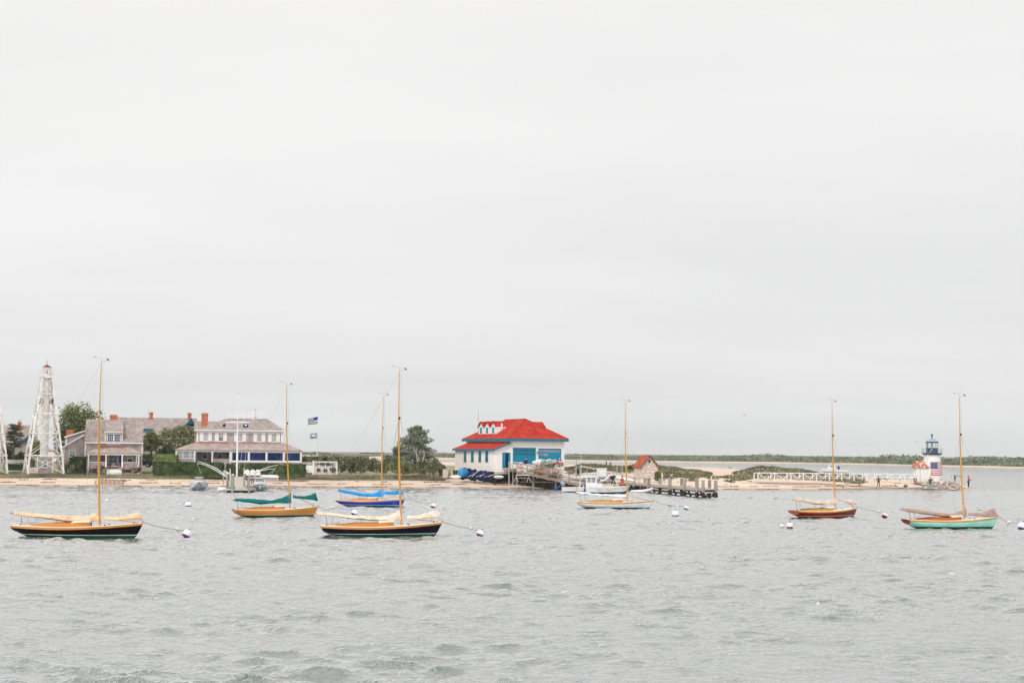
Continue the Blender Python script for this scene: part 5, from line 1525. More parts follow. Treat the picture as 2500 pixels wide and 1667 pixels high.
# ================================================================== vegetation
L_olive = leafmat('olive_leaves', (0.115, 0.155, 0.047), (0.257, 0.270, 0.115))
L_light = leafmat('grey_green_leaves', (0.176, 0.203, 0.101), (0.365, 0.365, 0.216))
L_dark = leafmat('dark_green_leaves', (0.020, 0.041, 0.014), (0.081, 0.115, 0.041))
L_hedge = leafmat('hedge_leaves', (0.010, 0.032, 0.006), (0.045, 0.095, 0.018), vs=0.9)
L_hedge2 = leafmat('pale_hedge_leaves', (0.135, 0.176, 0.047), (0.270, 0.297, 0.121))
L_pine = leafmat('pine_needles', (0.074, 0.101, 0.061), (0.189, 0.209, 0.155))
L_pine2 = leafmat('grey_pine_needles', (0.10, 0.13, 0.08), (0.34, 0.37, 0.28), vs=0.7)
L_shrub = leafmat('salt_shrub_leaves', (0.101, 0.121, 0.061), (0.270, 0.270, 0.162), vs=0.6)
L_dune = leafmat('dune_shrub_leaves', (0.095, 0.108, 0.054), (0.257, 0.243, 0.142), vs=0.35)
L_grass = leafmat('beach_grass_blades', (0.22, 0.23, 0.14), (0.40, 0.38, 0.25), vs=0.3)

def leaves(clusters, size, seed, flat=0.0, upright=False):
    """many small four-sided leaf clumps; clusters: (centre, (rx, ry, rz), count)"""
    rg = np.random.default_rng(seed)
    C = []
    for c, r_, n_ in clusters:
        d = rg.normal(size=(n_, 3)); d /= np.linalg.norm(d, axis=1)[:, None]
        rad = rg.uniform(0.35, 1.0, (n_, 1)) ** 0.5 * (1 + 0.18 * rg.normal(size=(n_, 1)))
        C.append(np.array(c) + d * rad * np.array(r_))
    C = np.concatenate(C); n_ = len(C)
    a = rg.normal(size=(n_, 3)); a[:, 2] *= (1 - flat); a /= np.linalg.norm(a, axis=1)[:, None]
    b_ = rg.normal(size=(n_, 3)); b_[:, 2] *= (1 - flat); b_ -= a * (a * b_).sum(1)[:, None]; b_ /= np.linalg.norm(b_, axis=1)[:, None]
    s1 = size * rg.uniform(0.5, 1.3, (n_, 1)); s2 = s1 * rg.uniform(0.35, 0.8, (n_, 1))
    V = np.stack([C - a * s1, C - b_ * s2, C + a * s1, C + b_ * s2], 1).reshape(-1, 3)
    return V

def quads(name, V, material, parent=None, per=4):
    me = bpy.data.meshes.new(name); n_ = len(V)
    me.vertices.add(n_); me.vertices.foreach_set('co', V.reshape(-1).astype(np.float32))
    me.loops.add(n_); me.loops.foreach_set('vertex_index', np.arange(n_, dtype=np.int32))
    me.polygons.add(n_ // per); me.polygons.foreach_set('loop_start', np.arange(0, n_, per, dtype=np.int32))
    me.update(calc_edges=True); me.materials.append(material)
    o = bpy.data.objects.new(name, me); COL.objects.link(o)
    if parent is not None: o.parent = parent
    return o

def crown_clusters(c, r_, k, n_, seed, cr=0.34, low=-0.5):
    rg = np.random.default_rng(seed); out_ = []
    for i in range(k):
        d = rg.normal(size=3); d /= np.linalg.norm(d)
        d[2] = max(d[2], low)
        q = rg.uniform(0.45, 0.92)
        f_ = rg.uniform(0.7, 1.25)
        out_.append((tuple(np.array(c) + d * np.array(r_) * q), tuple(np.array(r_) * cr * f_), n_))
    return out_

def limbs(mb, base, tips, r0, seed):
    rd = random.Random(seed)
    base = Vector(base)
    for t_ in tips:
        t_ = Vector(t_); mid = base.lerp(t_, .5) + Vector((rd.uniform(-.3, .3), rd.uniform(-.3, .3), rd.uniform(0, .3)))
        mb.tube([base, mid, t_], [r0, r0 * .6, r0 * .2], 6)

def tree(name, label, cat, px, D, ybase, ytop, wpx, leafm, k=26, n_=170, size=.16, trunk=.16, crown_low=.25, seed=1, group='trees round the houses', bark='bark', flat=0.0, cr=.34, clusters=None):
    b_ = at(px, ybase, D); tp = at(px, ytop, D); s_ = FOC / D
    H = tp.z - b_.z; w = wpx / s_ / 2
    t = thing(name, label, cat, tuple(b_), 0, group)
    zc0 = H * crown_low; rz = (H - zc0) / 2
    cl = clusters(w, H) if clusters else crown_clusters((0, 0, zc0 + rz), (w, w * .8, rz), k, n_, seed, cr)
    quads('crown', leaves(cl, size, seed, flat), leafm, t)
    m_ = MB()
    m_.tube([(0, 0, -.3), (.05, 0, H * .3), (.1 * w, 0, H * .55)], [trunk, trunk * .8, trunk * .5], 8)
    limbs(m_, (.03, 0, H * .28), [c for c, _, _ in cl[::max(1, len(cl) // 7)]], trunk * .5, seed)
    m_.build('trunk', M[bark], t, smooth=True)
    return t
def z1(x, y): return Z1(x, y)
px_, y_ = Z1(900, 580)
tree('broadleaf_tree', 'large wind-shaped olive green tree behind the lattice tower and cottage', 'tree', Z1(905, 0)[0], 248, Z1(0, 1260)[1], Z1(0, 585)[1], 560 * .2104, L_olive, 46, 190, .20, .3, .22, 3)
tree('broadleaf_tree', 'small dark leafy tree between the lattice tower legs', 'tree', Z1(420, 0)[0], 245, Z1(0, 1260)[1], Z1(0, 1000)[1], 200 * .21, L_dark, 16, 120, .18, .15, .1, 5)
tree('broadleaf_tree', 'pale olive round tree left of the large summer house', 'tree', Z2(505, 0)[0], 244, Z2(0, 1010)[1], Z2(0, 612)[1], 480 * .1913, L_light, 44, 190, .19, .25, .08, 8)
tree('broadleaf_tree', 'darker green tree between the cottage and the pale olive tree', 'tree', Z2(150, 0)[0], 242, Z2(0, 1010)[1], Z2(0, 690)[1], 330 * .1913, L_olive, 26, 170, .18, .22, .1, 9)

# small layered pine at far left
ZP = Zoom(0, 960, 130, 927)
def pine_layers(w, H):
    rg = np.random.default_rng(4); out_ = []
    for i in range(46):
        h = rg.uniform(.30, 1.0)
        reach = w * (1.15 - .95 * h) * rg.uniform(.35, 1.0) + .1
        an = rg.uniform(0, 2 * math.pi)
        out_.append(((reach * math.cos(an), reach * math.sin(an), H * h + .12 * rg.normal()), (.55, .55, .16), 90))
    return out_
tree('pine_tree', 'small pine with layered branches right of the cut-off tower', 'tree', ZP(235, 0)[0], 222, ZP(0, 1120)[1], ZP(0, 550)[1], 400 * .1402, L_pine, seed=4, size=.13, trunk=.15, flat=.5, clusters=pine_layers)

# the big grey pine right of the shrubs
Z4 = Zoom(700, 980, 400, 2352)
def pine_big(w, H):
    rg = np.random.default_rng(14); out_ = []
    for i in range(190):
        h = rg.uniform(.05, 1.0) ** 1.15
        reach = w * (0.16 + 1.0 * (1 - h) ** .7) * rg.uniform(.35, 1.0)
        if h > .9: reach *= .3
        an = rg.uniform(0, 2 * math.pi)
        out_.append(((reach * math.cos(an) - .2 * w * (1 - h), reach * math.sin(an) * .8, H * h + .1 * rg.normal()), (.72, .7, .34), 110))
    return out_
pt = tree('pine_tree', 'large grey-green pine with pale bare trunks, left of the boathouse', 'tree', Z4(1860, 0)[0], 226, Z4(0, 940)[1], Z4(0, 365)[1], 690 * .17, L_pine2, seed=14, size=.13, trunk=.12, flat=.35, bark='palebark', clusters=pine_big)
for i, (x0_, y0_, x1_, y1_) in enumerate(((1880, 860, 1820, 660), (1900, 860, 1870, 760), (1950, 860, 1970, 690))):
    a_, b_ = at(*Z4(x0_, y0_), 223), at(*Z4(x1_, y1_), 222.6)
    MB().tube([a_ - pt.location, (a_ + b_) / 2 - pt.location + Vector((.15, 0, 0)), b_ - pt.location], [.13, .10, .05], 6).build('bare_trunk', M['palebark'], pt, smooth=True)

def shrub(px, yb_, w, h, D, label, lm=None, seed=1, cat='shrub', size=.13, name='shrub', group='shrubs along the shore', n_=110, k=16):
    b_ = at(px, yb_, D); s_ = FOC / D
    t = thing(name, label, cat, (b_.x, D, b_.z), 0, group)
    rx, rz = w / s_ / 2, h / s_
    quads('foliage', leaves(crown_clusters((0, 0, rz * .45), (rx, rx * .7, rz * .6), k, n_, seed, .42, -.7), size, seed), lm or L_shrub, t)
    m_ = MB(); limbs(m_, (0, 0, -.2), [(rx * .5, 0, rz * .5), (-rx * .5, .1, rz * .5), (0, .3, rz * .6)], .05, seed); m_.build('stem', M['bark'], t)
    return t
SH = [(740, 985, 170, 150, 'first shrub right of the trellis fence'), (850, 1000, 200, 190, 'broad grey-green shrub second from the trellis fence'),
      (980, 1000, 220, 180, 'olive shrub in the middle of the shrub row'), (1120, 1000, 220, 190, 'tall olive shrub behind the faint shroud of the blue boat'),
      (1260, 1000, 200, 180, 'shrub just left of the mast of the bright blue boat'), (1430, 1010, 240, 150, 'dark shrub right of the blue boat mast'),
      (1570, 1010, 220, 170, 'dark shrub directly left of the mast of the blue-black boat'), (1760, 1020, 260, 160, 'wide grey shrub at the left foot of the big pine'),
      (1950, 1030, 280, 180, 'wide grey shrub at the right foot of the big pine'), (2110, 1040, 240, 190, 'bushy grey-green shrub right of the big pine'), (2230, 1045, 130, 150, 'last dark shrub of the row, nearest the boathouse')]
for i, (x_, y_, w, h, lb_) in enumerate(SH):
    shrub(*Z4(x_, y_), w * .17, h * .17, 221 + (i % 3) * 1.2, lb_, L_shrub if i not in (5, 6, 10) else L_olive, 30 + i, k=18, n_=130)
for i, (x_, y_, w, h, lb_) in enumerate([(1480, 850, 190, 130, 'low dark pine branch mass left of the big pine'), (1590, 800, 150, 170, 'grey-green young pine left of the big pine')]):
    shrub(*Z4(x_, y_ + 60), w * .17, h * .17, 225, lb_, L_pine2, 60 + i, name='young_pine', cat='young pine', group='young pines beside the big pine')
for i, (x_, lb_) in enumerate(((290, 'round grey-green shrub nearest the big house, in front of the long dark hedge'), (475, 'round grey-green shrub second from the big house'), (655, 'round grey-green shrub above the trellis fence'))):
    shrub(*Z4(x_, 880), 125 * .17, 75 * .17, 229, lb_, L_light, 70 + i)
shrub(*Z1(800, 1410), 150 * .21, 120 * .21, 217, 'loose grey-green shrub at the right foot of the lattice tower', L_shrub, 81)
shrub(*ZP(120, 1240), 200 * .14, 330 * .14, 228, 'dark shrub under the small pine, left side', L_dark, 82, k=20)
shrub(*ZP(330, 1240), 300 * .14, 220 * .14, 228, 'dark shrub under the small pine, right side', L_dark, 83, k=20)
shrub(*ZP(640, 1260), 330 * .14, 400 * .14, 230, 'green shrub behind the lattice tower legs', L_olive, 84, k=20)
shrub(*Z1(740, 1270), 240 * .21, 400 * .21, 240, 'dark leafy shrub between lattice tower and cottage wing', L_dark, 85, k=30, n_=150)
shrub(*Z2(370, 1010), 350 * .19, 110 * .19, 238, 'dark undergrowth below the pale olive tree', L_dark, 86, k=22)
shrub(*ZH(390, 500), 110 * .153, 120 * .153, 240, 'dark bush directly left of the stone hut', L_dark, 87)
shrub(*ZH(815, 590), 100 * .153, 120 * .153, 225, 'dark bush at the right corner of the stone hut', L_olive, 88)

def hedge(px0, px1, y0, y1, D, depth, label, lm, seed, dens=60, size=.10, rz=0.0, group='clipped hedges'):
    a_, b_ = at(px0, y1, D), at(px1, y1, D); tz = at((px0 + px1) / 2, y0, D).z
    w = b_.x - a_.x; h = tz - a_.z
    t = thing('hedge', label, 'hedge', ((a_.x + b_.x) / 2, D, a_.z), rz, group)
    core = MB().box(-w / 2 + .08, w / 2 - .08, .1, depth - .08, -.5, h - .1).build('hedge_core', L_dark if lm is not L_hedge2 else L_hedge2, t)
    rg = np.random.default_rng(seed)
    P_ = []
    def face(n_, f_): P_.append(np.array([f_(*rg.uniform(size=2)) for _ in range(n_)]))
    face(int(w * h * dens), lambda u, v: ((u - .5) * w, .02 + .10 * noise.noise(Vector((u * w * .6, v * h * 1.2, seed))), v * h))
    face(int(w * depth * dens), lambda u, v: ((u - .5) * w, v * depth, h + .09 * noise.noise(Vector((u * w * .9, v, seed)))))
    for sx in (-.5, .5): face(int(depth * h * dens), lambda u, v: (sx * w, u * depth, v * h))
    C = np.concatenate(P_) + rg.normal(size=(sum(len(q) for q in P_), 3)) * .05
    V = leaves([((0, 0, 0), (0, 0, 0), len(C))], size, seed).reshape(-1, 4, 3) + C[:, None, :]
    quads('hedge_leaves', V.reshape(-1, 3), lm, t)
    return t
z2 = lambda x, y: Z2(x, y)
hedge(Z2(165, 0)[0], Z2(1058, 0)[0], Z2(0, 1092)[1], Z2(0, 1235)[1], 216.5, 1.6, 'dark clipped hedge in front of the summer house, left of the gap', L_hedge, 1)
hedge(Z2(1106, 0)[0], Z2(2106, 0)[0], Z2(0, 1112)[1], Z2(0, 1232)[1], 216.5, 1.6, 'dark clipped hedge in front of the summer house, right of the gap', L_hedge, 2)
hedge(Z2(172, 0)[0], Z2(472, 0)[0], Z2(0, 992)[1], Z2(0, 1110)[1], 221, 2.5, 'pale green rounded hedge behind the dark hedge, left of the summer house', L_hedge2, 3)
hedge(Z2(20, 0)[0], Z2(215, 0)[0], Z2(0, 990)[1], Z2(0, 1085)[1], 236, 1.5, 'dark hedge behind the parked car', L_hedge, 4)
hedge(Z4(215, 0)[0], Z4(1065, 0)[0], Z4(0, 795)[1], Z4(0, 880)[1], 235, 1.5, 'long dark hedge behind the shrubs right of the summer house', L_hedge, 5)
hedge(Z1(797, 0)[0], Z1(960, 0)[0], Z1(0, 1215)[1], Z1(0, 1385)[1], 217.5, 2.0, 'almost black square-clipped hedge left of the cottage', leafmat('blackish_hedge_leaves', (0.004, 0.008, 0.003), (0.012, 0.02, 0.008)), 6, group='clipped hedges')
hedge(Z1(70, 0)[0], Z1(265, 0)[0], Z1(0, 1290)[1], Z1(0, 1330)[1], 222, .8, 'low ragged green strip along the foot of the white garden wall', L_olive, 7)
# hydrangea bushes before the porch
def flowering(px, yb_, w, h, D, label, fl1, fl2, seed):
    b_ = at(px, yb_, D); s_ = FOC / D; rx, rz = w / s_ / 2, h / s_
    t = thing('flowering_bush', label, 'bush', (b_.x, D, b_.z - .1), 0, 'flowering bushes by the cottage porch')
    quads('foliage', leaves(crown_clusters((0, 0, rz * .5), (rx, .7, rz * .6), 14, 90, seed, .45), .10, seed), L_dark, t)
    rg = np.random.default_rng(seed); cl = []
    for i in range(70):
        u = rg.uniform(-1, 1); v = rg.uniform(.1, 1.05)
        cl.append(((u * rx, -.75 + .3 * abs(u) + rg.uniform(0, .3), v * rz), (.08, .06, .08), 14))
    quads('flower_heads', leaves(cl, .06, seed), mat('flower_heads', fl1, .8, col2=fl2, vs=1.2, island=.3), t)
flowering(*Z1(1132, 1388), 180 * .21, 75 * .21, 220.5, 'bush with blue and white flowers left of the porch steps', (0.05, 0.20, 0.45), (0.65, 0.62, 0.5), 91)
flowering(*Z1(1542, 1392), 215 * .21, 62 * .21, 220.5, 'bush with pink and dark red flowers right of the porch steps', (0.35, 0.05, 0.07), (0.72, 0.5, 0.42), 92)

# beach grass, dune scrub, seaweed: uncountable ground cover
def scatter(n_, fx, seed):
    rg = np.random.default_rng(seed); out_ = []
    while len(out_) < n_:
        v = fx(rg)
        if v is not None: out_.append(v)
    return np.array(out_)
def blades(P_, h, w, seed, lean=.35):
    rg = np.random.default_rng(seed); n_ = len(P_)
    an = rg.uniform(0, math.pi, n_); d = np.stack([np.cos(an), np.sin(an), np.zeros(n_)], 1)
    hh = h * rg.uniform(.5, 1.2, (n_, 1)); tipo = rg.normal(size=(n_, 3)) * lean * h; tipo[:, 2] = 0; tipo[:, 0] += .25 * h
    tip = P_ + np.concatenate([np.zeros((n_, 2)), hh], 1) + tipo
    return np.stack([P_ - d * w, P_ + d * w, tip], 1).reshape(-1, 3)
def pgrass(rg):
    p = rg.uniform(-40, 1135); d0 = 11.0 if p < 1090 else 14
    d = d0 + abs(rg.normal()) * 2.2
    y = Yf(p) + d; x = (p - 1250) / FOC * y
    if p < 205 and d > 14: return None
    return (x, y, ground(x, y) - .03)
P_ = scatter(26000, pgrass, 21)
tag(quads('beach_grass', blades(P_, .55, .022, 1), L_grass, None, 3), kind='stuff')
def plawn(rg):
    p = rg.uniform(-40, 1130); d = rg.uniform(14, 24); y = Yf(p) + d; x = (p - 1250) / FOC * y
    return (x, y, ground(x, y) - .02)
P_ = scatter(14000, plawn, 22)
tag(quads('lawn_tufts', blades(P_, .14, .03, 2), leafmat('lawn_grass', (0.18, 0.19, 0.08), (0.34, 0.30, 0.16)), None, 3), kind='stuff')
def pdune(rg):
    p = rg.uniform(1375, 2110); y = rg.uniform(224, 262); x = (p - 1250) / FOC * y
    dm_ = sum(a * math.exp(-((p - dp) / wp) ** 2 - ((y - dy) / wy) ** 2) for dp, dy, wp, wy, a in DUNES)
    if dm_ < 0.05 + .10 * noise.noise(Vector((x * .5, y * .5, 8))): return None
    if 1740 < p < 1800 and y > 236 and dm_ < .3: return None
    if 1480 < p < 1620 and y < 236: return None
    if p > 1835 and y < interp(p, [1835, 2120], [231.5, 236]): return None
    lump = .30 + .35 * noise.noise(Vector((x * .45, y * .45, 2)))
    return (x, y, ground(x, y) + max(0, lump) * rg.uniform(.2, 1))
C = scatter(42000, pdune, 23)
V = leaves([((0, 0, 0), (0, 0, 0), len(C))], .15, 23).reshape(-1, 4, 3) + C[:, None, :]
tag(quads('dune_scrub', V.reshape(-1, 3), L_dune), kind='stuff')
def pmar(rg):
    p = rg.uniform(1365, 1500); y = rg.uniform(222, 246); x = (p - 1250) / FOC * y
    return (x, y, ground(x, y) - .03)
P_ = scatter(6000, pmar, 24)
tag(quads('marram_grass', blades(P_, .45, .03, 3), leafmat('marram_blades', (0.17, 0.19, 0.10), (0.32, 0.31, 0.20)), None, 3), kind='stuff')
def pweed(rg):
    p = rg.uniform(-60, 2380); k_ = rg.integers(3)
    base = (1.2, 5.2, 9.0)[k_] + .7 * noise.noise(Vector((p * .012, k_ * 7, 0)))
    if noise.noise(Vector((p * .02, k_ * 3.1, 4))) < (-.05, .0, .12)[k_]: return None
    d = base + rg.normal() * .22; y = Yf(p) + d; x = (p - 1250) / FOC * y
    return (x, y, ground(x, y) + .02)
C = scatter(9000, pweed, 25)
V = leaves([((0, 0, 0), (0, 0, 0), len(C))], .13, 25, flat=.85).reshape(-1, 4, 3) + C[:, None, :]
tag(quads('seaweed', V.reshape(-1, 3), leafmat('dried_seaweed', (0.10, 0.055, 0.035), (0.24, 0.15, 0.10))), kind='stuff')

# far shore scrub and wood, seen as one mass
def pfar(rg):
    p = rg.uniform(1330, 2650)
    dd = rg.uniform(0, 1) ** 1.4 * 150 + 30
    y = Yfar(p) + dd; x = (p - 1250) / FOC * y
    hmax = interp(p, [1330, 1500, 1600, 1750, 1860, 1980, 2060, 2180, 2300, 2400, 2700], [.8, 1.5, 2.2, 2.7, 5.0, 4.0, 3.9, 5.0, 4.0, 4.4, 4.0]) * (0.75 + .6 * noise.noise(Vector((x * .03, y * .03, 3))))
    fade = min(1, (dd - 24) / 25)
    if noise.noise(Vector((x * .02, y * .02, 9))) < -.28 + (p < 1600) * .25: return None
    lump = .6 + .5 * noise.noise(Vector((x * .16, y * .16, 6)))
    return (x, y, max(0, farground(x, y)) + hmax * fade * lump * rg.uniform(0.05, 1.0) ** .6)
C = scatter(60000, pfar, 26)
V = leaves([((0, 0, 0), (0, 0, 0), len(C))], .75, 26).reshape(-1, 4, 3) + C[:, None, :]
tag(quads('far_wood', V.reshape(-1, 3), leafmat('far_wood_leaves', (0.14, 0.17, 0.11), (0.27, 0.305, 0.20), vs=.05)), kind='stuff')
def pfar2(rg):
    p = rg.uniform(700, 1500); dd = rg.uniform(50, 260); y = Yfar(p) + dd; x = (p - 1250) / FOC * y
    if noise.noise(Vector((x * .03, y * .012, 12))) < .12: return None
    return (x, y, farground(x, y) + rg.uniform(0, 1.0))
C = scatter(6000, pfar2, 27)
V = leaves([((0, 0, 0), (0, 0, 0), len(C))], .7, 27).reshape(-1, 4, 3) + C[:, None, :]
tag(quads('far_scrub', V.reshape(-1, 3), leafmat('far_scrub_leaves', (0.10, 0.11, 0.06), (0.2, 0.2, 0.12), vs=.05)), kind='stuff')

# ================================================================== beach side things
# ---- garden wall, gate, trellis
def wallbox(name, label, cat, zoom, x0, x1, y0, y1, D, dep, m_, rz=0, group=None, part='wall_body'):
    a_, b_ = at(*zoom(x0, y1), D), at(*zoom(x1, y1), D); tz = at(*zoom((x0 + x1) / 2, y0), D).z
    t = thing(name, label, cat, ((a_.x + b_.x) / 2, D, a_.z), rz, group)
    w = b_.x - a_.x; h = tz - a_.z
    MB().box(-w / 2, w / 2, 0, dep, -.6, h).build(part, m_, t)
    return t, w, h
t, w, h = wallbox('garden_wall', 'low pale grey garden wall behind the small pine', 'wall', ZP, 115, 410, 1165, 1300, 224, .4, M['clap'])
MB().box(-w / 2 - .05, w / 2 + .05, -.06, .46, h + .002, h + .09).build('wall_cap', M['trim'], t)
t = thing('picket_fence', 'short grey picket fence right of the summer house, above the white gate steps', 'fence', tuple(at(*Z4(295, 915), 221)))
w = 160 * .17 / (FOC / 221); hh = at(*Z4(295, 862), 221).z - t.location.z
for zz_ in (.2, hh - .2): MB().box(-w / 2, w / 2, .03, .08, zz_, zz_ + .08).build('fence_rail', M['silverwood'], t)
for i in range(15):
    x = -w / 2 + w * (i + .5) / 15; MB().prism([(x - .04, 0), (x + .04, 0), (x + .04, hh - .05), (x, hh), (x - .04, hh - .05)], 0, .027).build('picket', M['silverwood'], t)
t = thing('white_steps', 'white slatted steps between the dark hedge and the trellis', 'steps', tuple(at(*Z4(312, 1018), 218)))
w = 118 * .17 / (FOC / 218); hh = at(*Z4(312, 915), 218).z - t.location.z
for i in range(5): MB().box(-w / 2, w / 2, i * .3, i * .3 + .28, hh * i / 5, hh * (i + .85) / 5).build('step', M['trim'], t)
MB().box(w / 2 + .01, w / 2 + .17, -.1, .08, -.3, hh + .75).build('newel_post', M['trim'], t)
t = thing('trellis_fence', 'white trellis fence with climbing plants right of the white steps', 'fence', tuple(at(*Z4(555, 1015), 218)))
w = 330 * .17 / (FOC / 218); hh = at(*Z4(555, 858), 218).z - t.location.z
MB().box(-w / 2, w / 2, -.02, .08, hh - .12, hh).build('top_rail', M['trim'], t)
MB().box(-w / 2, w / 2, .08, .16, -.3, hh - .3).build('backing_boards', M['silverwood'], t)
for i in range(5): MB().box(-w / 2 + w * i / 4 - .06, -w / 2 + w * i / 4 + .06, -.04, .078, -.3, hh - .122).build('trellis_post', M['trim'], t)
lt_ = MB()
for i in range(22): lt_.bar((-w / 2 + w * i / 22, .05, 0), (-w / 2 + w * (i + 1) / 22, .05, .0 + hh - .14), .04, .02)
for i in range(6): lt_.box(-w / 2, w / 2, .062, .078, .12 + hh * i / 7, .16 + hh * i / 7)
o = lt_.build('lattice', M['trim'], t); o['kind'] = 'stuff'
quads('climbing_plant', leaves([((-w * .3, -.1, .35), (.3, .12, .3), 90), ((0, -.1, .3), (.3, .12, .3), 80), ((w * .32, -.1, .4), (.5, .15, .45), 160), ((0, -.08, hh - .45), (w * .45, .12, .2), 220)], .10, 5), L_dark, t)

# ---- parked car behind the pale hedge
def car(px, py, D, rz, label):
    b_ = at(px, py, D); t = thing('parked_car', label, 'car', tuple(b_), rz)
    cb = mat('dark_blue_car_paint', (0.008, 0.01, 0.03), .2)
    prof = [(-2.3, .35), (-2.3, .85), (-2.1, 1.02), (-1.2, 1.08), (1.0, 1.08), (2.1, .95), (2.3, .7), (2.3, .35)]
    MB().prism(prof, -.9, .9).build('body', cb, t)
    cab = MB()
    lo = [(-2.05, -.86, 1.081), (1.05, -.86, 1.081), (1.05, .86, 1.081), (-2.05, .86, 1.081)]; hi = [(-1.7, -.7, 1.62), (.15, -.7, 1.66), (.15, .7, 1.66), (-1.7, .7, 1.62)]
    cab.add(lo + hi, [(0, 1, 5, 4), (1, 2, 6, 5), (2, 3, 7, 6), (3, 0, 4, 7), (4, 5, 6, 7), (3, 2, 1, 0)])
    cab.build('windows', M['glassgrey'], t)
    MB().box(-1.72, .17, -.72, .72, 1.662, 1.70).build('roof', M['lroof'], t)
    for x in (-1.45, 1.4):
        for y in (-.86, .86):
            w_ = MB().tube([(x, y - .11, .34), (x, y + .11, .34)], .34, 20).build('wheel', M['black'], t)
            MB().tube([(x, y - .13, .34), (x, y + .13, .34)], .2, 14).build('rim', M['wire'], w_)
    for y in (-.62, .62): MB().box(2.2, 2.32, y - .2, y + .2, .74, .88).build('headlight', M['glassgrey'], t)
    MB().box(.55, .75, -1.05, -.9, 1.05, 1.2).build('wing_mirror', cb, t)
car(Z2(40, 0)[0] - 8, Z2(0, 1152)[1], 226, R(8), 'dark blue car parked between the cottage and the pale hedge')

# ---- flagpoles and flags
def cloth_flag(name, label, cat, o3, w, h, seed, parts, rz=0.0, droop=.25):
    """flag flying towards -x from the halyard; parts: (name, material, u0, u1, v0, v1, lift)"""
    t = thing(name, label, cat, tuple(o3), rz)
    def P(u, v_, lift):
        x = -u * w; z = -v_ * h * (1 - .12 * u) - droop * u * h * (1 - .2 * v_) ; y = .16 * w * math.sin(u * 5.5 + seed + v_) * u + lift
        return (x, y, z)
    for nm, m_, u0, u1, v0, v1, lift in parts:
        vs = []
        nu, nv = max(2, int(16 * (u1 - u0))), 2
        for sgn in (-1, 1):
            vs += [P(u0 + (u1 - u0) * i / nu, v0 + (v1 - v0) * j / nv, sgn * lift) for j in range(nv + 1) for i in range(nu + 1)]
        n1 = (nu + 1) * (nv + 1)
        fs = [(k * n1 + j * (nu + 1) + i, k * n1 + j * (nu + 1) + i + 1, k * n1 + (j + 1) * (nu + 1) + i + 1, k * n1 + (j + 1) * (nu + 1) + i) for k in range(2) for j in range(nv) for i in range(nu)]
        MB().add(vs, fs).build(nm, m_, t)
    return t
D = 236
p0, p1 = at(*Z4(432, 772), D), at(*Z4(452, 172), D)
p0.z = 1.5
fp = thing('flagpole', 'white flagpole with two flags right of the summer house', 'flagpole', tuple(p0))
MB().tube([(0, 0, -.5), (p1 - p0) * .28, (p1 - p0)], [.11, .09, .04], 8).build('pole', M['trim'], fp)
MB().blob(p1 - p0 + Vector((0, 0, .08)), .10, 1, 6).build('pole_ball', M['trim'], fp)
s4 = .17 / (FOC / D)
stripe = mat('navy_flag_stripe', (0.012, 0.015, 0.06), .8)
parts = [('flag_cloth', M['flagwhite'], 0, 1, 0, 1, .008)]
for i in range(0, 13, 3): parts.append(('stripe', stripe, 0 if i > 6 else .42, 1, (i + .1) / 13, (i + 1.7) / 13, .016))
parts.append(('canton', mat('flag_blue_canton', (0.015, 0.05, 0.35), .8), 0, .44, 0, .52, .02))
cloth_flag('national_flag', 'striped flag with blue canton flying left from the top of the tall flagpole', 'flag', at(*Z4(452, 213), D), 150 * s4, 98 * s4, 1, parts, droop=.42)
parts = [('flag_cloth', mat('grey_blue_flag', (0.30, 0.38, 0.42), .8), 0, 1, 0, 1, .008), ('emblem', M['flagwhite'], .32, .78, .18, .58, .016), ('blue_hem', mat('flag_light_blue', (0.02, 0.25, 0.55), .8), .45, 1, .68, 1, .016), ('dark_edge', stripe, 0, .95, 0, .09, .016)]
cloth_flag('club_flag', 'grey and light blue flag with white emblem, lower of the two on the tall flagpole', 'flag', at(*Z4(447, 450), D), 115 * s4, 80 * s4, 2.2, parts, droop=.2)

D = 203
q0, q1, qy = at(*Z2(1246, 1215), D), at(*Z2(1262, 205), D), at(*Z2(1256, 575), D)
nm_ = thing('signal_mast', 'white signal mast with crossed yard standing on the small dock', 'mast', tuple(q0))
MB().tube([(0, 0, -.6), (qy - q0), ], [.15, .09], 8).build('lower_mast', M['trim'], nm_)
MB().tube([(qy - q0) + Vector((0, -.12, -.9)), (q1 - q0)], [.05, .025], 6).build('topmast', M['trim'], nm_)
y0_, y1_ = at(*Z2(1106, 577), D) - q0, at(*Z2(1410, 577), D) - q0
MB().bar(y0_, y1_, .11, .13).build('yard', M['trim'], nm_)
MB().tube([q1 - q0 + Vector((-.2, 0, -.1)), q1 - q0 + Vector((.2, 0, -.05))], .03, 5).build('mast_vane', M['wire'], nm_)
for x_, yb_ in ((1106, 1000), (1410, 600), (1395, 760)): pass
for (xa, ya, xb, yb_) in ((1395, 590, 1338, 1215), (1262, 1170, 1200, 1100), (1275, 1170, 1310, 965)):
    MB().tube([at(*Z2(xa, ya), D) - q0, at(*Z2(xb, yb_), D) - q0], .014, 4).build('signal_halyard', M['trim'], nm_)
for xa in (1255, 1270): MB().tube([at(*Z2(xa, 560), D) - q0, at(*Z2(1106 if xa == 1255 else 1410, 577), D) - q0], .012, 4).build('yard_lift', M['trim'], nm_)
s2 = .1913 / (FOC / D)
nb = mat('navy_flag', (0.012, 0.03, 0.16), .8)
cloth_flag('pennant', 'small dark blue flag hanging from the left end of the yard', 'flag', at(*Z2(1104, 598), D), 38 * s2, 40 * s2, .5, [('flag_cloth', nb, 0, 1, 0, 1, .008)], droop=.1)
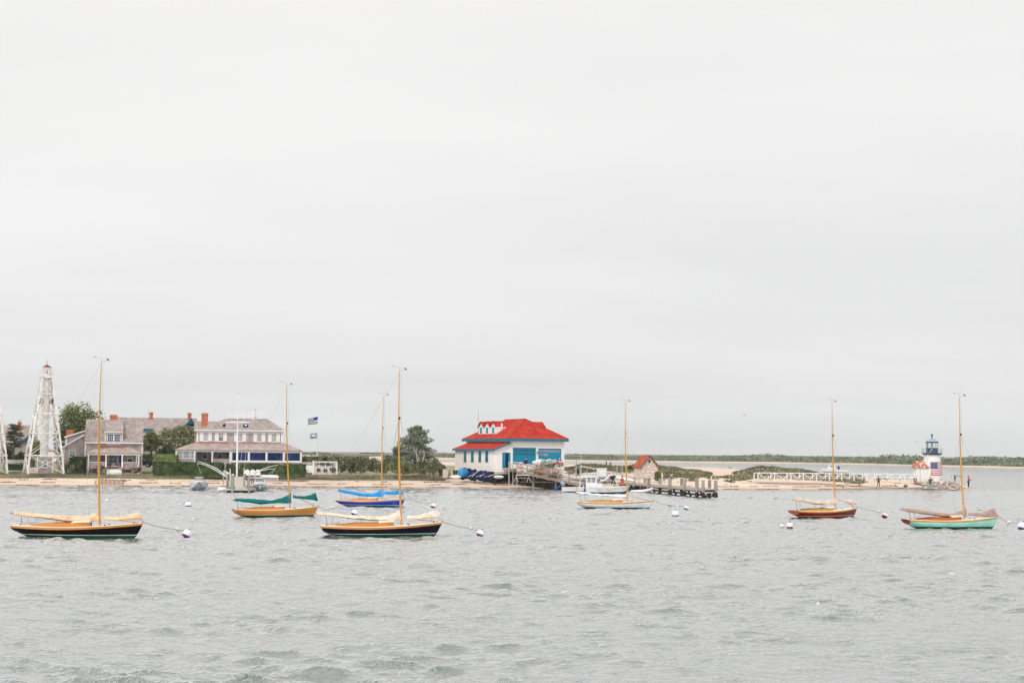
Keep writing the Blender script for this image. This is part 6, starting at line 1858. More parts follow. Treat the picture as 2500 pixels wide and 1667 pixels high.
cloth_flag('burgee', 'small dark blue flag with a white patch at the right end of the yard', 'flag', at(*Z2(1396, 597), D), 70 * s2, 48 * s2, .8, [('flag_cloth', nb, 0, 1, 0, 1, .008), ('white_patch', M['flagwhite'], .3, .7, .15, .5, .016)], droop=.15)

# ---- small floating dock
Z5 = Zoom(540, 1140, 180, 2352)
D = 182
dk = thing('floating_dock', 'small weathered floating dock with four posts, off the beach by the summer house', 'dock', (at(*Z5(480, 800), D).x, D, 0))
def d5(x, y, DD=D): return at(*Z5(x, y), DD) - Vector(dk.location)
xl, xr = d5(120, 760).x, d5(930, 760).x
MB().box(xl, xr, 0, 4.2, .22, .46).build('dock_float', M['deckwood'], dk)
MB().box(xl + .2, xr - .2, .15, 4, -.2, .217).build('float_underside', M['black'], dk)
MB().blob(((xl - .5), .8, .35), .6, 3, 6, .3, (1.1, 1, .45)).build('white_bundle', M['trim'], dk, smooth=True)
MB().blob((d5(240, 690).x, 1.8, .6), .42, 5, 6, .3, (1.2, 1, .5)).build('green_net', mat('sea_green_net', (0.12, 0.50, 0.36), .8), dk, smooth=True)
MB().box(xl, xr, -.06, -.003, .28, .44).build('fender_board', M['silverwood'], dk)
for (xa, xb, yt, yb_, DD) in ((165, 245, 215, 680, 186.5), (330, 420, 255, 845, 182), (712, 795, 205, 700, 186.5), (860, 932, 250, 860, 182)):
    a_ = d5((xa + xb) / 2, yt, DD); r_ = (xb - xa) / 2 * .0765 / (FOC / DD)
    MB().tube([(a_.x, DD - D, -1.2), (a_.x, DD - D, a_.z)], r_, 12).build('dock_post', M['pile'], dk)
    MB().tube([(a_.x, DD - D, a_.z + .002), (a_.x, DD - D, a_.z + .06), (a_.x, DD - D, a_.z + .14)], [r_ * 1.05, r_ * 1.02, r_ * .2], 12).build('post_cap', M['trim'], dk)
# gangway climbing back to the beach
ga, gb2 = d5(520, 700, 185), d5(500, 350, 204)
gw = thing('gangway', 'silvery wooden gangway with slatted side panels leading up from the small dock', 'gangway', tuple(dk.location))
wd = .95
MB().slab([(ga.x - wd, 3, .50), (ga.x + wd, 3, .50), (gb2.x + wd * .9, 22, 1.62), (gb2.x - wd * .9, 22, 1.62)], .12).build('gangway_deck', M['silverwood'], gw)
for sg in (-1, 1):
    MB().slab([(ga.x + sg * wd, 3.0, .55), (ga.x + sg * wd + .02, 3.0, 1.3), (gb2.x + sg * wd * 1.05 + .02, 22, 2.7), (gb2.x + sg * wd * .9, 22, 1.65)], .05).build('side_panel', M['silverwood'], gw)
    MB().bar((ga.x + sg * wd, 3, 1.35), (gb2.x + sg * wd * 1.05, 22, 2.75), .09).build('gangway_rail', M['silverwood'], gw)
    for k in range(6):
        f_ = k / 5; x = (ga.x + (gb2.x - ga.x) * f_) + sg * wd; y = 3 + 19 * f_
        MB().bar((x + sg * .05, y, .4 + 1.1 * f_), (x + sg * .05, y, 1.4 + 1.4 * f_), .10).build('gangway_post', M['silverwood'], gw)
for k in range(3):
    y = 9 + 5 * k; f_ = (y - 3) / 19
    for sg in (-1, 1): MB().tube([(ga.x + (gb2.x - ga.x) * f_ + sg * .8, y, -1), (ga.x + (gb2.x - ga.x) * f_ + sg * .8, y, .38 + 1.1 * f_)], .12, 8).build('trestle_pile', M['pilewet'], gw)
# left rail panel further back
lp = thing('angled_rail', 'grey wooden rail panel sloping down left of the gangway top', 'rail', tuple(dk.location))
MB().slab([d5(60, 120, 203), d5(320, 205, 203), d5(320, 250, 203), d5(90, 185, 203)], .08).build('rail_panel', M['silverwood'], lp)
MB().bar(d5(60, 108, 203), d5(320, 202, 203), .07).build('rail_cap', M['trim'], lp)
MB().tube([d5(75, 160, 203), (d5(75, 160, 203).x, 21, -.4)], .08, 6).build('rail_post', M['silverwood'], lp)
# mooring whips: springy white rods
def whip(pts, label, DD=201):
    P_ = [at(*Z2(x, y), DD) for x, y in pts]
    t = thing('mooring_whip', label, 'mooring whip', tuple(P_[0]), 0, 'white springy rods rising from the dock')
    MB().tube([p - P_[0] for p in P_], [.07, .06, .045, .03][:len(P_)], 6).build('rod', M['trim'], t, smooth=True)
    tip = P_[-1]
    return t, tip
_, t1 = whip([(1112, 1275), (960, 1180), (840, 1120), (735, 1100)], 'lower of the two white rods curving up to the left of the dock')
_, t2 = whip([(1112, 1262), (985, 1165), (860, 1110), (745, 1076)], 'upper of the two white rods curving up to the left of the dock', 202)
_, t3 = whip([(1462, 1222), (1560, 1180), (1660, 1145), (1770, 1120)], 'longer white rod curving up to the right of the dock')
_, t4 = whip([(1470, 1222), (1560, 1195), (1650, 1175), (1738, 1170)], 'shorter white rod curving up to the right of the dock', 202)
for a_, q, lb_ in ((t1, (790, 1235), 'line hanging from the left white rods'), (t3, (1690, 1232), 'line hanging from the longer right white rod'), (t4, (1655, 1232), 'line hanging from the shorter right white rod')):
    o = MB().tube([a_, at(*Z2(*q), a_.y)], .014, 4).build('hanging_line', M['trim']); tag(o, lb_, 'rope', 'lines hanging from the white rods')
# beach platform with three garden chairs
D = 206
pa = at(*Z5(1040, 325), D)
dp = thing('beach_platform', 'low wooden platform carrying white chairs beside the small dock', 'platform', tuple(pa))
w = 430 * .0765 / (FOC / D)
MB().box(-w / 2, w / 2, -.2, 3.2, -.16, 0).build('platform_deck', M['silverwood'], dp)
for x in (-w / 2 + .15, 0, w / 2 - .15):
    for y in (-.1, 3): MB().bar((x, y, -1.6), (x, y, -.163), .16).build('platform_post', M['pile'], dp)
def chair(px, label, k):
    c = at(*Z5(px, 320), D + .6)
    t = thing('garden_chair', label, 'chair', (c.x, D + .6, pa.z), R((8, -4, 5)[k]), 'white garden chairs on the platform')
    W_ = .36
    # fan-shaped back with rounded top, leaning back, seen from behind
    prof = [(-.30, .28), (.30, .28), (.36, .7), (.33, .95), (.2, 1.1), (0, 1.16), (-.2, 1.1), (-.33, .95), (-.36, .7)]
    b_ = MB().prism(prof, -.03, .03).build('backrest', M['trim'], t); b_.rotation_euler = (R(-14), 0, 0)
    s_ = MB().box(-.3, .3, .02, .62, -.02, .02).build('seat', M['trim'], t); s_.location = (0, 0.05, .34); s_.rotation_euler = (R(8), 0, 0)
    for sg in (-1, 1):
        MB().box(sg * .40 - .07, sg * .40 + .07, -.1, .72, .56, .59).build('armrest', M['trim'], t)
        for y in (0.0, .62): MB().box(sg * .40 - .03, sg * .40 + .03, y, y + .09, 0, .557).build('leg', M['trim'], t)
    return t
chair(822, 'white garden chair nearest the dock posts', 0); chair(988, 'middle one of the three white garden chairs', 1); chair(1155, 'right one of the three white garden chairs', 2)

# ---- small craft
M['gel'] = mat('white_gelcoat', (0.80, 0.79, 0.78), .3, .05, 2)
M['gelblue'] = mat('pale_blue_gelcoat', (0.52, 0.58, 0.66), .3, .05, 2)
M['blueboot'] = mat('blue_antifouling', (0.01, 0.06, 0.24), .5, .1, 2)
def open_boat(t, L, B, F, hull='gel', deadrise=.5, boot='blueboot', flare=.25):
    """motor boat hull, bow towards +x"""
    def half(u): return B / 2 * (1 if u < .55 else max(.02, math.cos(((u - .55) / .45) ** 1.6 * math.pi / 2)) ** .7)
    def sh(u): return F * (1 + .35 * max(0, (u - .4) / .6) ** 1.6)
    def ke(u): return -.28 if u < .8 else -.28 + (sh(1) + .2) * ((u - .8) / .2) ** 2.2
    us = [i / 24 for i in range(25)]
    def pt(u, v_):      # v 0 sheer .. 1 keel
        s1, k = sh(u), ke(u); ch = k + (s1 - k) * .42
        h = half(u)
        if v_ < .7:
            f_ = v_ / .7; return u * L, h * (1 - flare * f_ * (.3 + .7 * u)), s1 + (ch - s1) * f_
        f_ = (v_ - .7) / .3; return u * L, h * (1 - flare * (.3 + .7 * u)) * (1 - f_), ch + (k - ch) * f_
    hb, bb = MB(), MB()
    for sg in (1, -1):
        hb.loft([[(p[0], sg * p[1], p[2]) for p in [pt(u, v_) for v_ in (0, .12, .25, .4, .55, .7)]] for u in us], False, False)
        bb.loft([[(p[0], sg * p[1], p[2]) for p in [pt(u, v_) for v_ in (.7, .8, .9, 1)]] for u in us], False, False)
    h_ = hb.build('hull', M[hull], t, smooth=True); bb.build('bottom', M[boot], t, smooth=True)
    P_ = [pt(0, v_) for v_ in (0, .3, .7, 1)]
    r_ = [(p[0], p[1], p[2]) for p in P_] + [(p[0], -p[1], p[2]) for p in P_[::-1]]
    MB().add(r_, [tuple(range(len(r_)))]).build('transom', M[hull], t)
    g = MB()
    for sg in (1, -1):
        g.loft([[(u * L, sg * half(u) * 1.03, sh(u) - .07), (u * L, sg * half(u) * 1.04, sh(u) + .03), (u * L, sg * half(u) * .88, sh(u) + .03), (u * L, sg * half(u) * .88, sh(u) - .07)] for u in us])
    g.build('gunwale', M['gel'], t)
    f_ = MB()
    for sg in (1, -1): f_.loft([[(u * L, sg * half(u) * .87, F * .35 + .25 * max(0, u - .6)), (u * L, 0, F * .35 + .25 * max(0, u - .6))] for u in us], False, False)
    f_.build('cockpit_sole', M['deckcream'], t)
    return half, sh
def outboard(t, x, y, z, tilt, k=1.0, grey=None, loc=None):
    e = MB().blob((0, 0, .55 * k), .30 * k, 3, 8, .08, (1.15, .75, .95)).build('outboard_motor', grey or M['glassgrey'], t, smooth=True)
    l_ = MB().prism([(-.14 * k, .35 * k), (.14 * k, .35 * k), (.06 * k, -.55 * k), (.10 * k, -.85 * k), (-.22 * k, -.85 * k), (-.12 * k, -.5 * k)], -.07 * k, .07 * k)
    l_.box(-.28 * k, .12 * k, -.14 * k, .14 * k, -.58 * k, -.53 * k)
    b_ = l_.build('motor_leg', M['blue'] if tilt else M['dark'], e)
    pr = MB()
    for q in range(3):
        an = q * 2.094; pr.bar((-.26 * k, 0, -.78 * k), (-.30 * k, .18 * k * math.cos(an), -.78 * k + .18 * k * math.sin(an)), .07 * k, .02)
    pr.tube([(-.2 * k, 0, -.78 * k), (-.34 * k, 0, -.78 * k)], .04 * k, 8); pr.build('propeller', M['dark'], e)
    e.location = (x, y, z); e.rotation_euler = (0, tilt, 0)
    return e
# small runabout seen from the bow
c = wat(485, 1196)
t = thing('motor_skiff', 'small pale motor skiff seen from its bow, moored off the dark hedge', 'boat', (c.x, c.y + 2.2, 0), R(-78))
open_boat(t, 5.0, 2.5, .85, 'gelblue', boot='glassgrey', flare=.2)
t.location = (c.x - math.cos(R(-78)) * 5.0, c.y + 4.8, 0)
MB().box(1.8, 2.4, -.5, .5, .3, 1.25).build('console', M['gel'], t)
MB().box(2.35, 2.40, -.52, .52, 1.252, 1.62).build('windscreen', M['glassgrey'], t)
for y in (-.55, .55): MB().tube([(2.3, y, 1.2), (2.2, y, 1.66)], .03, 6).build('screen_post', M['wire'], t)
MB().tube([(2.2, -.58, 1.66), (2.2, .58, 1.66)], .04, 6).build('screen_rail', M['gel'], t)
outboard(t, -.2, 0, .7, 0, .9)
# inflatable tender
c = wat(634, 1198)
t = thing('inflatable_boat', 'grey inflatable boat with white console frame, right of the small dock', 'boat', (c.x - math.cos(R(-80)) * 4.2, c.y + 4.1, 0), R(-80))
tb = MB()
for sg in (1, -1):
    tb.tube([(-.2, sg * .85, .36), (1.5, sg * .9, .38), (2.9, sg * .88, .55), (3.7, sg * .6, .82), (4.15, 0, 1.0)], [.22, .28, .30, .30, .28], 14)
tb.build('air_tube', mat('pale_grey_tube', (0.66, 0.69, 0.73), .45), t, smooth=True)
tb = MB()
for sg in (1, -1):
    tb.tube([(0, sg * .99, .26), (1.5, sg * 1.12, .27), (2.9, sg * 1.12, .42), (3.8, sg * .78, .68), (4.40, 0, .86)], [.05] * 5, 6)
tb.build('rubbing_strake', M['dark'], t, smooth=True)
hb = MB()
for sg in (1, -1): hb.loft([[(x, sg * w_, .3 + z_), (x, sg * w_ * .5, -.05 + z_), (x, 0, -.3 + z_ * 1.4)] for x, w_, z_ in ((0, .75, 0), (2, .8, 0), (3.2, .6, .1), (3.9, .1, .35))], False, False)
hb.build('rigid_hull', M['glassgrey'], t, smooth=True)
MB().box(1.3, 1.8, -.4, .4, .2, 1.05).build('console', M['gel'], t)
fr = MB(); fr.tube([(1.2, -.62, .5), (1.2, -.62, 1.55), (1.2, -.5, 1.62), (1.2, .5, 1.62), (1.2, .62, 1.55), (1.2, .62, .5)], .035, 6); fr.build('console_frame', M['gel'], t)
MB().box(1.18, 1.22, -.55, .55, 1.2, 1.5).build('windscreen', M['glassgrey'], t)
outboard(t, -.35, 0, .6, 0, .9)
# covered dinghy on the sand behind
c = at(*Z5(1540, 345), 209)
t = thing('covered_dinghy', 'long white cover over a dinghy on the beach, right of the white chairs', 'dinghy', tuple(c))
MB().loft([[(x, .5 * w_ * math.cos(a_), .05 + h_ * max(0, math.sin(a_)) + .05 * noise.noise(Vector((x * 2, a_, 0)))) for a_ in [math.pi * 2 * k / 14 for k in range(14)]] for x, w_, h_ in [(-1.35 + i * .27, .7 if i in (0, 10) else 1.1, .18 if i in (0, 10) else .42) for i in range(11)]]).build('canvas_cover', M['whitewood'], t, smooth=True)
MB().box(-1.3, 1.3, -.35, .35, -.35, .04).build('dinghy_hull', M['silverwood'], t)

# ---- timber groyne on the left beach
D = 205
t = thing('timber_groyne', 'short reddish timber groyne on the beach beneath the cottage', 'groyne', tuple(at(*Z1(1320, 1508), D)))
sg_ = .2104 / (FOC / D)
rd = random.Random(3)
for i in range(16):
    x = (-150 + i * 17) * sg_; h_ = (42 - i * 1.9) * sg_ * rd.uniform(.75, 1.15)
    MB().box(x, x + rd.uniform(.13, .19), -.05, .05, -.3, h_).build('groyne_plank', M['sparbrown'] if i % 3 == 0 else M['deckwood'], t)
MB().bar((-150 * sg_, .12, .42), (150 * sg_, .12, .22), .12, .14).build('groyne_beam', M['bark'], t)
t = thing('beach_post', 'short pale post standing at the water edge left of the groyne', 'post', tuple(at(*Z1(1110, 1550), 200)))
MB().bar((0, 0, -.4), (0, 0, .75), .16).bar((0, 0, .75), (.1, 0, .82), .14).build('post_body', M['pile'], t)
t = thing('driftwood_log', 'dark red driftwood log on the beach at the left edge', 'log', tuple(at(*Z1(8, 1450), 206)))
MB().tube([(-1.0, 0, .1), (0, .1, .12), (.35, 0, .1)], [.14, .13, .08], 8).build('log_body', M['varnishred'], t)
# groyne running out by the dock, boards along the bank
t = thing('bank_board', 'long low retaining board along the grass edge right of the small dock', 'board', (0, 0, 0))
P_ = [at(720 + 33 * i, 1168.5 + .25 * i, 209 + .25 * i) for i in range(6)]
m_ = MB()
for i in range(5): m_.bar(P_[i], P_[i + 1], .06, .12)
m_.build('board_run', M['bark'], t)

# ---- people
def skin_mesh(name, joints, edges, radii, material, parent, sub=1):
    me = bpy.data.meshes.new(name); me.from_pydata([tuple(j) for j in joints], edges, []); me.update()
    o = bpy.data.objects.new(name, me); COL.objects.link(o); o.parent = parent
    sk = o.modifiers.new('skin', 'SKIN'); sk.use_smooth_shade = True
    for i, r_ in enumerate(radii):
        v = me.skin_vertices[0].data[i]; v.radius = (r_, r_ * .85)
        v.use_root = (i == 0)
    ss = o.modifiers.new('sub', 'SUBSURF'); ss.levels = sub; ss.render_levels = sub
    me.materials.append(material)
    return o
def person(px, py, D, H, label, top, legs, pose='stand', face=0.0, hair='hair', z=None, shorts=False, hood=False, group=None):
    b_ = at(px, py, D)
    t = thing('person', label, 'person', (b_.x, D, b_.z if z is None else z), R(face), group)
    k = H / 1.75
    def J(*l): return [Vector(p) * k for p in l]
    el = {'stand': (.24, .04, 1.12), 'forward': (.20, -.22, 1.16), 'hips': (.34, .05, 1.18), 'carry': (.24, -.18, 1.15), 'sit': (.22, -.05, 1.1)}[pose]
    ha = {'stand': (.24, -.04, .84), 'forward': (.12, -.50, 1.18), 'hips': (.19, -.08, 1.02), 'carry': (.12, -.38, 1.25), 'sit': (.18, -.35, .95)}[pose]
    hip = (0, 0, .93)
    j = J(hip, (0, 0, 1.15), (0, 0, 1.40), (0, 0, 1.50), (0, -.01, 1.60), (0, -.015, 1.69),
          (-.19, 0, 1.40), (-el[0], el[1], el[2]), (-ha[0], ha[1], ha[2]), (-ha[0], ha[1] - .06, ha[2] - .08),
          (.19, 0, 1.40), (el[0], el[1], el[2]), (ha[0], ha[1], ha[2]), (ha[0], ha[1] - .06, ha[2] - .08),
          (-.10, 0, .88), (-.12, -.02, .50), (-.13, .03, .08), (-.13, -.14, .03),
          (.10, 0, .88), (.12, -.02, .50), (.13, .03, .08), (.13, -.14, .03))
    e = [(0, 1), (1, 2), (2, 3), (3, 4), (4, 5), (2, 6), (6, 7), (7, 8), (8, 9), (2, 10), (10, 11), (11, 12), (12, 13), (0, 14), (14, 15), (15, 16), (16, 17), (0, 18), (18, 19), (19, 20), (20, 21)]
    r_ = [.13, .12, .13, .055, .095, .07, .06, .045, .035, .03, .06, .045, .035, .03, .085, .055, .04, .035, .085, .055, .04, .035]
    skin_mesh('body', j, e, [q * k for q in r_], M['skin'], t, 2)
    jt = [j[i] for i in (1, 2, 0, 6, 7, 8, 10, 11, 12)]
    skin_mesh('jacket', jt, [(0, 1), (0, 2), (1, 3), (3, 4), (4, 5), (1, 6), (6, 7), (7, 8)], [q * k for q in (.155, .16, .16, .085, .07, .055, .085, .07, .055)], top, t, 2)
    end = (15, 19) if shorts else (16, 20)
    jl = [j[i] for i in (0, 14, 15, 18, 19)] if shorts else [j[i] for i in (0, 14, 15, 16, 18, 19, 20)]
    el_ = [(0, 1), (1, 2), (0, 3), (3, 4)] if shorts else [(0, 1), (1, 2), (2, 3), (0, 4), (4, 5), (5, 6)]
    rl_ = (.15, .11, .085, .11, .085) if shorts else (.15, .10, .075, .06, .10, .075, .06)
    skin_mesh('shorts' if shorts else 'trousers', jl, el_, [q * k for q in rl_], legs, t, 2)
    MB().blob(Vector((0, .02, 1.685)) * k, .118 * k, 2, 8, .08, (.92, 1.0, .95)).build('hood' if hood else 'hair', top if hood else M[hair], t, smooth=True)
    fc = MB(); fc.bar(Vector((0, -.115, 1.655)) * k, Vector((0, -.135, 1.625)) * k, .025 * k)
    fc.build('nose', M['skin'], t)
    for sg in (-1, 1): MB().blob(Vector((sg * .035, -.10, 1.655)) * k, .012 * k, 1, 4).build('eye', M['black'], t)
    MB().box(-.03 * k, .03 * k, -.112 * k, -.10 * k, 1.575 * k, 1.585 * k).build('mouth', M['varnishred'], t)
    for sg in (-1, 1): MB().blob(Vector((sg * .13, -.07, .045)) * k, .07 * k, 1, 6, 0, (.7, 1.7, .6)).build('shoe', M['dark'], t, smooth=True)
    return t
navy = cloth('navy_hoodie', (0.01, 0.015, 0.09)); brown = cloth('brown_coat', (0.10, 0.03, 0.025)); redc = cloth('red_jacket', (0.62, 0.02, 0.02))
darkt = cloth('dark_trousers', (0.02, 0.02, 0.03)); whitet = cloth('white_shirt', (0.78, 0.76, 0.74)); orange = cloth('orange_waders', (0.60, 0.12, 0.04))
denim = cloth('blue_shorts', (0.03, 0.13, 0.22)); blacktop = cloth('black_top', (0.04, 0.02, 0.02)); tealt = cloth('dark_teal_top', (0.01, 0.10, 0.11)); khaki = cloth('pale_trousers', (0.55, 0.50, 0.44)); pinks = cloth('pink_shorts', (0.70, 0.45, 0.40))
ZC = Zoom(1800, 1060, 440, 2352)
Z6 = Zoom(1240, 1080, 280, 2352)
person(*ZC(1844, 688), 226, 1.75, 'person in a brown coat and dark trousers standing on the sand before the white footbridge', brown, darkt, 'hips', 180)
person(*ZL(698, 1470), 229, 1.72, 'person in a dark top and blue shorts on the sand left of the rocks', blacktop, denim, 'hips', 20, shorts=True)
person(*ZL(742, 1395), 231, 1.7, 'person in a white top standing among the rocks below the flag', whitet, khaki, 'carry', 30)
person(*ZL(962, 1482), 229.5, 1.45, 'person in a white shirt at the near foot of the rocks', whitet, pinks, 'stand', 0, shorts=True)
person(*ZL(1614, 1462), 229, 1.78, 'person in a red jacket and dark trousers at the tip of the sand spit', redc, darkt, 'forward', 95)
person(*Z6(372, 545), 216.6, 1.78, 'person in a navy hoodie standing before the left turquoise door', navy, navy, 'stand', 0, hood=True)
person(*Z6(1436, 712), 211.5, 1.72, 'person in a dark teal top halfway down the boathouse ramp', tealt, darkt, 'carry', 20)
person(1519, 1193, 199.5, 1.75, 'person in a red jacket and orange waders by the jetty, partly behind a mast', redc, orange, 'stand', -20)

# ================================================================== ramp, jetty and their clutter
def rail_run(t, A_, B_, n_, h, post=.14, name='ramp_post', two=True, m1='rampwood', drop=.5, tall=0.0):
    A_, B_ = Vector(A_), Vector(B_)
    for i in range(n_ + 1):
        p = A_.lerp(B_, i / n_); MB().bar(p + Vector((0, 0, -drop)), p + Vector((0, 0, h + tall)), post).build(name, M[m1], t)
    MB().bar(A_ + Vector((0, -.003, h)), B_ + Vector((0, -.003, h)), .12, .10).build('handrail', M[m1], t)
    if two: MB().bar(A_ + Vector((0, -.01, h * .5)), B_ + Vector((0, -.01, h * .5)), .05, .12).build('mid_rail', M[m1], t)
R0 = at(1262, 1148.5, 216.5); R1 = at(1416, 1180.5, 206.5)
rp = thing('boathouse_ramp', 'long weathered timber ramp sloping from the boathouse doors down to the jetty', 'ramp', (0, 0, 0))
dv = (R1 - R0); back = Vector((1.6, 4.6, 0))
MB().slab([R0, R1, R1 + back, R0 + back], .12).build('ramp_deck', M['deckwood'], rp)
MB().bar(R0 + Vector((0, -.06, -.19)), R1 + Vector((0, -.06, -.19)), .12, .36).build('side_beam', M['rampwood'], rp)
MB().bar(R0 + back + Vector((0, .06, -.22)), R1 + back + Vector((0, .06, -.22)), .10, .32).build('side_beam', M['rampwood'], rp)
rail_run(rp, R0 + Vector((0, -.16, 0)), R1 + Vector((0, -.16, 0)), 6, 1.12)
rail_run(rp, R0 + back * .98, R1 + back * .98, 6, 1.1, two=False)
# landing in front of the doors
MB().slab([R0 + Vector((-1.2, .2, -.02)), R0 + Vector((0, .05, -.02)), R0 + back * 1.0 + Vector((6, 2.6, -.02)), R0 + back + Vector((-1.2, .4, -.02))], .12).build('landing_deck', M['rampwood'], rp)
for i in range(6):
    f_ = .05 + i * .18; p = R0 + dv * f_
    for q, mt in ((0.25, 'pile'), (.9, 'pilewet')):
        b_ = p + back * q; MB().tube([(b_.x, b_.y, -1), (b_.x, b_.y, b_.z - .14 - .25)], .17, 10).build('ramp_pile', M[mt if i % 2 else 'pilewet'], rp)
for i in range(5):
    p = R0 + dv * (.14 + i * .18) + back * .6
    MB().bar(p + Vector((0, 0, -.4)), p + dv * .16 + Vector((0, 0, -1.2)), .12, .22).build('cross_brace', M['pilewet'], rp)
# added dark sheet standing in for the shade under the ramp
MB().slab([R0 + back * .30 + Vector((1, 0, -.30)), R1 + back * .30 + Vector((0, 0, -.30)), R1 + back * .30 + Vector((0, 0, -1.9)), R0 + back * .30 + Vector((1, 0, -2.6))], .12).build('shade_sheet', M['pilewet'], rp)
# level pier head and jetty out into the water
def gp(px, py, z): return wat(px, py, z)
ZJ = 1.14
near = [(1451, 1188), (1548, 1198), (1579, 1201.5), (1611, 1206.5), (1645.5, 1210), (1680.5, 1213), (1716.5, 1214.5), (1745.5, 1215)]
jt = thing('jetty', 'timber jetty on black-footed piles running out to the right of the boathouse', 'jetty', (0, 0, 0))
NP = [wat(*p, 0) for p in near]
A_, B_ = NP[1], NP[6]
# straight near edge
def along(f_): return A_.lerp(B_, f_)
dirj = (B_ - A_).normalized(); nrm = Vector((-dirj.y, dirj.x, 0)); nrm = nrm if nrm.y > 0 else -nrm
WJ = 1.55
S_ = A_ - dirj * 9.0
def P3(v, z, off=0): return Vector((v.x, v.y, z)) + nrm * off
MB().slab([P3(S_, ZJ, .1), P3(B_, ZJ, .1), P3(B_, ZJ, WJ), P3(S_, ZJ, WJ)], .10).build('jetty_deck', M['deckwood'], jt)
MB().bar(P3(S_, ZJ - .22, .12), P3(B_, ZJ - .22, .12), .12, .24).build('edge_beam', M['deckwood'], jt)
MB().slab([P3(S_, ZJ - .11, .2), P3(B_, ZJ - .11, .2), P3(B_, ZJ - .11, WJ), P3(S_, ZJ - .11, WJ)], .38).build('deck_joists', M['pilewet'], jt)
MB().bar(P3(S_, .34, .35), P3(B_, .30, .35), .16, .24).build('lower_waler', M['pilewet'], jt)
tops = [1181.5, 1165.5, 1166.5, 1166.5, 1168, 1171, 1172, 1173.5]
def pile(v, off, ztop, r_=.21, zs=.62):
    p = P3(v, 0, off)
    a_ = MB().tube([(p.x, p.y, -1.4), (p.x, p.y, zs)], r_ * 1.06, 12).build('pile_foot', M['pilewet'], jt)
    MB().tube([(p.x, p.y, zs + .003), (p.x, p.y, ztop)], r_, 12).build('pile_top', M['pile'], jt)
for i, v in enumerate(NP[1:7], 1):
    f_ = (v - A_).dot(dirj) / (B_ - A_).length
    q = along(f_)
    zt = at(near[i][0], tops[i], q.y).z
    pile(q, 0.0, zt, .23 if i in (2, 3, 4) else .20)
    pile(q, WJ + .1, zt - .02, .21)
    p = P3(q, 0, .3)
    MB().bar(P3(q, ZJ - .3, .4), P3(q - dirj * 1.2, -.2, WJ - .2), .18, .20).build('raking_brace', M['pilewet'], jt)
    MB().bar(P3(q, ZJ - .30, .2), P3(q, ZJ - .30, WJ), .22, .26).build('cap_beam', M['pilewet'], jt)
for k in range(4):
    q = S_ + dirj * (1 + 2.6 * k)
    for off in (.3, WJ - .3):
        p = P3(q, 0, off); MB().tube([(p.x, p.y, -1.2), (p.x, p.y, ZJ - .12)], .19, 10).build('pile_foot', M['pilewet'], jt)
    MB().bar(P3(q, ZJ - .3, .3), P3(q + dirj * 1.2, -.2, WJ - .2), .2, .2).build('raking_brace', M['pilewet'], jt)
# end frame
MB().bar(P3(B_ + dirj * .06, .98, .1), P3(B_ + dirj * .06, .98, WJ), .08, .22).bar(P3(B_ + dirj * .06, .68, .1), P3(B_ + dirj * .06, .68, WJ), .08, .22).build('end_board', M['silverwood'], jt)
for dz in (0.15,): MB().bar(P3(B_, .05 + dz * .8, .1), P3(B_, .05 + dz * .8, WJ), .18, .18).build('end_waler', M['pilewet'], jt)
MB().blob(P3(B_, .35, WJ), .36, 4, 6, .6).build('weed_clump', M['pilewet'], jt)
# gulls
def gull(p, label, rz, flying=False, k=1.0):
    t = thing('seagull', label, 'seagull', tuple(p), rz, 'gulls')
    wt = M['gel']; gy = M['glassgrey']
    if not flying:
        MB().loft([[(x * k, .5 * w_ * k * math.cos(a_), (z_ + .5 * w_ * 1.0 * math.sin(a_)) * k) for a_ in [2 * math.pi * q / 12 for q in range(12)]] for x, w_, z_ in ((-.30, .02, .20), (-.18, .10, .20), (-.02, .18, .22), (.12, .16, .26), (.19, .10, .33), (.22, .09, .38), (.26, .085, .41), (.31, .03, .40))]).build('body', wt, t, smooth=True)
        for s_ in (-1, 1):
            MB().loft([[(x * k, (s_ * .075 + .03 * math.cos(a_)) * k, (z_ + .5 * w_ * math.sin(a_)) * k) for a_ in [2 * math.pi * q / 8 for q in range(8)]] for x, w_, z_ in ((-.38, .02, .18), (-.2, .08, .22), (0, .14, .25), (.1, .05, .27))]).build('wing', M['dark'], t, smooth=True)
            MB().tube([(0, s_ * .04 * k, .15 * k), (.01 * k, s_ * .04 * k, 0)], .012 * k, 5).build('leg', M['sparbrown'], t)
        MB().tube([(.30 * k, 0, .40 * k), (.38 * k, 0, .385 * k)], [.018 * k, .006 * k], 6).build('beak', M['spar'], t)
    else:
        MB().loft([[(x * k, .5 * w_ * k * math.cos(a_), .5 * w_ * k * math.sin(a_)) for a_ in [2 * math.pi * q / 10 for q in range(10)]] for x, w_ in ((-.28, .02), (-.1, .13), (.1, .14), (.22, .08), (.3, .02))]).build('body', wt, t, smooth=True)
        for s_ in (-1, 1):
            MB().slab([(.10 * k, 0, .02), (.14 * k, s_ * .35 * k, .22 * k), (-.05 * k, s_ * .70 * k, .12 * k), (-.06 * k, s_ * .3 * k, .16 * k), (-.10 * k, 0, .02)], .02).build('wing', gy, t)
    return t
q = along((NP[3] - A_).dot(dirj) / (B_ - A_).length)
gull((q.x, q.y, at(1611, 1166.5, q.y).z), 'gull standing on the fourth jetty pile from the left', 0.1, k=1.25)
q2 = along((NP[5] - A_).dot(dirj) / (B_ - A_).length)
gull((q2.x + nrm.x * (WJ + .1), q2.y + nrm.y * (WJ + .1), at(1680.5, 1171, q2.y).z - .02), 'gull standing on a back row pile near the jetty end', 0.0, k=1.2)
gull(at(1816, 1013.5, 150), 'gull flying alone in the sky right of the white sailboat mast', .4, True, .5)
gull(at(2237, 1078.5, 200), 'distant gull flying left of the lighthouse', 1.2, True, .45)

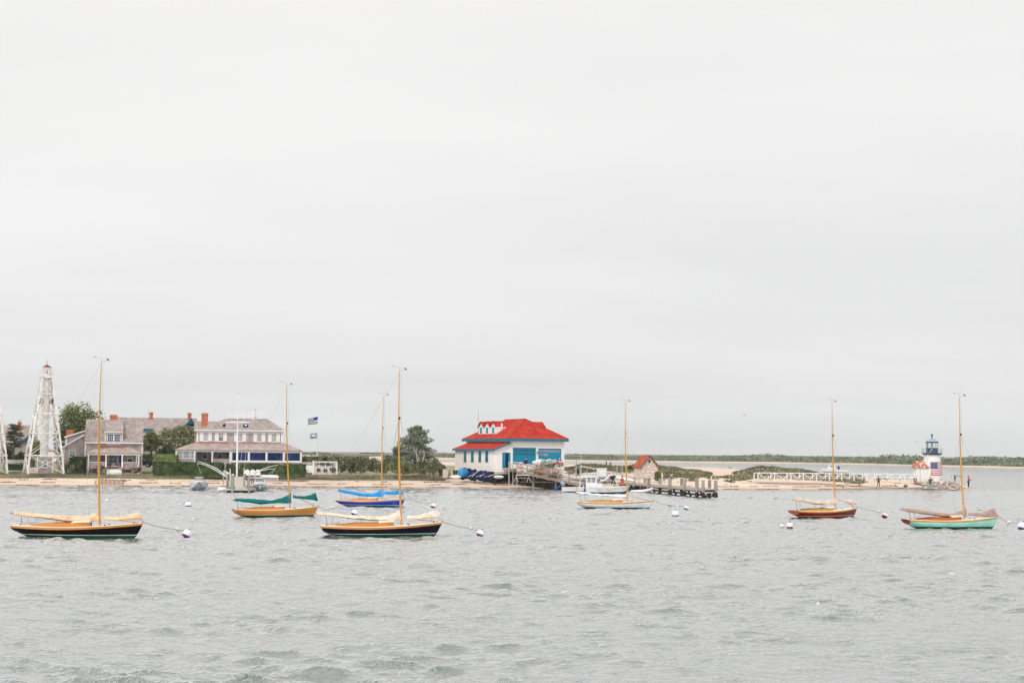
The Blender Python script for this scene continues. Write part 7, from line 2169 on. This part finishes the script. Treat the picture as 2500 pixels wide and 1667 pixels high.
# clutter on the ramp
def on_ramp(f_, b_): return R0 + dv * f_ + back * b_
def crumple(t, name, c, r_, seed, m_, sq, amp=.5): 
    return MB().blob(c, r_, seed, 12, amp, sq).build(name, m_, t)
net1 = mat('pinkish_net', (0.20, 0.12, 0.10), .9, 0, 5, col2=(0.66, 0.52, 0.46), bump=1.0, bs=10, lo=.42, hi=.56)
net2 = mat('pale_net', (0.22, 0.22, 0.20), .9, 0, 4, col2=(0.74, 0.72, 0.68), bump=1.0, bs=8, lo=.4, hi=.56)
def strands(t, c, ext, n_, seed, m_, r_=.025):
    rd = random.Random(seed); m0 = MB()
    for i in range(n_):
        p = Vector(c) + Vector((rd.uniform(-1, 1) * ext[0], rd.uniform(-1, .2) * ext[1], rd.uniform(-1, 1) * ext[2]))
        pts = [p]
        for k in range(4):
            p = p + Vector((rd.uniform(-.3, .3), rd.uniform(-.1, .1), rd.uniform(-.22, .22))); pts.append(p)
        m0.tube(pts, r_, 4)
    o = m0.build('rope_tangle', m_, t); o['kind'] = 'stuff'
for f0, f1, zz_, lb_, sd in ((.27, .62, .55, 'long heap of pinkish nets and ropes behind the ramp rail', 1),):
    c = on_ramp((f0 + f1) / 2, .22); L_ = (dv * (f1 - f0)).length
    t = thing('net_heap', lb_, 'nets', tuple(c))
    for i in range(7):
        k = (i - 3) / 3; p = dv * (f1 - f0) * .46 * k + Vector((0, .1, .50))
        crumple(t, 'net_pile', p, .60, sd + i, net1, (1.0, .7, .95), .7)
    rd_v = dv * (f1 - f0) * .46
    for i in range(5): strands(t, tuple(rd_v * ((i - 2) / 2) + Vector((0, -.4, .5))), (.9, .3, .5), 34, 40 + i, (M['deckwood'], M['bark'], M['sparbrown'], M['deckwood'], M['bark'])[i], .028)
c = at(*Z6(860, 445), 221)
t = thing('net_heap', 'pale heap of folded nets with green cord before the right turquoise door', 'nets', tuple(c - Vector((0, 0, .3))))
for i, (x, h_, r_) in enumerate(((-1.5, .2, .5), (-.9, .45, .6), (-.3, .55, .65), (.3, .5, .6), (.9, .5, .62), (1.5, .25, .5), (.0, .1, .6))):
    crumple(t, 'net_fold', (x, 0, h_), r_, i + 12, net2, (1.2, .8, .7), .6)
strands(t, (-.3, -.5, .25), (1.2, .3, .35), 26, 9, mat('green_cord', (0.04, 0.25, 0.16), .8), .025); strands(t, (.6, -.5, .5), (1.2, .3, .35), 40, 10, M['bark'], .02); strands(t, (.2, -.5, .6), (1.6, .3, .3), 40, 12, M['trim'], .03)
t = thing('red_board', 'red board lying on the net heap before the right turquoise door', 'board', tuple(at(*Z6(1050, 440), 219.5)))
MB().bar((-.65, 0, .05), (.65, 0, .12), .10, .22).build('board_body', M['red'], t)
t = thing('covered_boat', 'white shrink-wrapped boat shape before the left turquoise door', 'boat', tuple(at(*Z6(360, 440), 221.5) - Vector((0, 0, .5))))
MB().loft([[(x, w_ * math.cos(a_), .0 + h_ * (.5 + .5 * math.sin(a_)) ** .8) for a_ in [2 * math.pi * q / 16 for q in range(16)]] for x, w_, h_ in ((-1.65, .9, 1.45), (-1.6, 1.0, 1.75), (-.6, 1.1, 1.75), (.2, 1.0, 1.35), (1.0, .95, 1.3), (2.4, .8, 1.35), (3.1, .5, 1.2), (3.3, .2, 1.0))]).build('white_cover', M['gel'], t, smooth=True)
t = thing('pink_drape', 'pale pink cloth hung over the top post of the ramp rail', 'cloth', tuple(R0 + Vector((.5, -.32, 1.15))))
MB().loft([[(x, y, z) for x, y, z in ((-.5 + .08 * s_, -.05, -1.2), (-.1, -.12 + .05 * s_, -1.25), (.35, -.05, -1.1), (.4, -.02, .1), (0, 0, .2), (-.42, -.02, .08))] for s_ in (0, 1)]).build('cloth_body', cloth('pale_pink_cloth', (0.72, 0.52, 0.48)), t)
t = thing('white_cloth', 'white cloth hanging on the ramp rail below the person in the navy hoodie', 'cloth', tuple(at(*Z6(365, 505), 215.9)))
MB().box(-.22, .24, -.04, .0, -1.0, .45).build('cloth_body', M['gel'], t)
# two work boats parked behind the rail, hulls white
def ramp_boat(px, py, D, L, label, rz, F=.9):
    c = at(px, py, D); t = thing('work_boat', label, 'boat', tuple(c), rz)
    open_boat(t, L, 2.0, F, 'gel', boot='gel'); return t
t = ramp_boat(1367, 1172, 213.5, 5.5, 'white boat stored on the ramp behind the heap of nets', R(-12), .95)
MB().box(.1, 1.0, -.7, .7, .5, 1.35).build('boat_locker', M['gel'], t); MB().box(2, 2.5, -.9, .9, .9, .97).build('thwart', M['gel'], t)
t = ramp_boat(1425, 1166, 209.5, 4.3, 'white skiff stored on the lower ramp above the cabin boat', R(-8), .7)
MB().box(.0, 4.0, -1.02, -.98, .62, .70).build('side_rail', M['varnishred'], t)
t = thing('storage_box', 'square white storage box on the pier right of the cabin boat roof', 'box', tuple(at(*Z6(1925, 745), 205)))
MB().box(-.68, .68, 0, 1, .35, 1.45).build('box_body', M['gel'], t); MB().box(-.74, .74, -.05, 1.05, 1.452, 1.54).build('box_lid', M['trim'], t)
for x in (-.6, .6): MB().box(x - .06, x + .06, .05, .2, -.1, .347).build('box_leg', M['gel'], t)
t = thing('davit', 'white angled davit arm on the pier', 'davit', tuple(at(*Z6(1905, 790), 203)))
k6 = .119 / (FOC / 203)
MB().tube([(0, 0, .0), (85 * k6, 0, .1), (190 * k6, 0, 125 * k6), (250 * k6, 0, 128 * k6), (245 * k6, 0, 95 * k6)], .13, 10).build('davit_arm', M['gel'], t, smooth=True)
t = thing('pier_winch', 'black winch below the davit arm', 'winch', tuple(at(*Z6(2165, 725), 203)))
MB().tube([(-.2, -.2, 0), (-.2, .3, 0)], .28, 12).tube([(.15, -.3, .2), (.15, .3, .2)], .16, 10).build('winch_drum', M['black'], t); MB().bar((-.3, 0, -.9), (0, 0, 0), .12).bar((.3, 0, -.9), (0, 0, 0), .12).build('winch_stand', M['dark'], t)
t = thing('rolled_cover', 'long white rolled cover lying on the pier right of the winch', 'cover', tuple(at(*Z6(2270, 745), 203)))
MB().tube([(-.7, 0, .2), (0, .05, .1), (.9, 0, -.1), (2.2, 0, -.25)], [.2, .26, .24, .18], 12).build('roll', M['gel'], t, smooth=True)
for i, (x, yt, yb_) in enumerate(((2237, 470, 760), (2340, 480, 760), (1625, 540, 680), (1860, 590, 700), (1395, 470, 700))):
    a_, b_ = at(*Z6(x, yt), 204), at(*Z6(x, yb_), 204)
    t = thing('thin_pole', ('thin pale pole on the pier, left of the mast of the white sailboat', 'thin pale pole directly beside the mast of the white sailboat', 'thin pole at the lower ramp rail, right of the person in teal', 'short pole by the white storage box', 'thin pole left of the person in teal')[i], 'pole', tuple(b_), 0, 'thin poles on the pier')
    MB().tube([(0, 0, -.3), (0, 0, a_.z - b_.z)], .045, 6).build('pole_body', M['silverwood'], t)
for i in range(9):
    c = at(1452 + 5.5 * i, 1176 + (i % 3) * 2.5, 203.5 + (i % 2) * .6)
    t = thing(('bucket', 'rope_coil', 'crate')[i % 3], ('white bucket', 'coil of rope', 'grey crate')[i % 3] + ' on the pier behind the cabin boat, ' + ('leftmost', 'middle', 'rightmost')[i // 3] + ' of its kind', ('bucket', 'rope coil', 'crate')[i % 3], tuple(c), i * .7, 'gear lying on the pier')
    if i % 3 == 0: MB().lathe([(.13, 0), (.17, .36), (.15, .36), (.12, .04)], 12).build('bucket_body', M['gel'], t)
    elif i % 3 == 1:
        m0 = MB()
        for k in range(3): m0.tube([(.26 * math.cos(a_ / 8 * 6.283), .26 * math.sin(a_ / 8 * 6.283), .05 + .07 * k) for a_ in range(9)], .045, 5)
        m0.build('coil', M['rope'], t)
    else: MB().box(-.28, .28, -.2, .2, 0, .06).box(-.28, .28, -.2, -.16, .06, .34).box(-.28, .28, .16, .2, .06, .34).box(-.28, -.24, -.159, .159, .06, .34).box(.24, .28, -.159, .159, .06, .34).build('crate_body', M['glassgrey'], t)
# long pipe handrail sloping down behind
t = thing('sand_fence_rail', 'long pale rail sloping across the grassy bank behind the pier', 'rail', tuple(at(*Z6(1480, 480), 222)))
o0 = at(*Z6(1480, 480), 222); P_ = [at(*Z6(1480, 480), 222), at(*Z6(1900, 560), 219), at(*Z6(2352, 655), 216), at(*ZH(520, 580), 213)]
for i in range(3): MB().bar(P_[i] - o0, P_[i + 1] - o0, .16, .22).build('rail_length', M['silverwood'], t)
for i in range(4): MB().bar(P_[i] - o0 + Vector((0, 0, -1.6)), P_[i] - o0, .14).build('rail_post', M['silverwood'], t)

# picnic table, tender and flotsam under the ramp
c = at(*Z6(300, 785), 212.5)
t = thing('picnic_table', 'weathered table with white top on the sand in front of the ramp', 'table', tuple(c)); kk = .119 / (FOC / 212.5)
MB().box(-125 * kk, 125 * kk, -.4, .4, .82, .92).build('table_top', M['gel'], t)
for x in (-.95, .95):
    MB().bar((x - .3, 0, -.1), (x + .1, 0, .82), .10).bar((x + .3, 0, -.1), (x - .1, 0, .82), .10).build('leg', M['deckwood'], t)
MB().box(-1.0, 1.0, -.06, .06, .38, .46).build('stretcher', M['deckwood'], t)
c = at(*Z3(940, 1190), 213)
t = thing('upturned_dinghy', 'small white upturned dinghy beside the wooden stairs', 'dinghy', tuple(c), .2)
t.scale = (.75, .75, .6); MB().blob((0, 0, .05), .55, 4, 8, .1, (1.9, .9, .75)).build('hull', M['gel'], t, smooth=True); MB().box(-.95, .95, -.5, .5, -.1, .03).build('gunwale', M['bark'], t)
c = at(*Z3(215, 1195), 217)
t = thing('white_tarp', 'low white tarpaulin lying left of the blue kayak', 'tarpaulin', tuple(c))
t.scale = (.8, .8, .9); MB().blob((0, 0, .1), .7, 7, 8, .3, (1.5, .7, .4)).build('tarp_body', M['gel'], t, smooth=True)
bb = cloth('bright_blue_plastic', (0.02, 0.26, 0.55), .4)
c = at(*Z3(305, 1185), 219)
t = thing('blue_kayak', 'bright blue rounded kayak end under the left corner of the boathouse', 'kayak', tuple(c), R(35))
MB().loft([[(x, w_ * math.cos(a_), .75 + w_ * 1.1 * math.sin(a_)) for a_ in [2 * math.pi * q / 16 for q in range(16)]] for x, w_ in ((-.6, .25), (-.45, .55), (-.2, .72), (.3, .78), (1.4, .6), (2.2, .1))]).build('kayak_hull', bb, t, smooth=True)
t.scale = (.68, .68, .85)
for k in range(4): MB().loft([[(-.3 + .2 * k, (w_ := .70 + .02 * k) * 1.04 * math.cos(a_), .75 + .72 * 1.14 * math.sin(a_)) for a_ in [2 * math.pi * q / 16 for q in range(16)]], [(-.27 + .2 * k, .72 * 1.06 * math.cos(a_), .75 + .72 * 1.15 * math.sin(a_)) for a_ in [2 * math.pi * q / 16 for q in range(16)]]]).build('hull_ridge', mat('pale_blue_ridge', (0.2, 0.5, 0.7), .5), t)
nv = mat('navy_tarpaulin', (0.006, 0.012, 0.085), .6, .3, 1.5, bump=.6, bs=3)
c = at(*Z3(520, 1200), 219.5)
t = thing('navy_tarpaulin', 'dark navy tarpaulin bundle stored under the boathouse floor', 'tarpaulin', tuple(c), R(-40))
for i in range(5): MB().blob((-2 + 1.0 * i, .2 * (i % 2), .55 - .06 * i), .85, 20 + i, 9, .5, (1.1, .6, .95)).build('tarp_fold', nv, t)
t = thing('plank_stack', 'grey planks leaning under the boathouse beside the navy tarpaulin', 'planks', tuple(at(*Z3(600, 1190), 217.5)))
rd = random.Random(8)
for i in range(6): MB().bar((-1.6 + .6 * i, 0, .05), (-.5 + .7 * i, .3, .35 + rd.uniform(0, .9)), .22, .05).build('plank', M['silverwood'], t)
t = thing('driftwood_line', 'long reddish driftwood plank on the sand below the ramp', 'driftwood', tuple(at(*Z3(1450, 1275), 207)))
MB().tube([(-4.2, .6, -.02), (-2, .2, .05), (0, 0, .02), (2.2, -.2, .06), (3.6, -.3, .0)], [.03, .05, .05, .08, .04], 6).build('plank_body', M['bark'], t)
# rope fence posts right of boathouse
# ---- motor boats at the pier
Zm = Zoom(1350, 1140, 190, 2352)
cA = wat(1372, 1200)
t = thing('motor_boat', 'white open motor boat with tilted navy outboard, left of the cabin boat', 'boat', (cA.x, cA.y, 0), R(2))
open_boat(t, 5.6, 2.0, .62, 'gel')
outboard(t, -.35, 0, .75, R(52), 1.05, mat('pale_blue_cowl', (0.33, 0.40, 0.48), .3))
MB().box(1.6, 2.3, -.4, .4, .25, .7).build('seat_box', M['gel'], t)
cB = wat(1431, 1203.5)
t = thing('cabin_boat', 'white motor boat with small wheelhouse moored in front of the ramp', 'boat', (cB.x, cB.y, 0), R(1))
half_, sh_ = open_boat(t, 5.9, 2.2, .78, 'gel', flare=.3)
sB = FOC / cB.y
def m5(x, y):
    v = at(*Zm(x, y), cB.y) - Vector((cB.x, cB.y, 0)); return v.x, v.z
outboard(t, -.05, -.1, .78, R(18), 1.1, mat('silver_blue_cowl', (0.34, 0.38, 0.48), .3))
wx0, wz0 = m5(985, 640); wx1, wz1 = m5(1310, 300)
ca = MB()
ca.box(wx0 + .0, wx1 + .1, -.75, .75, .45, m5(1150, 460)[1])
cabn = ca.build('wheelhouse', M['gel'], t)
zw0, zw1 = m5(1150, 460)[1], m5(1150, 315)[1]
for x0_, x1_ in ((m5(990, 0)[0], m5(1028, 0)[0]), (m5(1130, 0)[0], m5(1152, 0)[0]), (m5(1270, 0)[0], m5(1312, 0)[0])):
    for y in (-.75, .69): MB().box(x0_, x1_, y, y + .06, zw0 + .002, zw1 + .02).build('window_pillar', M['gel'], cabn)
for y in (-.72, .70): MB().box(m5(1028, 0)[0], m5(1270, 0)[0], y, y + .02, zw0 + .002, zw1).build('side_window', M['glassgrey'], cabn)
MB().box(wx1 - .02, wx1 + .02, -.68, .68, zw0 + .002, zw1).build('windscreen', M['glassgrey'], cabn)
rx0, rz0 = m5(705, 300); rx1, rz1 = m5(1330, 262)
MB().box(rx0, rx1, -.85, .85, zw1 + .022, zw1 + .16).build('cabin_roof', M['gel'], t)
for y in (-.78, .78): MB().bar((m5(800, 0)[0], y, .6), (m5(835, 0)[0], y, zw1), .07).build('roof_strut', M['gel'], t)
MB().slab([(wx1 + .1, -.7, m5(0, 480)[1] + .02), (m5(1460, 480)[0], -.7, m5(0, 480)[1]), (m5(1460, 480)[0], .7, m5(0, 480)[1]), (wx1 + .1, .7, m5(0, 480)[1] + .02)], .08).build('foredeck_top', M['gel'], t)
fd = MB().prism([(wx1 + .103, .5), (m5(1490, 570)[0], .5), (m5(1490, 570)[0], m5(0, 570)[1]), (m5(1455, 490)[0], m5(0, 488)[1]), (wx1 + .103, m5(0, 488)[1])], -.68, .68).build('foredeck_cabin', M['gel'], t)
MB().tube([(m5(1480, 0)[0], -.8, .95), (m5(1660, 0)[0], -.6, 1.15), (5.6, -.1, 1.3)], .025, 6).build('bow_rail', M['wire'], t)
MB().tube([(m5(700, 0)[0], -.85, .2), (m5(695, 0)[0], -.85, 4.6)], .03, 6).build('fishing_rod', M['wire'], t)
MB().tube([(m5(845, 0)[0], -.8, zw1), (m5(842, 0)[0], -.8, 5.0)], .02, 5).build('whip_aerial', M['trim'], t)
def sign(t, txt, x, y, z, size, m_, name='hull_lettering', rot=(math.pi / 2, 0, 0)):
    cu = bpy.data.curves.new(name, 'FONT'); cu.body = txt; cu.size = size; cu.extrude = .004
    tmp = bpy.data.objects.new('tmp', cu); COL.objects.link(tmp)
    dg = bpy.context.evaluated_depsgraph_get(); me = bpy.data.meshes.new_from_object(tmp.evaluated_get(dg))
    bpy.data.objects.remove(tmp); me.materials.clear(); me.materials.append(m_)
    o = bpy.data.objects.new(name, me); COL.objects.link(o); o.parent = t; o.location = (x, y, z); o.rotation_euler = rot
    return o
sign(t, 'ACK 2', 1.35, -1.13, .36, .26, M['glassgrey']); sign(t, 'UTILITY', 2.65, -1.12, .36, .24, M['glassgrey'])
c = wat(1541, 1202)
t = thing('rubber_dinghy', 'small white rubber dinghy beside the jetty piles, right of the cabin boat', 'dinghy', (c.x, c.y, 0), R(-12))
tb = MB()
for sg in (1, -1): tb.tube([(0, sg * .5, .18), (1.6, sg * .52, .22), (2.5, sg * .35, .38), (2.95, 0, .58)], [.14, .2, .2, .2], 12)
tb.build('air_tube', M['gel'], t, smooth=True); MB().box(0.05, 2.2, -.45, .45, .02, .1).build('floor', M['glassgrey'], t)

# ---- white footbridge to the lighthouse
D0, D1 = 226.5, 233.0
zx = [270, 487, 700, 862, 1035, 1205, 1362, 1522, 1690, 1850, 2015, 2180, 2325]
fb = thing('footbridge', 'long low white footbridge with zigzag braced railings leading to the lighthouse', 'footbridge', (0, 0, 0))
def bp_(i, y, extra=0.0):
    f_ = i / (len(zx) - 1); DD = D0 + (D1 - D0) * f_ + extra
    return at(*ZC(zx[i] if i < len(zx) else zx[-1], y), DD)
ytop = lambda i: 503 + 17 * i / 12
ybot = lambda i: (594, 590, 590, 585, 583, 582, 582, 585, 588, 590, 592, 594, 596)[i]
for row, ex in ((0, 0.0), (1, 1.5)):
    T = []; Bt = []
    for i in range(13):
        p = bp_(i, ytop(i), 0); q_ = bp_(i, ybot(i), 0)
        off = Vector((-.35 * row, ex, 0)); T.append(p + off); Bt.append(q_ + off)
    for i in range(13):
        MB().bar(Bt[i] + Vector((0, 0, -.25)), T[i], .13).build('bridge_post', M['trim'], fb)
        if i < 12:
            MB().bar(T[i], T[i + 1], .12, .11).build('top_rail', M['trim'], fb)
            hm = .45
            if row: continue
            a_, b_ = Bt[i].lerp(T[i], hm), Bt[i + 1].lerp(T[i + 1], hm); MB().bar(a_, b_, .06, .07).build('mid_rail', M['trim'], fb)
            mb_ = (Bt[i] + Bt[i + 1]) / 2 + Vector((0, 0, .05))
            MB().bar(T[i] + Vector((.05, -.05, 0)), mb_ + Vector((0, -.05, 0)), .13, .08).build('zigzag_brace', M['trim'], fb); MB().bar(T[i + 1] + Vector((-.05, -.05, 0)), mb_ + Vector((0, -.05, 0)), .13, .08).build('zigzag_brace', M['trim'], fb)
dk_ = MB()
for i in range(12):
    a_, b_ = bp_(i, ybot(i) - 12), bp_(i + 1, ybot(i + 1) - 12)
    dk_.slab([a_, b_, b_ + Vector((-.35, 1.5, 0)), a_ + Vector((-.35, 1.5, 0))], .08)
dk_.build('walkway', M['silverwood'], fb)
a_ = bp_(0, 580); MB().bar(a_ + Vector((-2.6, -.2, -.45)), a_ + Vector((0, -.2, -.02)), .10, .16).build('ramp_board', M['deckcream'], fb)

# ---- rocks below the lighthouse
rk = [(345, 620, 1300, 1372, 'long flat rock below the annex door', 231.5), (560, 660, 1330, 1385, 'flat brown rock left of the person among the rocks', 231),
      (760, 860, 1300, 1350, 'dark angular rock right below the flag', 232), (740, 870, 1345, 1405, 'rounded rock in front of the tower base', 230.5), (860, 950, 1370, 1430, 'rock directly left of the small person in white', 230),
      (985, 1130, 1290, 1400, 'large upper rock right of the tower', 231.5), (1090, 1260, 1285, 1370, 'broad pale rock at the crest of the heap', 232), (1210, 1330, 1300, 1390, 'dark rock at the crest, under the seated figure', 232),
      (985, 1090, 1390, 1470, 'front rock right of the small person in white', 229.6), (1080, 1200, 1385, 1465, 'wide front rock in the middle of the heap', 229.4), (1180, 1290, 1365, 1445, 'shadowed rock in the middle of the heap', 229.8),
      (1270, 1390, 1390, 1475, 'brown front rock near the tip of the heap', 229.3), (1370, 1455, 1405, 1475, 'last rock of the heap beside the mast of the mint boat', 229.6), (1110, 1300, 1455, 1500, 'low flat slab at the water side of the heap', 228.4), (480, 610, 1350, 1392, 'small pale rock left of the person in the dark top', 230.4),
      (1300, 1400, 1335, 1400, 'upper right rock of the heap', 231.3), (600, 720, 1295, 1340, 'rock in front of the tower foot, below the canton of the flag', 232), (860, 960, 1300, 1360, 'grey rock at the right foot of the tower', 231.8)]
for i, (xa, xb, ya, yb_, lb_, DD) in enumerate(rk):
    c = at(*ZL((xa + xb) / 2, yb_), DD); k = .10204 / (FOC / DD)
    w_, h_ = (xb - xa) * k / 2 * 1.15, (yb_ - ya) * k * .62
    t = thing('rock', lb_, 'rock', (c.x, DD, c.z - .15), 0, 'rocks heaped below the lighthouse')
    m0 = MB(); rg = random.Random(i * 7 + 1)
    vs, fs = [], []
    m0.blob((0, 0, h_ * .55), 1.0, i * 1.7, 7, .55, (w_, w_ * .8, h_))
    m0.build('rock_body', M['rock'], t)
t = person(*ZL(1286, 1330), 232, 1.15, 'small dark figure on top of the rocks right of the lighthouse', darkt, darkt, 'sit', 40)
t = thing('red_lifebuoy', 'dark red object leaning at the left foot of the lighthouse annex', 'lifebuoy', tuple(at(*ZL(340, 1290), 231)))
MB().tube([(.22 * math.cos(a_ / 12 * 6.2832), 0, .22 * math.sin(a_ / 12 * 6.2832)) for a_ in range(13)], .09, 8).build('ring', M['buoymaroon'], t)
for x, y, w_, lb_ in ((110, 1450, .42, 'dark bundle on the sand before the lighthouse annex'),):
    t = thing('beach_bag', lb_, 'bag', tuple(at(*ZL(x, y + 12), 227.5)))
    MB().blob((0, 0, .2), .34, 3, 8, .3, (1, .8, .65)).build('bag_body', M['bark'], t, smooth=True); MB().tube([(-.15, 0, .38), (0, 0, .52), (.15, 0, .38)], .025, 5).build('handle', M['bark'], t)
for i, (x, y, w_, lb_) in enumerate(((1680, 632, .5, 'dark driftwood piece on the sand left of the brown-coated person'), (1385, 698, .55, 'dark driftwood near the water, below the mast of the dark red boat'), (2070, 682, .45, 'dark driftwood right of the brown-coated person'), (228, 672, .6, 'brown driftwood on the sand below the left end of the footbridge'), (1930, 590, .6, 'grey driftwood tangle at the foot of the footbridge'))):
    t = thing('driftwood', lb_, 'driftwood', tuple(at(*ZC(x, y), 226 if y > 600 else 231)), i, 'driftwood on the right-hand beach')
    MB().tube([(-w_, 0, .05), (-.1, .05, .16), (w_, 0, .06)], [.04, .10, .03], 6).tube([(0, 0, .1), (.2, .1, .35)], [.05, .02], 5).build('branch', M['bark'], t)
t = thing('marker_post', 'thin post with a small base on the sand left of the brown-coated person', 'post', tuple(at(*ZC(1597, 662), 226)))
MB().tube([(0, 0, -.2), (0, 0, .78)], .05, 6).box(-.12, .12, -.04, .04, .6, .8).build('post_body', M['bark'], t); MB().box(-.3, .3, -.1, .1, -.02, .06).build('post_base', M['bark'], t)

# ---- cabin cruiser passing behind
c = wat(*ZC(1090, 500)); kc = .18707 / (FOC / c.y)
t = thing('cabin_cruiser', 'white cabin cruiser under way to the left in the channel behind the footbridge', 'boat', (c.x + 350 * kc, c.y, 0), R(180))
open_boat(t, 345 * kc, 2.8, 1.0, 'gel', boot='gel')
L_ = 345 * kc
MB().prism([(L_ * .50, 1.0), (L_ * .78, 1.15), (L_ * .72, 1.5), (L_ * .68, 2.3), (L_ * .52, 2.35), (L_ * .50, 1.6)], -1.0, 1.0).build('cabin', M['gel'], t)
MB().prism([(L_ * .56, 1.75), (L_ * .70, 1.75), (L_ * .67, 2.15), (L_ * .57, 2.15)], -1.02, 1.02).build('cabin_window', M['glass'], t)
MB().box(L_ * .44, L_ * .70, -1.1, 1.1, 2.352, 2.46).build('hard_top', M['gel'], t)
MB().tube([(L_ * .55, 0, 2.46), (L_ * .55, 0, 5.2)], .05, 5).build('aerial', M['trim'], t)
MB().tube([(L_ * .97, 0, 1.35), (L_ * .97, 0, 2.1), (L_ * .8, 0, 1.9)], .05, 5).build('bow_rail', M['wire'], t)
MB().blob((L_ * .34, 0, 1.6), .55, 2, 8, .1, (.7, .6, 1.1)).build('blue_canvas', M['blue'], t, smooth=True)
MB().blob((L_ * .06, 0, .85), .5, 5, 8, .1, (1.1, .8, .7)).build('outboard_cowl', M['glassgrey'], t, smooth=True)
rg = np.random.default_rng(44)
C = np.stack([c.x + 350 * kc + rg.exponential(5.0, 900), c.y + rg.normal(size=900) * .5, np.full(900, .06) + rg.uniform(0, .12, 900)], 1)
V = leaves([((0, 0, 0), (0, 0, 0), 900)], .22, 44, flat=.9).reshape(-1, 4, 3) + C[:, None, :]
tag(quads('boat_wake', V.reshape(-1, 3), mat('foam', (.8, .82, .82), .8)), kind='stuff')
# ---- channel markers
def marker(px, py, label, col, w_, h_, top=None, shape='can'):
    c = wat(px, py); t = thing('channel_marker', label, 'channel marker', tuple(c), 0, 'channel markers behind the spit')
    s_ = FOC / c.y; r_ = w_ / s_ / 2; H = h_ / s_
    if shape == 'can': MB().lathe([(r_, -.3), (r_, H * .3), (r_ * .92, H * .32), (r_ * .92, H)], 14).build('marker_body', M[col], t)
    else: MB().lathe([(r_ * .7, -.3), (r_, H * .25), (r_ * .9, H * .5), (r_ * .35, H)], 14).build('marker_body', M[col], t)
    if top: MB().lathe([(r_ * .5, H + .003), (r_ * .9, H * 1.3), (r_ * .5, H * 1.9), (.05, H * 2.1)], 12).build('marker_top', M[top], t)
    MB().lathe([(r_ * 1.25, -.2), (r_ * 1.25, .15), (r_ * .9, .2)], 14).build('marker_float', M[col], t)
marker(1490.5, 1135, 'channel marker with red base and pale top, left of the white sailboat mast', 'red', 5.5, 5, 'lroof')
marker(1480.5, 1132, 'black channel marker with spindly reddish top beside the red one', 'black', 3.6, 4, 'varnishred', 'nun')
marker(1782.5, 1146, 'square green channel marker above the right-hand dune', 'green', 6, 6)
marker(1707, 1144, 'tiny dark marker stick at the far side of the sand', 'bark', 1.6, 4, None, 'nun')
# posts on the dune
for i, (x, y, DD, lb_) in enumerate(((2107, 545, 236, 'short pale post on the right-hand dune'), (525, 640, 218, 'short wooden post on the sand right of the stone hut path'))):
    a_ = at(*ZH(x, y), DD); t = thing('dune_post', lb_, 'post', tuple(a_), 0, 'short posts in the sand')
    MB().bar((0, 0, -.4), (0, 0, .8), .14).build('post_body', M['silverwood'], t); MB().box(-.09, .09, -.09, .09, .802, .84).build('post_cap', M['silverwood'], t)
t = thing('broken_fence', 'low dark broken fence stubs between the last shrub and the boathouse', 'fence', tuple(at(*Z4(2330, 1070), 219)))
for i in range(5): MB().bar((-.5 + .45 * i, 0, -.2), (-.5 + .45 * i + .1, 0, .75 + .2 * (i % 2)), .14).build('stub', M['bark'] if i % 2 else M['silverwood'], t)
t = thing('grey_bin', 'square grey box standing at the end of the shrub row, left of the boathouse', 'box', tuple(at(*Z4(2280, 1065), 219.5)))
MB().box(-.42, .42, 0, .7, -.3, .95).build('bin_body', M['silverwood'], t); MB().box(-.47, .47, -.05, .75, .952, 1.02).build('bin_lid', M['silverwood'], t)

# ------------------------------------------------------------------ haze over everything
hz = MB().box(-900, 900, -150, 2100, -5.5, 26)
hm = bpy.data.materials.new('sea_haze'); hm.use_nodes = True
hn, hl = hm.node_tree.nodes, hm.node_tree.links
hn.remove(hn['Principled BSDF'])
pv = hn.new('ShaderNodeVolumePrincipled'); pv.inputs['Density'].default_value = 0.00012; pv.inputs['Color'].default_value = (0.95, 0.97, 1.0, 1)
pv.inputs['Anisotropy'].default_value = 0.0
hl.new(pv.outputs[0], hn['Material Output'].inputs['Volume'])
tag(hz.build('haze', hm), kind='stuff')
